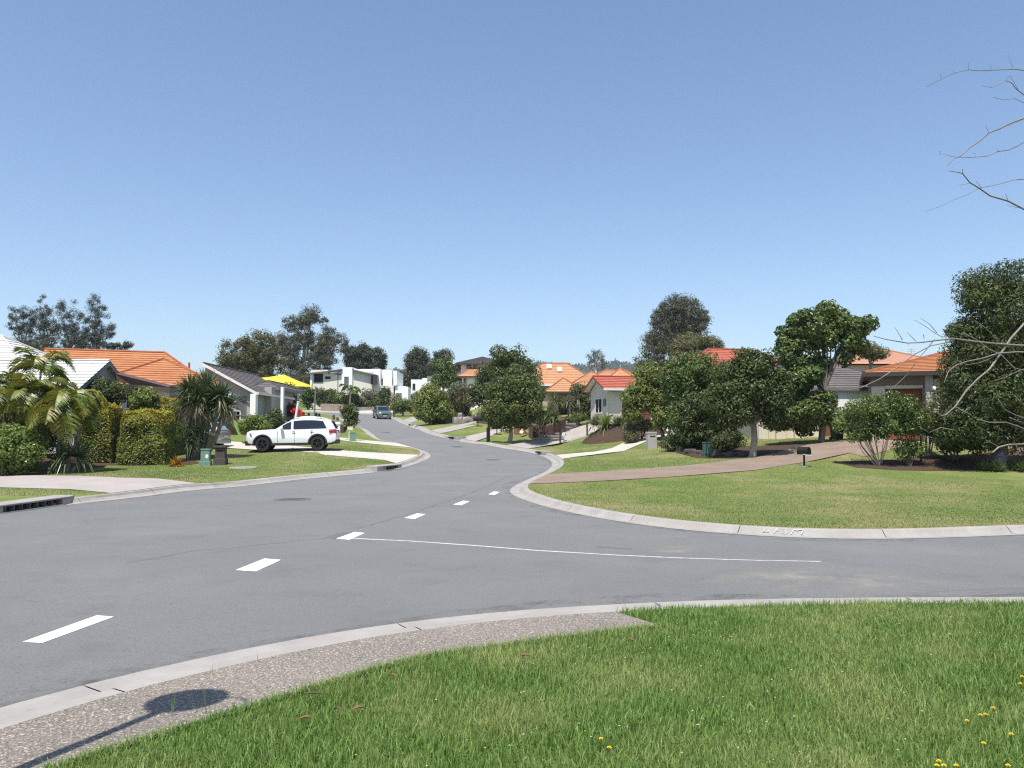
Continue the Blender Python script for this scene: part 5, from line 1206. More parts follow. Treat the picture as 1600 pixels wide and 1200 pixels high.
palm('tallest golden cane palm clump with a frond rising over the white roof', 55, 35, [(52, 612, 0), (64, 578, .8), (40, 632, -.4), (72, 622, .4)], 13, 1.6, 1.0, 1.0, lw=.055, ll=.55)
palm('drooping golden cane palm clump nearest the golden hedges', 98, 34.3, [(100, 628, 0), (88, 645, -.5), (116, 618, .6), (108, 640, .2)], 12, 1.5, .7, 1.1, lw=.055, ll=.55)
palm('small palm in front of the big white house', 547, 119, [(548, 608, 0)], 11, 1.9, .75, .8, .14, L_MID, .7, 16, group=None, lw=.14)
# rosettes of sword leaves
def rosette(VV, QQ, off, c, n, L, w, up=.2, m=None, droop=.35):
    d = unit(rng.normal(0, 1, (n, 3)) + np.array([0, 0, up])); d[:, 2] = np.where(d[:, 2] < -.45, -d[:, 2] * .6, d[:, 2]); d = unit(d)
    l = L * rng.uniform(.75, 1.15, n)[:, None]; s = unit(np.cross(d, np.array([0, 0, 1.0]) + rng.normal(0, .3, (n, 3)))) * w / 2
    c = np.array(c); base = c + d * .05; mid = c + d * l * .55 + np.array([0, 0, -.05]) * l; tip = c + d * l + np.array([0, 0, -droop]) * l * np.clip(1 - d[:, 2:3], .2, 1.4)
    V = np.stack([base - s * .7, base + s * .7, mid + s, mid - s, tip], 1).reshape(-1, 3); ii = np.arange(n)[:, None] * 5 + off
    VV.append(V); QQ.append((ii + np.array([0, 1, 2, 3]), ii + np.array([3, 2, 4]))); return off + n * 5
def sword_plant(name, label, u, d, heads, n, L, w, m, r=.07, group=None, dead=0, droop=.35, up=.35, base_u=None):
    b = at(base_u or u, d); t = thing(name, label, 'plant', b, 0, group)
    VV, QQ, off = [], [], 0; DV, DQ, doff = [], [], 0; mb = MB()
    for (hu, hv, dd) in heads:
        p = P(hu, hv, d + dd) - b
        off = rosette(VV, QQ, off, p, n, L, w, up, droop=droop)
        mb.tube([(p[0] * .3, p[1] * .3, -.1), (p[0] * .75, p[1] * .75, p[2] * .5), p], [r * 1.3, r, r * .8], 8)
        if dead:
            k = dead; dv = unit(np.c_[rng.normal(0, .45, (k, 2)), np.full(k, -1.0)]); l = L * rng.uniform(.7, 1.1, k)[:, None]; s = unit(np.cross(dv, rng.normal(0, 1, (k, 3)))) * w / 2
            bs = p + np.c_[rng.normal(0, .12, (k, 2)), rng.uniform(-.3, .1, k)]; V = np.stack([bs - s, bs + s, bs + dv * l * .6 + s, bs + dv * l * .6 - s, bs + dv * l], 1).reshape(-1, 3)
            ii = np.arange(k)[:, None] * 5 + doff; DV.append(V); DQ.append((ii + np.array([0, 1, 2, 3]), ii + np.array([3, 2, 4]))); doff += k * 5
    np_mesh('leaves', np.vstack(VV), np.vstack([q[0] for q in QQ]), np.vstack([q[1] for q in QQ]), [m], t)
    if dead: np_mesh('dead_leaves', np.vstack(DV), np.vstack([q[0] for q in DQ]), np.vstack([q[1] for q in DQ]), [L_DEAD], t)
    mb.build('trunk', M_BARK, t, smooth=True)
sword_plant('yucca', 'big many headed yucca with sword leaves in front of the silver car', 318, 41.5, [(298, 608, 0), (322, 602, .3), (345, 618, 0), (306, 630, -.3), (330, 636, .2), (353, 634, .2), (292, 626, .3), (314, 618, -.2)], 190, 1.0, .06, L_YUCCA, .11, None, 60, base_u=308, droop=.25)
sword_plant('strap_plant', 'dark strappy clump at the foot of the yucca', 298, 41, [(290, 690, 0), (305, 688, .2), (296, 672, .3), (312, 676, .2)], 80, 1.0, .05, L_YUCCA, .05, None)
sword_plant('cycad', 'dark spiky cycad in the shade beside the paved driveway', 108, 34, [(108, 712, 0), (90, 720, .2), (124, 716, .3)], 90, 1.2, .05, L_YUCCA, .1, None, droop=.5)
for k, (hs, u, d, lab) in enumerate((([(868, 628, 0)], 868, 65, 'tall spiky dracaena close against the dome shaped street tree'), ([(858, 650, 0)], 851, 63.5, 'low dracaena at the left of the terraced garden'), ([(862, 640, 0)], 860, 64, 'slender dracaena with grey green head in the terraced garden'), ([(868, 652, 0)], 867, 63, 'short thick stemmed dracaena beside the stone steps'),
                                 ([(888, 628, 0)], 888, 68, 'pale yellow green dracaena in front of the timber door'), ([(903, 624, 0)], 903, 68.5, 'large bright dracaena left of the cream gable'), ([(846, 615, 0)], 848, 68, 'dark dracaena behind the dome shaped street tree'))):
    sword_plant('dracaena', lab, u, d, hs, 75, 1.0 if k not in (3, 4) else .8, .075, L_SILVER if k in (2, 4, 5) else L_STRAP, .07, 'spiky plants in the terraced garden', droop=.45)
def tuft_bed(name, label, spots, L, w, m, n=60, group=None, cat='plant'):
    for i, (u, v, d) in enumerate(spots):
        b = at(u, d); t_ = thing(name, label[i] if isinstance(label, (list, tuple)) else label, cat, b, 0, group)
        VV, QQ = [], []; rosette(VV, QQ, 0, (0, 0, .02), n, L, w, 1.2, droop=.5)
        np_mesh('leaves', VV[0], QQ[0][0], QQ[0][1], [m], t_)
tuft_bed('croton', ['orange and yellow leaved croton at the right end of the clipped hedge'], [(279, 722, 38)], .52, .07, L_CROTON, 90)
sp = [(935, 0, 56), (946, 0, 55.4), (957, 0, 55.2), (968, 0, 55), (979, 0, 55), (950, 0, 57), (965, 0, 56.5)]
for i, (u, v, d) in enumerate(sp):
    pass
# agapanthus under the evergreen
for i, (u, d, fl, lab) in enumerate(((1535, 34.6, 0, 'agapanthus clump without flowers, leftmost under the evergreen'), (1556, 34.3, 1, 'agapanthus clump with a blue flower head, left of two under the evergreen'), (1580, 34.6, 0, 'flowerless agapanthus clump between the two blue flower heads'), (1592, 34.2, 1, 'agapanthus clump with a blue flower head, nearest the right edge'))):
    b = at(u, d); t_ = thing('agapanthus', lab, 'plant', b, 0, 'agapanthus under the evergreen')
    VV, QQ = [], []; rosette(VV, QQ, 0, (0, 0, .02), 90, .65, .035, 1.1, droop=.55)
    np_mesh('leaves', VV[0], QQ[0][0], QQ[0][1], [L_STRAP], t_)
    if fl:
        mb = MB(); mb.tube([(0, 0, 0), (.04, -.1, .5), (.03, -.15, .72)], .008, 5); mb.build('stalk', L_STRAP, t_)
        p = np.array([.03, -.15, .76]) + rng.normal(0, .045, (120, 3)); V, Q = leaf_quads(p, unit(rng.normal(0, 1, (120, 3))), .05, .03); np_mesh('blossoms', V, quads=Q, mats=[L_BLUE], parent=t_)

# bare tree whose branches reach in from the right
def bare_tree():
    D = 8.4
    bx = 6.9; by = 8.2; bz = zl(bx, by); o = np.array([bx, by, bz])
    t = thing('bare_tree', 'leafless tree reaching thin grey branches in from the right edge', 'tree', o)
    mb = MB(); top = [(0, 0, -.2), (.05, .05, 1.2), (-.05, .1, 2.4), (.05, .1, 3.8), (.1, .2, 5.2), (.22, .1, 6.3), (.38, .02, 7.0)]
    mb.tube(top, [.13, .10, .08, .058, .035, .018, .006], 10); mb.build('trunk', M_BARE, t, smooth=True)
    mb = MB()
    def px(lst, d0, d1): return [P(u, v, d0 + (d1 - d0) * i / max(1, len(lst) - 1)) - o for i, (u, v) in enumerate(lst)]
    reg = []
    def br(lst, d0, d1, r0, r1, root=None):
        if root is None and reg and r0 < .02:                         # a twig starts on the branch it grows from
            e0 = min(reg, key=lambda q: (q[0] - lst[-1][0]) ** 2 + (q[1] - lst[-1][1]) ** 2); e1 = min(reg, key=lambda q: (q[0] - lst[0][0]) ** 2 + (q[1] - lst[0][1]) ** 2)
            f0 = (e0[0] - lst[-1][0]) ** 2 + (e0[1] - lst[-1][1]) ** 2; f1 = (e1[0] - lst[0][0]) ** 2 + (e1[1] - lst[0][1]) ** 2
            d1 = e0[2]; d0 = d1 - .1
            if f1 < f0: d0 = e1[2]; d1 = d0 - .1
        for i in range(len(lst) - 1):
            for k in range(6):
                f = (i + k / 6) / (len(lst) - 1); w = k / 6; reg.append((lst[i][0] * (1 - w) + lst[i + 1][0] * w, lst[i][1] * (1 - w) + lst[i + 1][1] * w, d0 + (d1 - d0) * f))
        """list runs from the tip in the picture towards the trunk"""
        pts = px(lst, d0, d1)
        if root is not None:
            a = np.array(root, float); pts = pts + [pts[-1] * .5 + a * .5 + np.array([0, 0, -.05]), a]
        mb.tube(pts, list(np.linspace(r1 * .6, r0 * .38, len(pts))), 6)
    W = .018
    br([(1447, 136), (1480, 119), (1492, 114), (1512, 109), (1530, 110.5), (1560, 109), (1585, 108), (1610, 111), (1660, 120)], 8.0, 8.3, W, .004, (.1, .2, 4.8))
    for a, b in (((1471, 123), (1469, 115)), ((1513, 109), (1514, 98)), ((1549, 108), (1546, 101)), ((1583, 107), (1575, 85)), ((1492, 114), (1489, 109))): br([b, a], 8.1, 8.15, .004, .002)
    br([(1534, 134), (1550, 137), (1562, 132), (1571, 126), (1580, 129), (1588, 139), (1602, 150), (1660, 190)], 7.8, 8.2, W, .003, (.1, .2, 4.4))
    br([(1571, 126), (1577, 118)], 7.9, 7.95, .004, .002); br([(1592, 142), (1584, 128), (1578, 118)][::-1], 7.9, 8, .005, .003)
    br([(1552, 152), (1568, 156), (1586, 154), (1602, 162), (1650, 190)], 8.1, 8.3, .012, .003, (.1, .2, 4.2))
    br([(1481, 258), (1490, 248), (1501, 244), (1515, 231), (1530, 221), (1546, 207), (1562, 201), (1580, 192), (1602, 184), (1660, 170)], 7.6, 8.1, .03, .006, (0, .1, 3.9))
    br([(1468, 240), (1490, 245), (1516, 246), (1542, 244), (1558, 237), (1577, 234), (1590, 228), (1602, 220), (1660, 215)], 7.7, 8.1, .022, .003, (0, .1, 3.7))
    for a, b in (((1469, 241), (1468, 236)), ((1525, 241), (1520, 238)), ((1560, 236), (1556, 232)), ((1545, 208), (1540, 196)), ((1575, 197), (1600, 186))): br([b, a], 7.8, 7.85, .005, .002)
    br([(1483, 267), (1497, 269), (1504, 271), (1515, 285), (1530, 294), (1547, 306), (1575, 314), (1602, 328), (1660, 350)], 7.5, 8.0, .03, .006, (0, .1, 3.3))
    for a, b in (((1504, 271), (1504, 264)), ((1515, 286), (1499, 290)), ((1534, 294), (1525, 283)), ((1575, 313), (1571, 303)), ((1602, 327), (1574, 321)), ((1590, 322), (1585, 326))): br([b, a], 7.7, 7.75, .006, .003)
    br([(1445, 331), (1470, 322), (1490, 312), (1510, 305), (1530, 294), (1560, 288), (1585, 281), (1610, 280), (1660, 278)], 8.1, 8.3, .012, .003, (0, .1, 3.6))
    # lower limbs crossing the evergreen
    br([(1365, 525), (1383, 530), (1400, 533), (1418, 536), (1440, 535), (1462, 532), (1490, 529), (1510, 532), (1545, 536), (1580, 539), (1620, 541), (1700, 560)], 7.0, 8.0, .035, .005, (0, .1, 2.3))
    br([(1300, 603), (1320, 610), (1345, 606), (1375, 592), (1400, 575), (1430, 553), (1455, 540), (1475, 536), (1495, 530)], 6.8, 7.5, .014, .006)
    br([(1380, 620), (1405, 597), (1418, 585), (1435, 560), (1447, 547), (1460, 530)], 6.9, 7.2, .010, .003)
    for L in ([(1398, 511), (1406, 524), (1410, 531)], [(1417, 519), (1424, 526), (1431, 533)], [(1429, 500), (1445, 509), (1460, 520), (1473, 527)], [(1438, 497), (1452, 506), (1464, 520)], [(1419, 540), (1420, 536)], [(1444, 530), (1443, 523)]): br(L, 7.1, 7.25, .008, .003)
    br([(1460, 640), (1470, 650), (1478, 648), (1493, 635), (1510, 610), (1530, 590), (1545, 578), (1560, 558), (1580, 528), (1610, 495), (1680, 450)], 7.2, 8.0, .034, .008, (0, .1, 2.9))
    br([(1475, 598), (1482, 580), (1495, 570), (1510, 565), (1535, 560), (1560, 552), (1590, 550), (1640, 552)], 7.3, 7.9, .026, .005, (0, .1, 2.1))
    br([(1495, 563), (1510, 570), (1530, 567), (1548, 560), (1560, 551)], 7.3, 7.5, .010, .004); br([(1505, 520), (1525, 530), (1545, 545), (1565, 555), (1585, 575), (1605, 580)], 7.4, 7.8, .012, .004)
    br([(1525, 502), (1540, 512), (1555, 528), (1563, 535)], 7.4, 7.5, .010, .004); br([(1543, 598), (1570, 590), (1590, 580), (1620, 570)], 7.4, 7.8, .010, .004)
    br([(1494, 636), (1504, 642), (1516, 647)][::-1], 7.2, 7.3, .008, .004); br([(1527, 655), (1545, 660), (1572, 660), (1590, 666), (1604, 672), (1660, 690)], 7.3, 7.9, .022, .008, (0, .1, 1.4))
    br([(1560, 625), (1570, 640), (1585, 648), (1605, 655), (1660, 660)], 7.4, 8, .02, .009, (0, .1, 1.6)); br([(1577, 652), (1590, 658), (1605, 662)], 7.5, 7.8, .014, .006); br([(1585, 618), (1597, 630), (1610, 635)], 7.5, 7.8, .012, .005)
    br([(1551, 707), (1560, 699), (1575, 695), (1600, 694), (1660, 700)], 7.3, 7.9, .024, .012, (0, .1, 1.1)); br([(1541, 688), (1553, 694), (1562, 699)], 7.3, 7.4, .008, .005)
    br([(1436, 667), (1445, 672), (1452, 676)], 7.0, 7.1, .008, .005); br([(1452, 676), (1470, 668), (1490, 672)], 7.1, 7.2, .008, .006)
    def limb(p, d, L, r, lev):
        pts = [np.array(p, float)]; d = np.array(d, float)
        for k in range(5):
            d = unit(d + rng.normal(0, .16, 3) + np.array([0, 0, .07])); pts.append(pts[-1] + d * L / 5)
        mb.tube(pts, list(np.linspace(r, r * .3, 6)), 6)
        if lev:
            for k in (1, 2, 3, 4, 5):
                q = pts[k]; nd = unit(d + rng.normal(0, .6, 3))
                if nd[0] < .1: nd[0] = abs(nd[0]) + .1
                limb(q, nd, L * rng.uniform(.35, .55), r * .5, lev - 1)
    for k in range(11):                                               # the rest of the crown, away from the street
        h = 1.6 + 4.6 * k / 10; a = math.radians(rng.uniform(-105, 30)); limb((.03, .08, h), (math.cos(a), math.sin(a), rng.uniform(.3, .8)), 2.9 - .32 * h + rng.uniform(0, .5), .034 - .003 * h, 2)
    mb.build('branches', M_BARE, t, smooth=True)
bare_tree()

# forested hills on the horizon
M_HILL = mat('wooded_hill', (.045, .065, .035), .95, (.075, .09, .05), .02, bump=.6, bscale=.05, spec=.1, layers=[((.09, .10, .06), .06, .5, .7, .6)])
M_HILLTREE = leaf_mat('hill_trees', (.04, .06, .032), (.08, .095, .05), trans=.1)
def hills():
    us = np.arange(-500, 2200, 6.0); D = 1500.0
    prof = np.interp(us, [-500, 0, 300, 500, 600, 625, 650, 700, 760, 830, 870, 900, 960, 1000, 1100, 1300, 1500, 2200], [585, 590, 592, 596, 584, 577, 576, 580, 572, 568, 569, 572, 567, 568, 575, 580, 580, 585])
    prof = prof + 1.6 * np.sin(us * .11) + .9 * np.sin(us * .31 + 1)
    V = []
    for k, (f, dd) in enumerate(((0, -700), (.35, -420), (.75, -180), (1, 0), (.8, 260), (0, 700))):
        for u, v in zip(us, prof):
            p = P(u, v, D); h = (p[2] - 7) * f * (1 + (.06 * math.sin(u * .05 + k * 2) if 0 < f < 1 else 0))
            s = (D + dd) / D; V.append((p[0] * s, D + dd, 6.5 + h))
    n = len(us); V = np.array(V); Q = [(k * n + i, k * n + i + 1, (k + 1) * n + i + 1, (k + 1) * n + i) for k in range(5) for i in range(n - 1)]
    kind(np_mesh('hills', V, quads=Q, mats=[M_HILL], smooth=True), 'structure')
    # the far wood on the slopes and along the crest
    i = rng.integers(0, n - 1, 30000); f = rng.uniform(0, 1, 30000) ** .8
    a = V[n + i] * (1 - f)[:, None] + V[3 * n + i] * f[:, None]
    a[:, 0] += rng.uniform(-4, 4, len(a)); a[:, 2] = np.interp(f, [0, .55, 1], [0, 1, 2])[:, ] * 0 + np.where(f < .55, V[n + i, 2] + (V[2 * n + i, 2] - V[n + i, 2]) * f / .55, V[2 * n + i, 2] + (V[3 * n + i, 2] - V[2 * n + i, 2]) * (f - .55) / .45)
    a[:, 1] = D + np.where(f < .55, -420 + 240 * f / .55, -180 + 180 * (f - .55) / .45)
    p = a + rng.normal(0, 1.6, a.shape) + np.array([0, 0, 2.0])
    W, Q2 = leaf_quads(p, unit(rng.normal(0, 1, p.shape)), 5.0, 4.0)
    kind(np_mesh('far_wood', W, quads=Q2, mats=[M_HILLTREE]), 'stuff', 'far blue grey woodland covering the hills on the horizon', 'woodland')
hills()
# ------------------------------------------------------------------ object materials
M_CARW = plain('white_car_paint', (.78, .78, .77), .25, coat=.8)
M_CARS = plain('silver_car_paint', (.42, .43, .43), .3, metal=.5, coat=.6)
M_CARG = plain('green_car_paint', (.10, .145, .115), .28, metal=.3, coat=.7)
M_TINT = plain('tinted_glass', (.012, .016, .024), .05, spec=.7)
M_CLAD = plain('black_cladding', (.018, .018, .019), .6)
M_TYRE = mat('tyre_rubber', (.014, .014, .014), .85, (.022, .022, .022), 12)
M_RIMB = plain('black_alloy', (.03, .03, .032), .3, metal=.4)
M_RIMS = plain('silver_wheel', (.42, .42, .41), .35, metal=.6)
M_CHROME = plain('bright_metal', (.6, .6, .6), .2, metal=1)
M_REDL = plain('red_lens', (.35, .01, .012), .2)
M_CLEARL = plain('headlight_lens', (.28, .29, .31), .12)
M_PLATE = plain('number_plate', (.55, .55, .50), .4)
M_GREENBOX = mat('green_pillar_box', (.16, .26, .215), .7, (.135, .225, .19), 6)
M_POLEG = mat('dark_green_pole', (.020, .045, .036), .5, (.03, .055, .045), 6)
M_STEEL = plain('dark_steel', (.055, .055, .058), .45, metal=.4)
M_GALV = plain('grey_steel_post', (.20, .21, .235), .5, metal=.3)
M_WPOST = plain('white_post', (.72, .72, .69), .5)
M_BLACKP = plain('black_metal_box', (.010, .010, .010), .6, spec=.25)
M_YEL = mat('yellow_shade_cloth', (.72, .58, .03), .85, (.66, .52, .025), 1.5)
M_TIMBER = mat('dark_sleeper', (.085, .055, .042), .9, (.12, .085, .065), 3, bump=.4, bscale=20)
M_SLEEP = mat('weathered_sleeper', (.27, .255, .225), .9, (.20, .19, .17), 3, bump=.4, bscale=20)
M_ROCK = mat('boulder_stone', (.30, .27, .235), .9, (.20, .185, .165), 2, bump=.8, bscale=8, layers=[((.42, .38, .33), 4, .55, .7, .6)])
M_ROCK_SHADE = mat('shaded_boulder_stone', (.10, .092, .083), .9, (.07, .065, .058), 2, bump=.8, bscale=8)  # boulder stone darkened to stand in for the shade under planting
M_SAND = mat('sandstone_wall', (.40, .31, .20), .9, (.32, .24, .15), 2, bump=.6, bscale=9, layers=[((.24, .17, .10), 5, .58, .72, .6)])
M_BRICKG = mat('weathered_brick_wall', (.25, .20, .16), .9, (.30, .24, .19), 6, bump=.6, bscale=12)
M_LETTER = mat('dark_brick', (.060, .048, .045), .9, (.085, .068, .062), 9, bump=.5, bscale=25)
M_REDSIGN = plain('red_board', (.48, .025, .04), .5)
M_CREAMSIGN = plain('cream_board', (.66, .60, .40), .6)
M_WHITEP = plain('white_board', (.74, .73, .71), .5)
M_TERRA = plain('clay_pot', (.33, .16, .10), .8)

# ------------------------------------------------------------------ cars
def loft(mb, rings, m=0, caps=True):
    n = len(rings[0]); b = [p for r in rings for p in r]
    fs = [(i * n + k, i * n + (k + 1) % n, (i + 1) * n + (k + 1) % n, (i + 1) * n + k) for i in range(len(rings) - 1) for k in range(n)]
    if caps: fs += [tuple(range(n))[::-1], tuple(range((len(rings) - 1) * n, len(rings) * n))]
    mb.add(b, fs, m)
def wheel(car, x, y, r, w, rim_m, spokes=5, side=1):
    """tyre and rim; side is +1 when the outside faces +y"""
    mb = MB(); n = 28
    prof = [(r * .62, -w / 2), (r * .93, -w / 2), (r, -w * .32), (r, w * .32), (r * .93, w / 2), (r * .62, w / 2)]
    V = [(rr_ * math.cos(2 * math.pi * k / n), yy, rr_ * math.sin(2 * math.pi * k / n)) for rr_, yy in prof for k in range(n)]
    mb.add(V, [(i * n + k, i * n + (k + 1) % n, (i + 1) * n + (k + 1) % n, (i + 1) * n + k) for i in range(5) for k in range(n)])
    o = mb.build('wheel', M_TYRE, car, smooth=True, autosmooth=40); o.location = (x, y, r)
    mb = MB(); yo = side * w * .40
    V = [(rr_ * math.cos(2 * math.pi * k / n), yy, rr_ * math.sin(2 * math.pi * k / n)) for rr_, yy in ((r * .66, yo), (r * .60, yo + side * .012), (r * .56, yo - side * .03)) for k in range(n)]
    mb.add(V, [(i * n + k, i * n + (k + 1) % n, (i + 1) * n + (k + 1) % n, (i + 1) * n + k) for i in range(2) for k in range(n)])
    for s in range(spokes):
        a = 2 * math.pi * s / spokes + .3; ca, sa = math.cos(a), math.sin(a); h = r * .085
        q = [(ca * r * .1 - sa * h, sa * r * .1 + ca * h), (ca * r * .1 + sa * h, sa * r * .1 - ca * h), (ca * r * .6 + sa * h * .75, sa * r * .6 - ca * h * .75), (ca * r * .6 - sa * h * .75, sa * r * .6 + ca * h * .75)]
        mb.slab([(p[0], yo - side * .02, p[1]) for p in q], (0, side * .028, 0))
    mb.add([(r * .13 * math.cos(2 * math.pi * k / 10), yo + side * .015, r * .13 * math.sin(2 * math.pi * k / 10)) for k in range(10)], [tuple(range(10))])
    mb.build('rim', rim_m, o)
    mb = MB(); V = [(r * .6 * math.cos(2 * math.pi * k / n), yo - side * .05, r * .6 * math.sin(2 * math.pi * k / n)) for k in range(n)]; mb.add(V, [tuple(range(n))]); mb.build('hub', M_BLACKP, o)
def bool_cut(o, cutters):
    for c in cutters:
        m = o.modifiers.new('cut', 'BOOLEAN'); m.operation = 'DIFFERENCE'; m.object = c; m.solver = 'EXACT'; m.material_mode = 'TRANSFER'
    dg = bpy.context.evaluated_depsgraph_get(); me = bpy.data.meshes.new_from_object(o.evaluated_get(dg))
    o.modifiers.clear(); old = o.data; o.data = me; me.name = o.name; bpy.data.meshes.remove(old)
    for c in cutters: bpy.data.objects.remove(c, do_unlink=True)
def car(name, label, loc, rz, paint, S, group, slope=0.0, clad=False, rim=None, spokes=5, roofrails=False):
    """S: side profile. stations front (x=0) to rear (x=L) of lower body (x, z bottom, z shoulder, z top, half width), and the greenhouse"""
    t = thing(name, label, 'car', loc, rz, group); t.rotation_euler = (0, slope, rz)
    L, W, r, xf, xr = S['L'], S['W'], S['r'], S['xf'], S['xr']; ox = L / 2
    rings = []
    for (x, zb, zm, zs, zt, hw) in S['body']:
        X = x - ox
        half = [(X, hw * .86, zb), (X, hw * .97, zb + .06), (X, hw, zm), (X, hw * .985, (zm + zs) / 2), (X, hw * .93, zs), (X, hw * .80, zs + (zt - zs) * .7), (X, hw * .4, zt)]
        rings.append(half + [(p[0], -p[1], p[2]) for p in half[::-1]])
    mb = MB(); loft(mb, rings); body = mb.build('body', paint, None, smooth=True)
    cut = []
    for x in (xf, xr):
        for s in (-1, 1):
            c = MB(); n = 28; R = r + .065; c.add([(x - ox + R * math.cos(2 * math.pi * k / n), y, r * 1.02 + R * math.sin(2 * math.pi * k / n)) for y in (s * W * .28, s * W * .62) for k in range(n)],
                  [tuple(range(n))[::-1], tuple(range(n, 2 * n))] + [(k, (k + 1) % n, n + (k + 1) % n, n + k) for k in range(n)])
            o = c.build('cutter', M_CLAD)
            bm = bmesh.new(); bm.from_mesh(o.data); bmesh.ops.recalc_face_normals(bm, faces=bm.faces); bm.to_mesh(o.data); bm.free()
            cut.append(o)
    bm = bmesh.new(); bm.from_mesh(body.data); bmesh.ops.recalc_face_normals(bm, faces=bm.faces); bm.to_mesh(body.data); bm.free()
    bpy.context.view_layer.update(); bool_cut(body, cut); body.parent = t; body.data.set_sharp_from_angle(angle=math.radians(35))
    mb = MB(); mb.box(-ox + .35, ox - .35, -W * .36, W * .36, S['sill'] - .04, r * 1.9); mb.build('chassis', M_CLAD, t)
    # greenhouse: belt outline and roof outline joined by sloping pillars
    g = S['gh']; bz = S['belt']
    rg = []
    for (x, z, hw) in g:
        X = x - ox; rg.append([(X, hw * 1.0, bz(x)), (X, hw * .97 - .05 * (z - bz(x)), bz(x) + (z - bz(x)) * .5), (X, hw * .93 - .14 * (z - bz(x)), z - .05 * min(1, max(0, (z - bz(x)) / .2))), (X, hw * .66, z + .0), (X, -hw * .66, z), (X, -(hw * .93 - .14 * (z - bz(x))), z - .05 * min(1, max(0, (z - bz(x)) / .2))), (X, -(hw * .97 - .05 * (z - bz(x))), bz(x) + (z - bz(x)) * .5), (X, -hw, bz(x))])
    mb = MB(); loft(mb, rg); mb.build('roof', paint, t, smooth=True, autosmooth=32)
    def gy(x, z):
        xs = [q[0] for q in g]; zz = np.interp(x, xs, [q[1] for q in g]); hw = np.interp(x, xs, [q[2] for q in g]); b = bz(x); f = np.clip((z - b) / max(.05, zz - b), 0, 1)
        return np.interp(f, [0, .5, 1], [hw, hw * .97 - .05 * (zz - b), hw * .93 - .14 * (zz - b)])
    for poly in S['windows']:
        for s in (-1, 1):
            # a dense strip following the cabin side
            top = poly[0]; bot = poly[1]; n = 9
            tp = np.array([np.interp(np.linspace(0, 1, n), np.linspace(0, 1, len(top)), [p[k] for p in top]) for k in (0, 1)]).T; bt = np.array([np.interp(np.linspace(0, 1, n), np.linspace(0, 1, len(bot)), [p[k] for p in bot]) for k in (0, 1)]).T
            V = []; 
            for a, b in zip(tp, bt):
                for f in (0, .5, 1): q = a * (1 - f) + b * f; V.append((q[0] - ox, s * (gy(q[0], q[1]) + .012), q[1]))
            mb = MB(); mb.add(V, [(i * 3 + k, (i + 1) * 3 + k, (i + 1) * 3 + k + 1, i * 3 + k + 1) for i in range(n - 1) for k in range(2)]); mb.build('window', M_TINT, t, smooth=True)
    for nm, key in (('windscreen', 'ws'), ('rear_window', 'rw')):
        (xa, za, ha), (xb, zb_, hb) = S[key]; d = np.array([zb_ - za, 0, -(xb - xa)]) ; d = d / np.linalg.norm(d) * .02
        if d[2] < 0: d = -d
        mb = MB(); mb.slab([(xa - ox, -ha, za), (xa - ox, ha, za), (xb - ox, hb, zb_), (xb - ox, -hb, zb_)], d); mb.build(nm, M_TINT, t)
    for x in (xf, xr):
        for s in (-1, 1): wheel(t, x - ox, s * (W / 2 - .125), r, .24, rim or M_RIMS, spokes, s)
    if clad:
        for x in (xf, xr):
            for s in (-1, 1):
                mb = MB(); n = 18; R0, R1 = r + .05, r + .135; A = np.linspace(-.18, math.pi + .18, n); y = s * (W / 2 - .012)
                V = [(x - ox + R * math.cos(a), yy, r * 1.02 + R * math.sin(a)) for yy in (y - s * .06, y + s * .022) for R in (R0, R1) for a in A]
                F = []
                for i in range(n - 1):
                    a, b, c, d = i, n + i, 2 * n + i, 3 * n + i
                    F += [(a, a + 1, b + 1, b), (c, d, d + 1, c + 1), (b, b + 1, d + 1, d), (a, c, c + 1, a + 1)]
                F += [(0, n, 3 * n, 2 * n), (n - 1, 3 * n - 1, 4 * n - 1, 2 * n - 1)]
                mb.add(V, F); mb.build('wheel_arch', M_CLAD, t)
        mb = MB()
        for s in (-1, 1): mb.box(xf - ox + r + .1, xr - ox - r - .1, s * W / 2 - .05 if s > 0 else -W / 2 - .012, s * W / 2 + .012 if s > 0 else -W / 2 + .05, S['sill'] - .05, S['sill'] + .09)
        mb.build('sill', M_CLAD, t)
    hb = S.get('bump', .2)
    mb = MB(); mb.box(-ox - .02, -ox + .25, -W * .43, W * .43, S['sill'] - .03, S['sill'] + hb); mb.build('front_bumper', M_CLAD if clad else paint, t, bevel=.04)
    mb = MB(); mb.box(ox - .25, ox + .025, -W * .43, W * .43, S['sill'], S['sill'] + hb); mb.build('rear_bumper', M_CLAD if clad else paint, t, bevel=.04)
    for s in (-1, 1):
        x, z, l, h = S['head']; mb = MB(); mb.slab([(x - ox, s * W * .33, z - h / 2), (x + l - ox, s * W * .497, z - h * .35), (x + l - ox, s * W * .497, z + h * .45), (x + .04 - ox, s * W * .33, z + h / 2)], (-.03, s * .012, .01)); mb.build('headlight', M_CLEARL, t)
        x, z, l, h = S['tail']; mb = MB(); mb.slab([(x - l - ox, s * W * .492, z - h * .3), (x - ox, s * W * .40, z - h / 2), (x - .03 - ox, s * W * .40, z + h / 2), (x - l - ox, s * W * .485, z + h * .45)], (.05, s * .02, 0)); mb.build('tail_light', M_REDL, t)
        x, z = S['mirror']; mb = MB(); mb.box(x - ox, x - ox + .16, min(s * W * .5, s * (W * .5 + .2)), max(s * W * .5, s * (W * .5 + .2)), z, z + .17); mb.box(x - ox + .02, x - ox + .12, min(s * W * .44, s * W * .5), max(s * W * .44, s * W * .5), z - .01, z + .06); mb.build('wing_mirror', S.get('mirror_m', paint), t, bevel=.04)
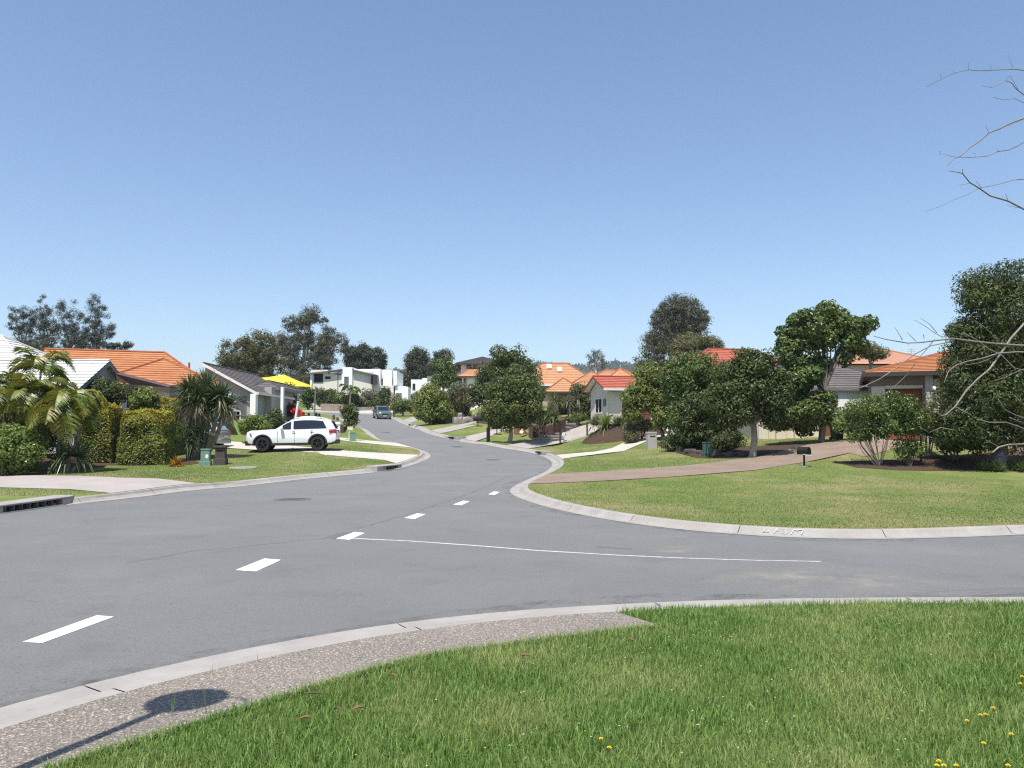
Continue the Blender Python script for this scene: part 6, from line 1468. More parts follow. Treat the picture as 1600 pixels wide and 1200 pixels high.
        for x, z in S['handles']: mb = MB(); mb.box(x - ox, x - ox + .2, min(s * W * .494, s * (W * .494 + .035)), max(s * W * .494, s * (W * .494 + .035)), z, z + .045); mb.build('door_handle', S.get('handle_m', M_CHROME), t, bevel=.012)
        for x in S['seams']: mb = MB(); mb.box(x - ox - .006, x - ox + .006, min(s * W * .47, s * (W * .5 + .003)), max(s * W * .47, s * (W * .5 + .003)), S['sill'] + .12, bz(x) - .03); mb.build('door_seam', M_CLAD, t)
        if roofrails: mb = MB(); xs = np.linspace(S['rr'][0], S['rr'][1], 8); mb.tube([(x - ox, s * W * .36, np.interp(x, [q[0] for q in g], [q[1] for q in g]) + (.05 if 0 < i < 7 else .0)) for i, x in enumerate(xs)], .022, 6); mb.build('roof_rail', M_CHROME, t)
    mb = MB(); mb.box(ox + .0, ox + .035, -.26, .26, S['plate'] - .06, S['plate'] + .06); mb.build('number_plate', M_PLATE, t)
    mb = MB(); mb.box(-ox - .035, -ox + .05, -W * .2, W * .2, S['grille'] - .06, S['grille'] + .07); mb.build('grille', M_CLAD, t)
    mb = MB(); mb.box(-ox - .04, -ox, -.24, .24, S['grille'] - .26, S['grille'] - .15); mb.build('number_plate', M_PLATE, t)
    return t
SUV = dict(L=4.84, W=1.94, r=.385, xf=.92, xr=3.83, sill=.34, bump=.24,
    body=[(.0, .48, .62, .84, .93, .68), (.07, .40, .62, .97, 1.05, .82), (.25, .37, .62, 1.05, 1.13, .92), (.55, .34, .64, 1.05, 1.13, .96), (1.2, .34, .66, 1.07, 1.17, .97), (1.72, .34, .66, 1.08, 1.19, .97), (2.6, .34, .66, 1.09, 1.15, .97), (3.6, .34, .66, 1.11, 1.16, .97), (4.3, .36, .66, 1.12, 1.17, .955), (4.68, .42, .66, 1.10, 1.14, .90), (4.80, .46, .66, .98, 1.02, .84), (4.84, .52, .66, .86, .9, .74)],
    belt=lambda x: 1.06 + .018 * x,
    gh=[(1.45, 1.14, .86), (1.62, 1.22, .90), (2.05, 1.50, .90), (2.45, 1.69, .89), (2.95, 1.755, .885), (3.6, 1.75, .885), (4.25, 1.715, .875), (4.52, 1.63, .855), (4.68, 1.36, .83), (4.77, 1.16, .80)],
    windows=[([(1.98, 1.38), (2.2, 1.50), (2.42, 1.585)], [(1.82, 1.16), (2.15, 1.16), (2.42, 1.165)]), ([(2.54, 1.61), (3.0, 1.65), (3.7, 1.64), (4.12, 1.585)], [(2.54, 1.165), (3.1, 1.17), (3.8, 1.18), (4.32, 1.19)])],
    ws=((1.60, 1.21, .70), (2.36, 1.655, .62)), rw=((4.54, 1.60, .62), (4.75, 1.18, .70)), head=(.05, .90, .30, .15), tail=(4.80, 1.0, .36, .19), mirror=(1.86, 1.14), mirror_m=M_CARW, handles=[(2.45, 1.02), (3.42, 1.04)], handle_m=M_CHROME, seams=[1.72, 2.60, 3.52], rr=(2.35, 4.2), plate=.84, grille=.80)
HATCH = dict(L=3.95, W=1.68, r=.30, xf=.74, xr=3.24, sill=.22, bump=.26,
    body=[(.0, .35, .5, .62, .68, .55), (.08, .26, .5, .72, .79, .70), (.3, .23, .52, .82, .90, .80), (.8, .21, .54, .88, .97, .84), (1.1, .21, .54, .90, 1.0, .84), (2.2, .21, .54, .92, .99, .84), (3.2, .21, .54, .93, 1.0, .83), (3.7, .26, .54, .92, .99, .79), (3.9, .32, .54, .86, .92, .72), (3.95, .40, .54, .74, .8, .62)],
    belt=lambda x: .90 + .012 * x,
    gh=[(.92, .96, .74), (1.1, 1.04, .77), (1.5, 1.27, .77), (1.85, 1.43, .76), (2.4, 1.49, .75), (3.0, 1.46, .74), (3.45, 1.38, .72), (3.68, 1.2, .70), (3.84, 1.0, .68)],
    windows=[([(1.42, 1.18), (1.65, 1.29), (1.86, 1.36)], [(1.26, .99), (1.6, .99), (1.86, 1.0)]), ([(1.97, 1.38), (2.4, 1.41), (2.75, 1.40)], [(1.97, 1.0), (2.4, 1.0), (2.75, 1.01)]), ([(2.85, 1.39), (3.1, 1.36), (3.34, 1.28)], [(2.85, 1.01), (3.1, 1.02), (3.42, 1.06)])],
    ws=((1.02, 1.0, .62), (1.74, 1.40, .55)), rw=((3.50, 1.37, .52), (3.78, 1.04, .58)), head=(.05, .66, .30, .15), tail=(3.90, .86, .26, .24), mirror=(1.32, .98), handles=[(2.0, .86), (2.95, .88)], seams=[1.1, 1.9, 2.8], plate=.62, grille=.60)
# the white four wheel drive, nose towards the house on the rising driveway
xa, xb = at(512, 44.3), at(410, 46.3)
def on_driveway(x, y): return float(Z(x, y)[0]) + LAWN + .03
def park(name, label, u0, d0, u1, d1, S, paint, group, **k):
    """front at (u0, d0), rear at (u1, d1)"""
    a = np.array(at(u0, d0)[:2]); b = np.array(at(u1, d1)[:2]); c = (a + b) / 2; rz = math.atan2(b[1] - a[1], b[0] - a[0])
    h = k.pop('surf', lambda x, y: float(Z(x, y)[0]))
    za, zb = h(*a), h(*b); sl = -math.atan2(zb - za, np.linalg.norm(b - a))
    return car(name, label, (c[0], c[1], (za + zb) / 2), rz, paint, S, group, slope=sl, **k)
park('suv', 'white four wheel drive with black wheels and arches parked on the left driveway', 394, 45.1, 526, 45.6, SUV, M_CARW, 'parked cars', surf=on_driveway, clad=True, rim=M_RIMB, spokes=5, roofrails=True)
park('hatchback', 'silver hatchback with its tail showing behind the yucca', 253, 47.6, 353, 47.2, HATCH, M_CARS, 'parked cars', surf=on_driveway, rim=M_RIMS, spokes=9)
park('small_car', 'small dark green car parked at the top of the street, facing down', 602.5, 95, 592, 99.0, HATCH, M_CARG, 'parked cars', spokes=9)

# ------------------------------------------------------------------ street furniture
def lamp(label, base, h, head_r=.30, loop=False, group='post top street lamps'):
    t = thing('street_lamp', label, 'street lamp', base, 0, group)
    mb = MB(); mb.lathe([(.17, -.2), (.17, .0), (.15, .05), (.135, .08), (.135, .98), (.15, 1.0), (.15, 1.05), (.06, 1.10)], 16); mb.build('base', M_POLEG, t, smooth=True, autosmooth=30)
    mb = MB(); mb.lathe([(.058, 1.0), (.045, h - .35), (.07, h - .34), (.07, h - .28), (.04, h - .27), (.04, h - .06)], 14); mb.build('pole', M_POLEG, t, smooth=True, autosmooth=30)
    mb = MB(); mb.lathe([(.05, h - .12), (head_r * .8, h - .07), (head_r, h - .03), (head_r * .98, h), (head_r * .6, h + .07), (.05, h + .10)], 28); hd = mb.build('lamp_head', M_POLEG, t, smooth=True, autosmooth=40)
    mb = MB(); mb.lathe([(head_r * .3, h - .22), (head_r * .45, h - .13), (head_r * .40, h - .07)], 16); mb.build('diffuser', M_WHITEP, hd, smooth=True)
    if loop:
        mb = MB(); A = np.linspace(-.9, 2.5, 16); d = np.array(loop)
        mb.tube([(d[0] * .33 * (1 + math.cos(a) * .62) + -d[1] * .23 * math.sin(a), d[1] * .33 * (1 + math.cos(a) * .62) + d[0] * .23 * math.sin(a), h - .16) for a in A], .012, 6); mb.build('arm', M_POLEG, t, smooth=True)
    return t
lamp('slim dark green post top lamp with a thick green base on the right verge', at(763, 60.5), 4.3, .42)
# the lamp beside the photographer, out of frame: only its shadow reaches the footpath
sh = ground_hit(291, 1086, LAWN); hh = 5.2
bx, by = sh[0] + to_sun.x / to_sun.z * hh, sh[1] + to_sun.y / to_sun.z * hh
lamp('dark post top lamp just out of frame whose round shadow falls on the footpath', (bx, by, zl(bx, by)), hh, .29, loop=(.88, -.47))

def pillar_box(label, u, v, w, h, m=M_GREENBOX, d=None, sticker=True):
    b = G(u, v) if d is None else at(u, d)
    t = thing('pillar_box', label, 'service box', b, .15, 'green service pillars on the verges')
    mb = MB(); mb.box(-w / 2 - .05, w / 2 + .05, -w * .42 - .04, w * .42 + .04, -.1, h * .28); mb.build('base', m, t, bevel=.02)
    mb = MB(); mb.box(-w / 2, w / 2, -w * .42, w * .42, h * .28, h * .93); mb.build('cabinet', m, t, bevel=.015)
    mb = MB(); mb.box(-w / 2 - .025, w / 2 + .025, -w * .42 - .025, w * .42 + .025, h * .93, h); mb.build('lid', m, t, bevel=.025)
    if sticker: mb = MB(); mb.add([(w * .2 + .07 * math.cos(2 * math.pi * k / 18), -w * .42 - .004, h * .56 + .10 * math.sin(2 * math.pi * k / 18)) for k in range(18)], [tuple(range(18))]); mb.build('sticker', M_WHITEP, t)
pillar_box('pale green service pillar with a round white sticker beside the clipped hedge', 324, 727, .40, .78, d=38.5)
pillar_box('small green service pillar beside the sapling with the cream sign', 552, 690, .30, .58, sticker=False, d=52.8)
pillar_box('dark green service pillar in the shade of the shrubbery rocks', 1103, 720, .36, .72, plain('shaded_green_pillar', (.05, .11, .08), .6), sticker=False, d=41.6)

def letterbox(name, label, u, d, w, h, m, cap=.06, capm=None, slot=True, rz=.1, group='letterboxes along the street'):
    b = at(u, d); t = thing(name, label, 'letterbox', b, rz, group)
    mb = MB(); mb.box(-w / 2, w / 2, -w / 2, w / 2, -.15, h - .08); mb.build('pillar', m, t, bevel=.012)
    mb = MB(); mb.box(-w / 2 - cap, w / 2 + cap, -w / 2 - cap, w / 2 + cap, h - .08, h - .02); mb.box(-w / 2 - cap * .3, w / 2 + cap * .3, -w / 2 - cap * .3, w / 2 + cap * .3, h - .02, h + .02); mb.build('cap', capm or m, t, bevel=.01)
    if slot: mb = MB(); mb.box(-w * .3, w * .3, -w / 2 - .012, -w / 2 + .01, h * .72, h * .78); mb.build('mail_slot', M_BLACKP, t)
    return t
t_ = letterbox('letterbox', 'squat dark brick letterbox with a wide cap, beside the pale green pillar', 347.5, 38.9, .44, .88, M_LETTER, .07)
mb = MB(); mb.box(-.28, .28, -.28, .28, -.1, .30); mb.build('plinth', M_LETTER, t_, bevel=.02)
letterbox('letterbox', 'white rendered letterbox pillar right behind the white car', 527, 57.5, .46, 1.0, M_W_WHITE, .06)
letterbox('letterbox', 'grey rendered letterbox pillar at the shaded edge of the white driveway', 1017, 48, .52, .92, M_W_GREY, .02)
letterbox('letterbox', 'tall white letterbox with a dark band near the small round tree', 653, 98, .52, 1.0, M_WHITEP, .02)
letterbox('letterbox', 'thin brown timber letterbox post right of the green car', 616, 99, .24, .85, M_TIMBER, .02)
letterbox('letterbox', 'white box letterbox half hidden under the yellow green tree', 668, 80, .55, .62, M_WHITEP, .03)
def mailbox(label, u, d, h, w, l, m, paper=False, base=False, rz=0, group='mailboxes on posts'):
    b = at(u, d); t = thing('mailbox', label, 'mailbox', b, rz, group)
    mb = MB(); mb.box(-.03, .03, -.03, .03, -.15, h - w * .9); mb.build('post', m, t)
    A = np.linspace(0, math.pi, 9); z0 = h - w * .9
    prof = [(-w / 2, z0), (w / 2, z0)] + [(w / 2 * math.cos(a), h - w * .5 + w * .5 * math.sin(a)) for a in A]
    mb = MB(); mb.slab([(x, -l / 2, z) for x, z in prof], (0, l, 0)); mb.build('box', m, t)
    mb = MB(); mb.slab([(x * .9, -l / 2 - .012, z0 + (z - z0) * .94 + .01) for x, z in prof], (0, .02, 0)); mb.build('door', m, t)
    if paper: mb = MB(); mb.slab([(-w * .55, -l / 2 - .06, z0 - .03), (w * .2, -l / 2 - .09, z0 - .05), (w * .2, -.05, z0 - .02), (-w * .55, -.05, z0)], (0, 0, .022)); mb.build('newspaper_shelf', M_WHITEP, t)
    if base: mb = MB(); mb.box(-.26, .30, -.2, .2, -.06, .03); mb.build('base', M_KERB, t)
    return t
mailbox('black mailbox on a single post with a pale base on the corner lawn', 1254, 35, .84, .36, .46, M_BLACKP, True, True, rz=.75)
mailbox('small white mailbox on a thin post at the foot of the handrail ramp', 881, 60.4, .72, .30, .4, M_WPOST)
for u, d, lab in ((747, 71, 'dark mailbox on a post, left of the pair beyond the lamp'), (776.5, 66.5, 'dark mailbox on a post, right of the pair beyond the lamp'), (720, 77, 'mailbox with pale box and dark base beside the grey driveway')):
    mailbox(lab, u, d, .85, .42, .7 if u != 720 else .4, M_BLACKP if u != 720 else M_SLEEP, rz=1.2)

# shade sail over the far left garden
pt = P(493, 604.5, 84); base = at(491.5, 84)
t = thing('shade_sail', 'bright yellow shade sail hoisted above the porch roof', 'shade sail', base)
corner = [P(396, 591, 80), P(444, 585, 92), P(493, 604.5, 84), P(428, 604, 77)]
n = 9; V = []
for i in range(n):
    for j in range(n):
        a, b = i / (n - 1), j / (n - 1); p = corner[0] * (1 - a) * (1 - b) + corner[1] * a * (1 - b) + corner[2] * a * b + corner[3] * (1 - a) * b
        m_ = sum(corner) / 4; e = max(0, 1 - 4 * (a - .5) ** 2) * (1 if j in (0, n - 1) else 0) + max(0, 1 - 4 * (b - .5) ** 2) * (1 if i in (0, n - 1) else 0)
        V.append(p + (m_ - p) * .10 * e - base)
V = np.array(V); k = n * n; Q = [(i * n + j, (i + 1) * n + j, (i + 1) * n + j + 1, i * n + j + 1) for i in range(n - 1) for j in range(n - 1)]
Q2 = [tuple(k + q for q in f[::-1]) for f in Q]; E = [i for i in range(n)] + [i * n + n - 1 for i in range(1, n)] + [(n - 1) * n + j for j in range(n - 2, -1, -1)] + [i * n for i in range(n - 2, 0, -1)]
Q3 = [(E[i], E[(i + 1) % len(E)], k + E[(i + 1) % len(E)], k + E[i]) for i in range(len(E))]
np_mesh('cloth', np.vstack([V, V - np.array([0, 0, .03])]), quads=Q + Q2 + Q3, mats=[M_YEL], parent=t, smooth=True)
mb = MB(); mb.tube([(0, 0, -.3), (pt - base) + np.array([.02, 0, .05])], .085, 10); mb.tube([(-.16, 0, 1.55), (.16, 0, 1.55)], .035, 6); mb.build('post', M_GALV, t, smooth=True, autosmooth=40)
for (ua, va, ub, vb, d, m, nm) in ((455, 606, 454.5, 632, 82, M_STEEL, 'post'), (396, 591, 396, 640, 80, M_STEEL, 'post')):
    q = at(ub, d) - base; mb = MB(); mb.tube([(q[0], q[1], q[2] - .3), P(ua, va, d) - base], .06, 8); mb.build(nm, m, t, smooth=True)
b = at(460, 58); tp = P(466, 628, 58) - b
t = thing('leaning_pole', 'leaning white pole rising behind the roof of the white car', 'pole', b)
mb = MB(); mb.tube([(0, 0, -.2), tp], .085, 10); mb.build('shaft', M_WPOST, t, smooth=True, autosmooth=40)
mb = MB(); mb.tube([tp, tp + np.array([.01, 0, .05])], .10, 10); mb.build('cap', M_WPOST, t)

# sleeper edged bank behind the white car
def wall_run(name, label, cat, pts, h, th, m, courses=3, gap=.012, bl=1.2, group=None, cap=None, capm=None, top=None):
    """a low wall along ground points; each course is a set of blocks of its own length"""
    o = at(*pts[0]) if len(pts[0]) == 2 else np.array(pts[0])
    W_ = [at(*p) if len(p) == 2 else np.array(p) for p in pts]
    t = thing(name, label, cat, W_[0], 0, group); mb = MB()
    for i in range(len(W_) - 1):
        a, b = W_[i] - W_[0], W_[i + 1] - W_[0]; d = (b - a)[:2]; L = np.linalg.norm(d); d = d / L; nn = np.array([-d[1], d[0]]) * th / 2
        for c in range(courses):
            s = 0; off = (c % 2) * .5
            while s < L - .01:
                l = min(L - s, (bl if off == 0 else bl / 2) * rng.uniform(.75, 1.25)); off = 0
                f0, f1 = s / L, (s + l - gap) / L; p0, p1 = a + (b - a) * f0, a + (b - a) * f1; z = h * c / courses; hh_ = h / courses - gap; j = rng.uniform(-.012, .012)
                q = [(p0[0] - nn[0], p0[1] - nn[1] + j), (p1[0] - nn[0], p1[1] - nn[1] + j), (p1[0] + nn[0], p1[1] + nn[1]), (p0[0] + nn[0], p0[1] + nn[1])]
                zz0, zz1 = p0[2], p1[2]; dn = .25 if c == 0 else 0
                vs = [(q[0][0], q[0][1], zz0 + z - dn), (q[1][0], q[1][1], zz1 + z - dn), (q[2][0], q[2][1], zz1 + z - dn), (q[3][0], q[3][1], zz0 + z - dn), (q[0][0], q[0][1], zz0 + z + hh_), (q[1][0], q[1][1], zz1 + z + hh_), (q[2][0], q[2][1], zz1 + z + hh_), (q[3][0], q[3][1], zz0 + z + hh_)]
                mb.add(vs, [(3, 2, 1, 0), (4, 5, 6, 7), (0, 1, 5, 4), (1, 2, 6, 5), (2, 3, 7, 6), (3, 0, 4, 7)]); s += l
    mb.build('blocks', m, t)
    return t
wall_run('retaining_wall', 'low dark sleeper wall along the bank behind the white car', 'wall', [(462, 68), (480, 66.5), (505, 64), (536, 60.5)], .62, .2, M_TIMBER, 3)
kind(sheet('garden_bank', [at(u, d)[:2] for u, d in ((462, 68.4), (480, 66.9), (505, 64.4), (538, 60.8), (545, 66), (520, 74), (480, 80))], M_DRY, LAWN + .42, 1.0), 'structure')
wall_run('garden_wall', 'short weathered brick wall before the big white house', 'wall', [(503, 116), (520, 115.5), (538, 115)], 1.05, .35, M_BRICKG, 6, bl=.5)
wall_run('garden_wall', 'long low grey wall above the pale driveway of the white house', 'wall', [(541, 118), (575, 120), (608, 121)], .55, .3, M_KERB, 2)
wall_run('retaining_wall', 'dark brown sleeper retaining wall behind the street lamp', 'wall', [(746, 74), (768, 72), (800, 70.5), (822, 68)], .95, .22, M_TIMBER, 4, bl=2.0)
wall_run('retaining_wall', 'red brown stacked stone wall round the terraced garden', 'wall', [(830, 64.5), (838, 62.8), (852, 62.3), (866, 63), (880, 64.5)], 1.15, .45, mat('red_brown_stone', (.085, .045, .034), .95, (.13, .072, .056), 4, bump=.9, bscale=8, layers=[((.08, .05, .04), 9, .55, .68, .6)]), 7, bl=.45)
wall_run('garden_wall', 'sunlit sandstone block wall in the garden under the huge evergreen', 'wall', [(1512, 40.6), (1530, 40.6), (1548, 40.4), (1590, 40.4), (1640, 40.4)], .62, .3, M_SAND, 3, bl=.7)
# bark covered mound with strappy plants
def mound():
    pts = GP((922, 680), (926, 690), (945, 697), (970, 698), (992, 690), (1005, 682), (1010, 674))
    c = np.mean(pts, axis=0) + np.array([.5, 1.2]); b = np.array([c[0], c[1], zl(c[0], c[1])])
    t = thing('garden_mound', 'bark covered garden mound between the handrail ramp and the white driveway', 'garden mound', b)
    n, k = 40, 9; V = []
    for i in range(k):
        f = i / (k - 1); r = 1 - f
        for j in range(n):
            a = 2 * math.pi * j / n; R = 1 + .06 * math.sin(3 * a + 1); x = math.cos(a) * 3.1 * r * R; y = math.sin(a) * 2.3 * r * R; h = 1.0 * (1 - max(0, r - .42) / .58) ** .8 if r > .42 else 1.0
            g = zl(c[0] + x, c[1] + y) - b[2]; V.append((x, y, g * r + h + rng.normal(0, .02) - .05))
    V.append((0, 0, 1.0)); Q = [(i * n + j, i * n + (j + 1) % n, (i + 1) * n + (j + 1) % n, (i + 1) * n + j) for i in range(k - 1) for j in range(n)]
    np_mesh('bark', V, quads=Q, mats=[M_MULCH], parent=t, smooth=False)
    return b
mo = mound()
for i, (dx, dy, lab) in enumerate(((-2.0, -.3, 'leftmost'), (-1.3, -.8, 'second from the left'), (-.5, -.9, 'third from the left'), (.3, -.8, 'fourth from the left'), (1.1, -.6, 'fifth from the left'), (-1.2, .3, 'sixth, left of the two at the back,'), (.2, .3, 'right of the two at the back'))):
    t_ = thing('strap_plant', 'bright green strap leaved tuft on the bark mound, %s' % lab.replace(' at the back,', ' at the back').replace('sixth, ', ''), 'plant', (mo[0] + dx, mo[1] + dy, mo[2] + .8), 0, 'strap leaved tufts on the bark mound')
    VV, QQ = [], []; rosette(VV, QQ, 0, (0, 0, .02), 130, .95, .05, 1.1, droop=.5); np_mesh('leaves', VV[0], QQ[0][0], QQ[0][1], [L_SHRUB if i % 2 else L_STRAP], t_)

# handrail up the ramp
rp = [at(875, 59.8), at(917, 61.2), at(960, 62.2)]
t = thing('handrail', 'dark steel handrail climbing the pinkish ramp to the cream gable house', 'handrail', rp[0])
hts = [P(875, 675.5, 59.8)[2], P(917, 661.5, 61.2)[2], P(960, 647.5, 62.2)[2]]
mb = MB(); mb.tube([(p[0] - rp[0][0], p[1] - rp[0][1], h - rp[0][2]) for p, h in zip(rp, hts)], .045, 8); mb.build('rail', M_STEEL, t)
for p, h in zip(rp, hts): mb = MB(); mb.box(p[0] - rp[0][0] - .06, p[0] - rp[0][0] + .06, p[1] - rp[0][1] - .05, p[1] - rp[0][1] + .05, p[2] - rp[0][2] - .2, h - rp[0][2] - .03); mb.build('post', M_STEEL, t)
# sleeper steps up the terraced garden
b = at(850, 62); t = thing('garden_steps', 'grey sleeper steps climbing through the terraced garden', 'steps', b, 0)
uv = [(850, 686, 908, 61.2), (857, 682, 905, 62.0), (866, 678, 900, 62.8), (876, 673, 905, 63.6), (886, 668, 915, 64.4), (897, 663, 925, 65.2), (906, 658, 930, 66)]
for i, (ua, v, ub, d) in enumerate(uv):
    a, c = P(ua - 16, v, d) - b, P(ub - 26, v, d) - b; w = np.linalg.norm(c - a)
    mb = MB(); mb.box(a[0], min(c[0], a[0] + 2.2), a[1], a[1] + 1.1, a[2] - 1.0, a[2]); mb.box(a[0] - .03, min(c[0], a[0] + 2.2) + .03, a[1] - .08, a[1] + .2, a[2] - .02, a[2] + .10); mb.build('step', M_SLEEP, t)
# red and white board leaning by a planter
b = at(812, 66.2); t = thing('brick_planter', 'brown brick planter with a pale capstone under the dome shaped street tree', 'planter', b, .2)
mb = MB(); mb.box(-.42, .42, -.35, .35, -.2, .82); mb.build('body', M_BRICK, t); mb = MB(); mb.box(-.5, .5, -.42, .42, .82, .98); mb.build('cap', M_CONC, t, bevel=.04)
b = at(815, 64.6); t = thing('leaning_board', 'red board with worn white patches leaning against the brick planter', 'board', b)
p = [P(811, 676, 64.6) - b, P(816, 678, 64.6) - b, P(826, 661, 65.4) - b, P(821, 659.5, 65.4) - b]
p = [np.array(q) for q in p]; p[0][2] = max(p[0][2], .0); mb = MB(); mb.slab(p, (0, .05, .0)); mb.build('panel', M_REDSIGN, t)
u_, v_ = p[1] - p[0], p[3] - p[0]; mb = MB()
for (a0, a1, c0, c1) in ((.08, .92, .02, .22), (.15, .5, .26, .40), (.55, .85, .50, .62), (.2, .6, .60, .72), (.3, .55, .82, .9)):
    mb.slab([p[0] + u_ * a0 + v_ * c0, p[0] + u_ * a1 + v_ * c0, p[0] + u_ * a1 + v_ * c1, p[0] + u_ * a0 + v_ * c1], (0, -.006, 0))
mb.build('white_patches', M_WHITEP, t)
# cream sign on a stake by the sapling
b = at(546.5, 53); t = thing('stake_sign', 'blank cream sign on a thin stake in front of the sapling', 'sign', b)
mb = MB(); mb.box(-.035, .035, -.02, .02, -.2, P(546, 667, 53)[2] - b[2]); mb.build('stake', M_CREAMSIGN, t)
a, c = P(543, 672, 53) - b, P(551.5, 666.5, 53) - b; mb = MB(); mb.box(a[0], c[0], -.045, -.02, a[2], c[2]); mb.build('board', M_CREAMSIGN, t)
# bollards of the far garden
for i, (u, d) in enumerate(((475, 88), (483, 87.6), (495, 86), (499.5, 85.5), (522, 84), (528, 83))):
    b = at(u, d); t = thing('garden_bollard', 'short dark garden stump, %s along the far bank by the sail post' % ('first', 'second', 'third', 'fourth', 'fifth', 'sixth')[i], 'stump', b, 0, 'dark stumps by the sail post')
    mb = MB(); h = (.34, .30, .42, .40, .5, .36)[i]; mb.lathe([(.13, -.1), (.13, h * .8), (.10, h), (.03, h + .03)], 10); mb.build('stump', M_TIMBER, t)
# wheelie bin and clay pot near the garage
def bin_(label, u, d, m):
    b = at(u, d); t = thing('wheelie_bin', label, 'bin', b, .3)
    mb = MB(); mb.add([(-.22, -.24, .06), (.22, -.24, .06), (.22, .24, .06), (-.22, .24, .06), (-.29, -.34, .98), (.29, -.34, .98), (.29, .34, .98), (-.29, .34, .98)], [(3, 2, 1, 0), (4, 5, 6, 7), (0, 1, 5, 4), (1, 2, 6, 5), (2, 3, 7, 6), (3, 0, 4, 7)]); mb.build('body', m, t, bevel=.02)
    mb = MB(); mb.box(-.31, .31, -.37, .38, .98, 1.04); mb.box(-.24, .24, .36, .44, .95, 1.0); mb.build('lid', m, t, bevel=.02)
    for s in (-1, 1): mb = MB(); mb.tube([(s * .20, .27, .1), (s * .26, .27, .1)], .1, 14); mb.build('wheel', M_TYRE, t)
bin_('dark green wheelie bin behind the trunk of the tallest street tree', 1306, 47.2, plain('bin_green', (.015, .05, .03), .5))
# rocks
def boulder(label, u, d, s, m, group, name='boulder'):
    b = at(u, d); bm = bmesh.new(); bmesh.ops.create_icosphere(bm, subdivisions=3, radius=1)
    ph = rng.uniform(0, 6, 6); sc = np.array([s * rng.uniform(.85, 1.3), s * rng.uniform(.8, 1.1), s * rng.uniform(.6, .9)])
    for v in bm.verts:
        c = v.co; k = 1 + .16 * math.sin(2.3 * c.x + ph[0]) * math.sin(2.1 * c.y + ph[1]) + .13 * math.sin(3.7 * c.z + ph[2] + 2 * c.x) + .06 * math.sin(7 * c.y + ph[3] + 5 * c.z)
        q = [max(-.72, min(.75, c[i] * k)) * sc[i] for i in range(3)]; v.co = (q[0], q[1], q[2] + sc[2] * .45)
    me = bpy.data.meshes.new(name); bm.to_mesh(me); bm.free(); me.materials.append(m); me.set_sharp_from_angle(angle=math.radians(30))
    o = bpy.data.objects.new(name, me); COL.objects.link(o); o.location = b; o.rotation_euler = (0, 0, rng.uniform(0, 6)); tag(o, label, 'boulder', group)
RB = [(716, 74.5, .62, 'big pale boulder beside the grey driveway, left end of the row'), (725, 74.8, .55, 'pale boulder second in the row beside the grey driveway'), (733, 75.5, .42, 'grey boulder third in the row beside the grey driveway'), (741, 77, .5, 'boulder fourth in the row beside the grey driveway'),
      (748, 78.5, .45, 'boulder fifth in the row beside the grey driveway'), (756, 80, .5, 'farthest boulder of the row beside the grey driveway'), (735, 78, .5, 'boulder of the upper row, left'), (744, 80, .45, 'boulder of the upper row, right')]
for u, d, s, lab in RB: boulder(lab if 'row,' in lab or 'row beside' in lab else lab, u, d, s, M_ROCK, 'boulders beside the grey driveway')
RD = [(1048, 46, .34, 'leftmost dark rock under the shrubbery'), (1062, 45, .42, 'rounded dark rock second from the left under the shrubbery'), (1077, 43.6, .46, 'large dark rock in the middle under the shrubbery'), (1092, 43.2, .36, 'dark rock just left of the dark green pillar'), (1120, 42, .4, 'dark rock just right of the dark green pillar'),
      (1140, 41.3, .36, 'dark rock left of the forked trunk'), (1158, 40.8, .28, 'small dark rock at the foot of the forked trunk'), (1205, 41, .3, 'small dark rock right of the forked trunk'), (1240, 42, .28, 'dark rock at the edge of the brown driveway')]
for u, d, s, lab in RD: boulder(lab, u, d, s * .72, M_ROCK_SHADE, 'rocks under the shrubbery')
for u, d, s, lab in ((692, 76.5, .42, 'dark rock under the yellow green tree, left'), (702, 76, .5, 'dark rock under the yellow green tree, right'), (681, 76.6, .38, 'dark rock against the trunk of the yellow green tree')): boulder(lab, u, d, s, M_ROCK_SHADE, 'rocks under the yellow green tree')
# star picket and wire fence in the corner garden
b = at(1436, 37); t = thing('wire_fence', 'low wire mesh fence with a dark star picket in the corner garden', 'fence', b)
mb = MB(); mb.box(-.03, .03, -.03, .03, -.2, 1.25); mb.build('post', M_BLACKP, t); q = at(1476, 38.2) - b; mb = MB(); mb.box(q[0] - .03, q[0] + .03, q[1] - .03, q[1] + .03, q[2] - .2, q[2] + .9); mb.build('post', M_BLACKP, t)
mb = MB()
for k in range(7): mb.tube([(0, 0, .1 + k * .11), (q[0], q[1], q[2] + .1 + k * .11)], .004, 4)
for k in range(12): f = k / 11; mb.tube([(q[0] * f, q[1] * f, q[2] * f + .08), (q[0] * f, q[1] * f, q[2] * f + .78)], .004, 4)
mb.build('mesh', M_STEEL, t)

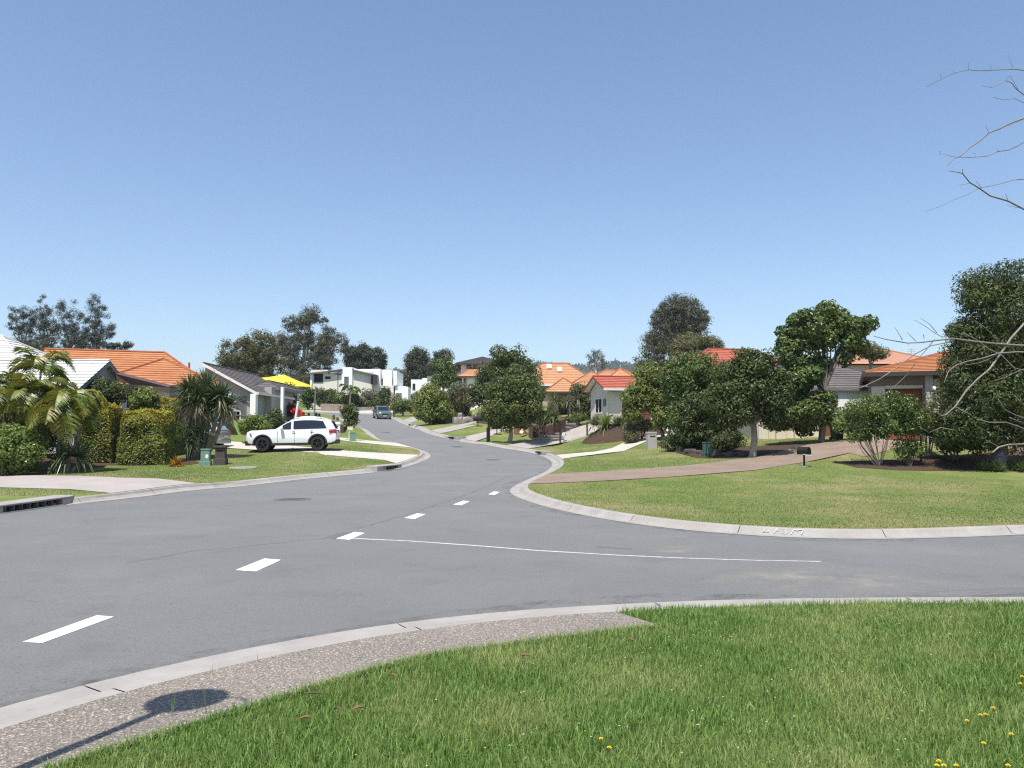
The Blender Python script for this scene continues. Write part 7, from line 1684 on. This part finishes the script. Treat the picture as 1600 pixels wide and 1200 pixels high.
# ------------------------------------------------------------------ small things in the near grass
M_DAND = plain('dandelion_yellow', (.75, .52, .01), .7); M_STEM = plain('flower_stem', (.12, .17, .04), .6)
def dandelion(u, v, lab):
    r = ground_hit(u, v, LAWN + .07); b = (r[0], r[1], zl(r[0], r[1])); t = thing('dandelion', lab, 'flower', b, 0, 'yellow dandelions in the near grass')
    mb = MB(); mb.tube([(0, 0, -.02), (.004, -.003, .04), (0, 0, .072)], .0022, 5); mb.build('stem', M_STEM, t)
    mb = MB()
    for lay, (rad, zz, k) in enumerate(((.0145, .073, 14), (.011, .076, 11), (.006, .078, 7))):
        for i in range(k):
            a = 2 * math.pi * i / k + lay; ca, sa = math.cos(a), math.sin(a); w = rad * .22
            mb.add([(0, 0, zz), (ca * rad * .7 - sa * w, sa * rad * .7 + ca * w, zz + .003), (ca * rad, sa * rad, zz + .001), (ca * rad * .7 + sa * w, sa * rad * .7 - ca * w, zz + .003)], [(0, 3, 2, 1)])
    mb.build('flower_head', M_DAND, t)
dl = [(939, 1155, 'left of the pair in the middle of the near grass'), (952, 1169, 'right of the pair in the middle of the near grass'), (1552, 1107, 'uppermost of the cluster at lower right'), (1540, 1117, 'below the uppermost of the lower right cluster'), (1532, 1118, 'touching its neighbour in the lower right cluster'), (1511, 1127, 'leftmost of the lower right cluster'),
      (1580, 1148, 'alone near the lower right corner'), (1537, 1162, 'small and partly hidden below the lower right cluster'), (1467, 1190, 'top of the clump at the bottom edge'), (1464, 1197, 'bottom left of the clump at the bottom edge'), (1475, 1197, 'bottom right of the clump at the bottom edge'), (1494, 1197, 'just right of the clump at the bottom edge'), (1575, 1197, 'at the bottom edge near the corner'), (1597, 1058, 'upper one at the right edge'), (1594, 1069, 'lower one at the right edge')]
for u, v, lab in dl: dandelion(u, v, 'yellow dandelion, ' + lab)
M_DEADL = [mat('dead_leaf_brown', (.14, .072, .03), .8, (.19, .105, .045), 60), mat('dead_leaf_dark', (.07, .042, .025), .85, (.11, .07, .04), 60)]
def dead_leaf(u, v, L, w, m, lab, curl=.5):
    r = ground_hit(u, v, LAWN + .05); mb = MB(); n = 9; a = rng.uniform(-.5, .5)
    V = []
    for i in range(n):
        s = i / (n - 1); x = (s - .5) * L; hw = w / 2 * math.sin(math.pi * min(1, s * .95 + .03)) ** .7; z = .05 + .03 * math.sin(s * 3.0) * curl; y = .25 * L * (s - .5) ** 2 * curl * 4
        V += [(x, y - hw, z + hw * .6), (x, y, z), (x, y + hw, z + hw * .6)]
    mb.add(V, [(i * 3 + k, (i + 1) * 3 + k, (i + 1) * 3 + k + 1, i * 3 + k + 1) for i in range(n - 1) for k in range(2)])
    o = mb.build('dead_leaf', m, smooth=True); o.location = (r[0], r[1], zl(*r)); o.rotation_euler = (0, 0, a); tag(o, lab, 'leaf', 'dead leaves in the near grass')
dead_leaf(488, 1092, .22, .03, M_DEADL[1], 'long curled dark dead leaf in the grass near the footpath', 1.2)
dead_leaf(477, 1125, .09, .035, M_DEADL[0], 'orange brown dead leaf just below the long dark curl')
dead_leaf(560, 1110, .10, .04, M_DEADL[0], 'rust coloured dead leaf right of the dark curl')
dead_leaf(527, 1111, .06, .04, M_DEADL[1], 'small dark dead leaf between the curl and the rust one')
dead_leaf(613, 1058, .08, .03, M_DEADL[0], 'pale brown dead leaf near the footpath edge, farther up')
dead_leaf(821, 1027, .10, .04, M_DEADL[0], 'rust coloured dead leaf in the middle of the near grass')
dead_leaf(985, 1003, .09, .04, M_DEADL[0], 'faded brown dead leaf below the end of the footpath')
# tall grass stalks standing up over the footpath edge
GSB = np.array([ground_hit(u, v, LAWN) for u, v in ((326, 1112), (266, 1115), (305, 1110), (308, 1108), (292, 1100), (1063, 925), (1182, 925), (1188, 924), (330, 1040), (404, 1020))])
V, q4, t3 = blades(np.repeat(GSB, 2, axis=0) + rng.normal(0, .012, (20, 2)), np.repeat(np.array([.34, .18, .16, .12, .08, .12, .14, .12, .1, .1]), 2) * rng.uniform(.8, 1.1, 20), .005, .12, True)
kind(np_mesh('grass_stalks', V, q4, t3, [G_NEAR]), 'stuff', 'few tall wispy grass stalks rising over the footpath edge', 'grass')
# ------------------------------------------------------------------ the air: far hills fade towards the sky
def haze():
    mb = MB(); mb.box(-2600, 2600, -150, 2500, -60, 175)
    m = bpy.data.materials.new('haze'); m.use_nodes = True; nt = m.node_tree; nt.nodes.remove(nt.nodes['Principled BSDF'])
    v = nt.nodes.new('ShaderNodeVolumePrincipled'); v.inputs['Color'].default_value = (.86, .92, 1, 1); v.inputs['Density'].default_value = .0002; v.inputs['Anisotropy'].default_value = .3
    nt.links.new(v.outputs[0], nt.nodes['Material Output'].inputs['Volume'])
    o = mb.build('haze', m); kind(o, 'stuff')
haze()
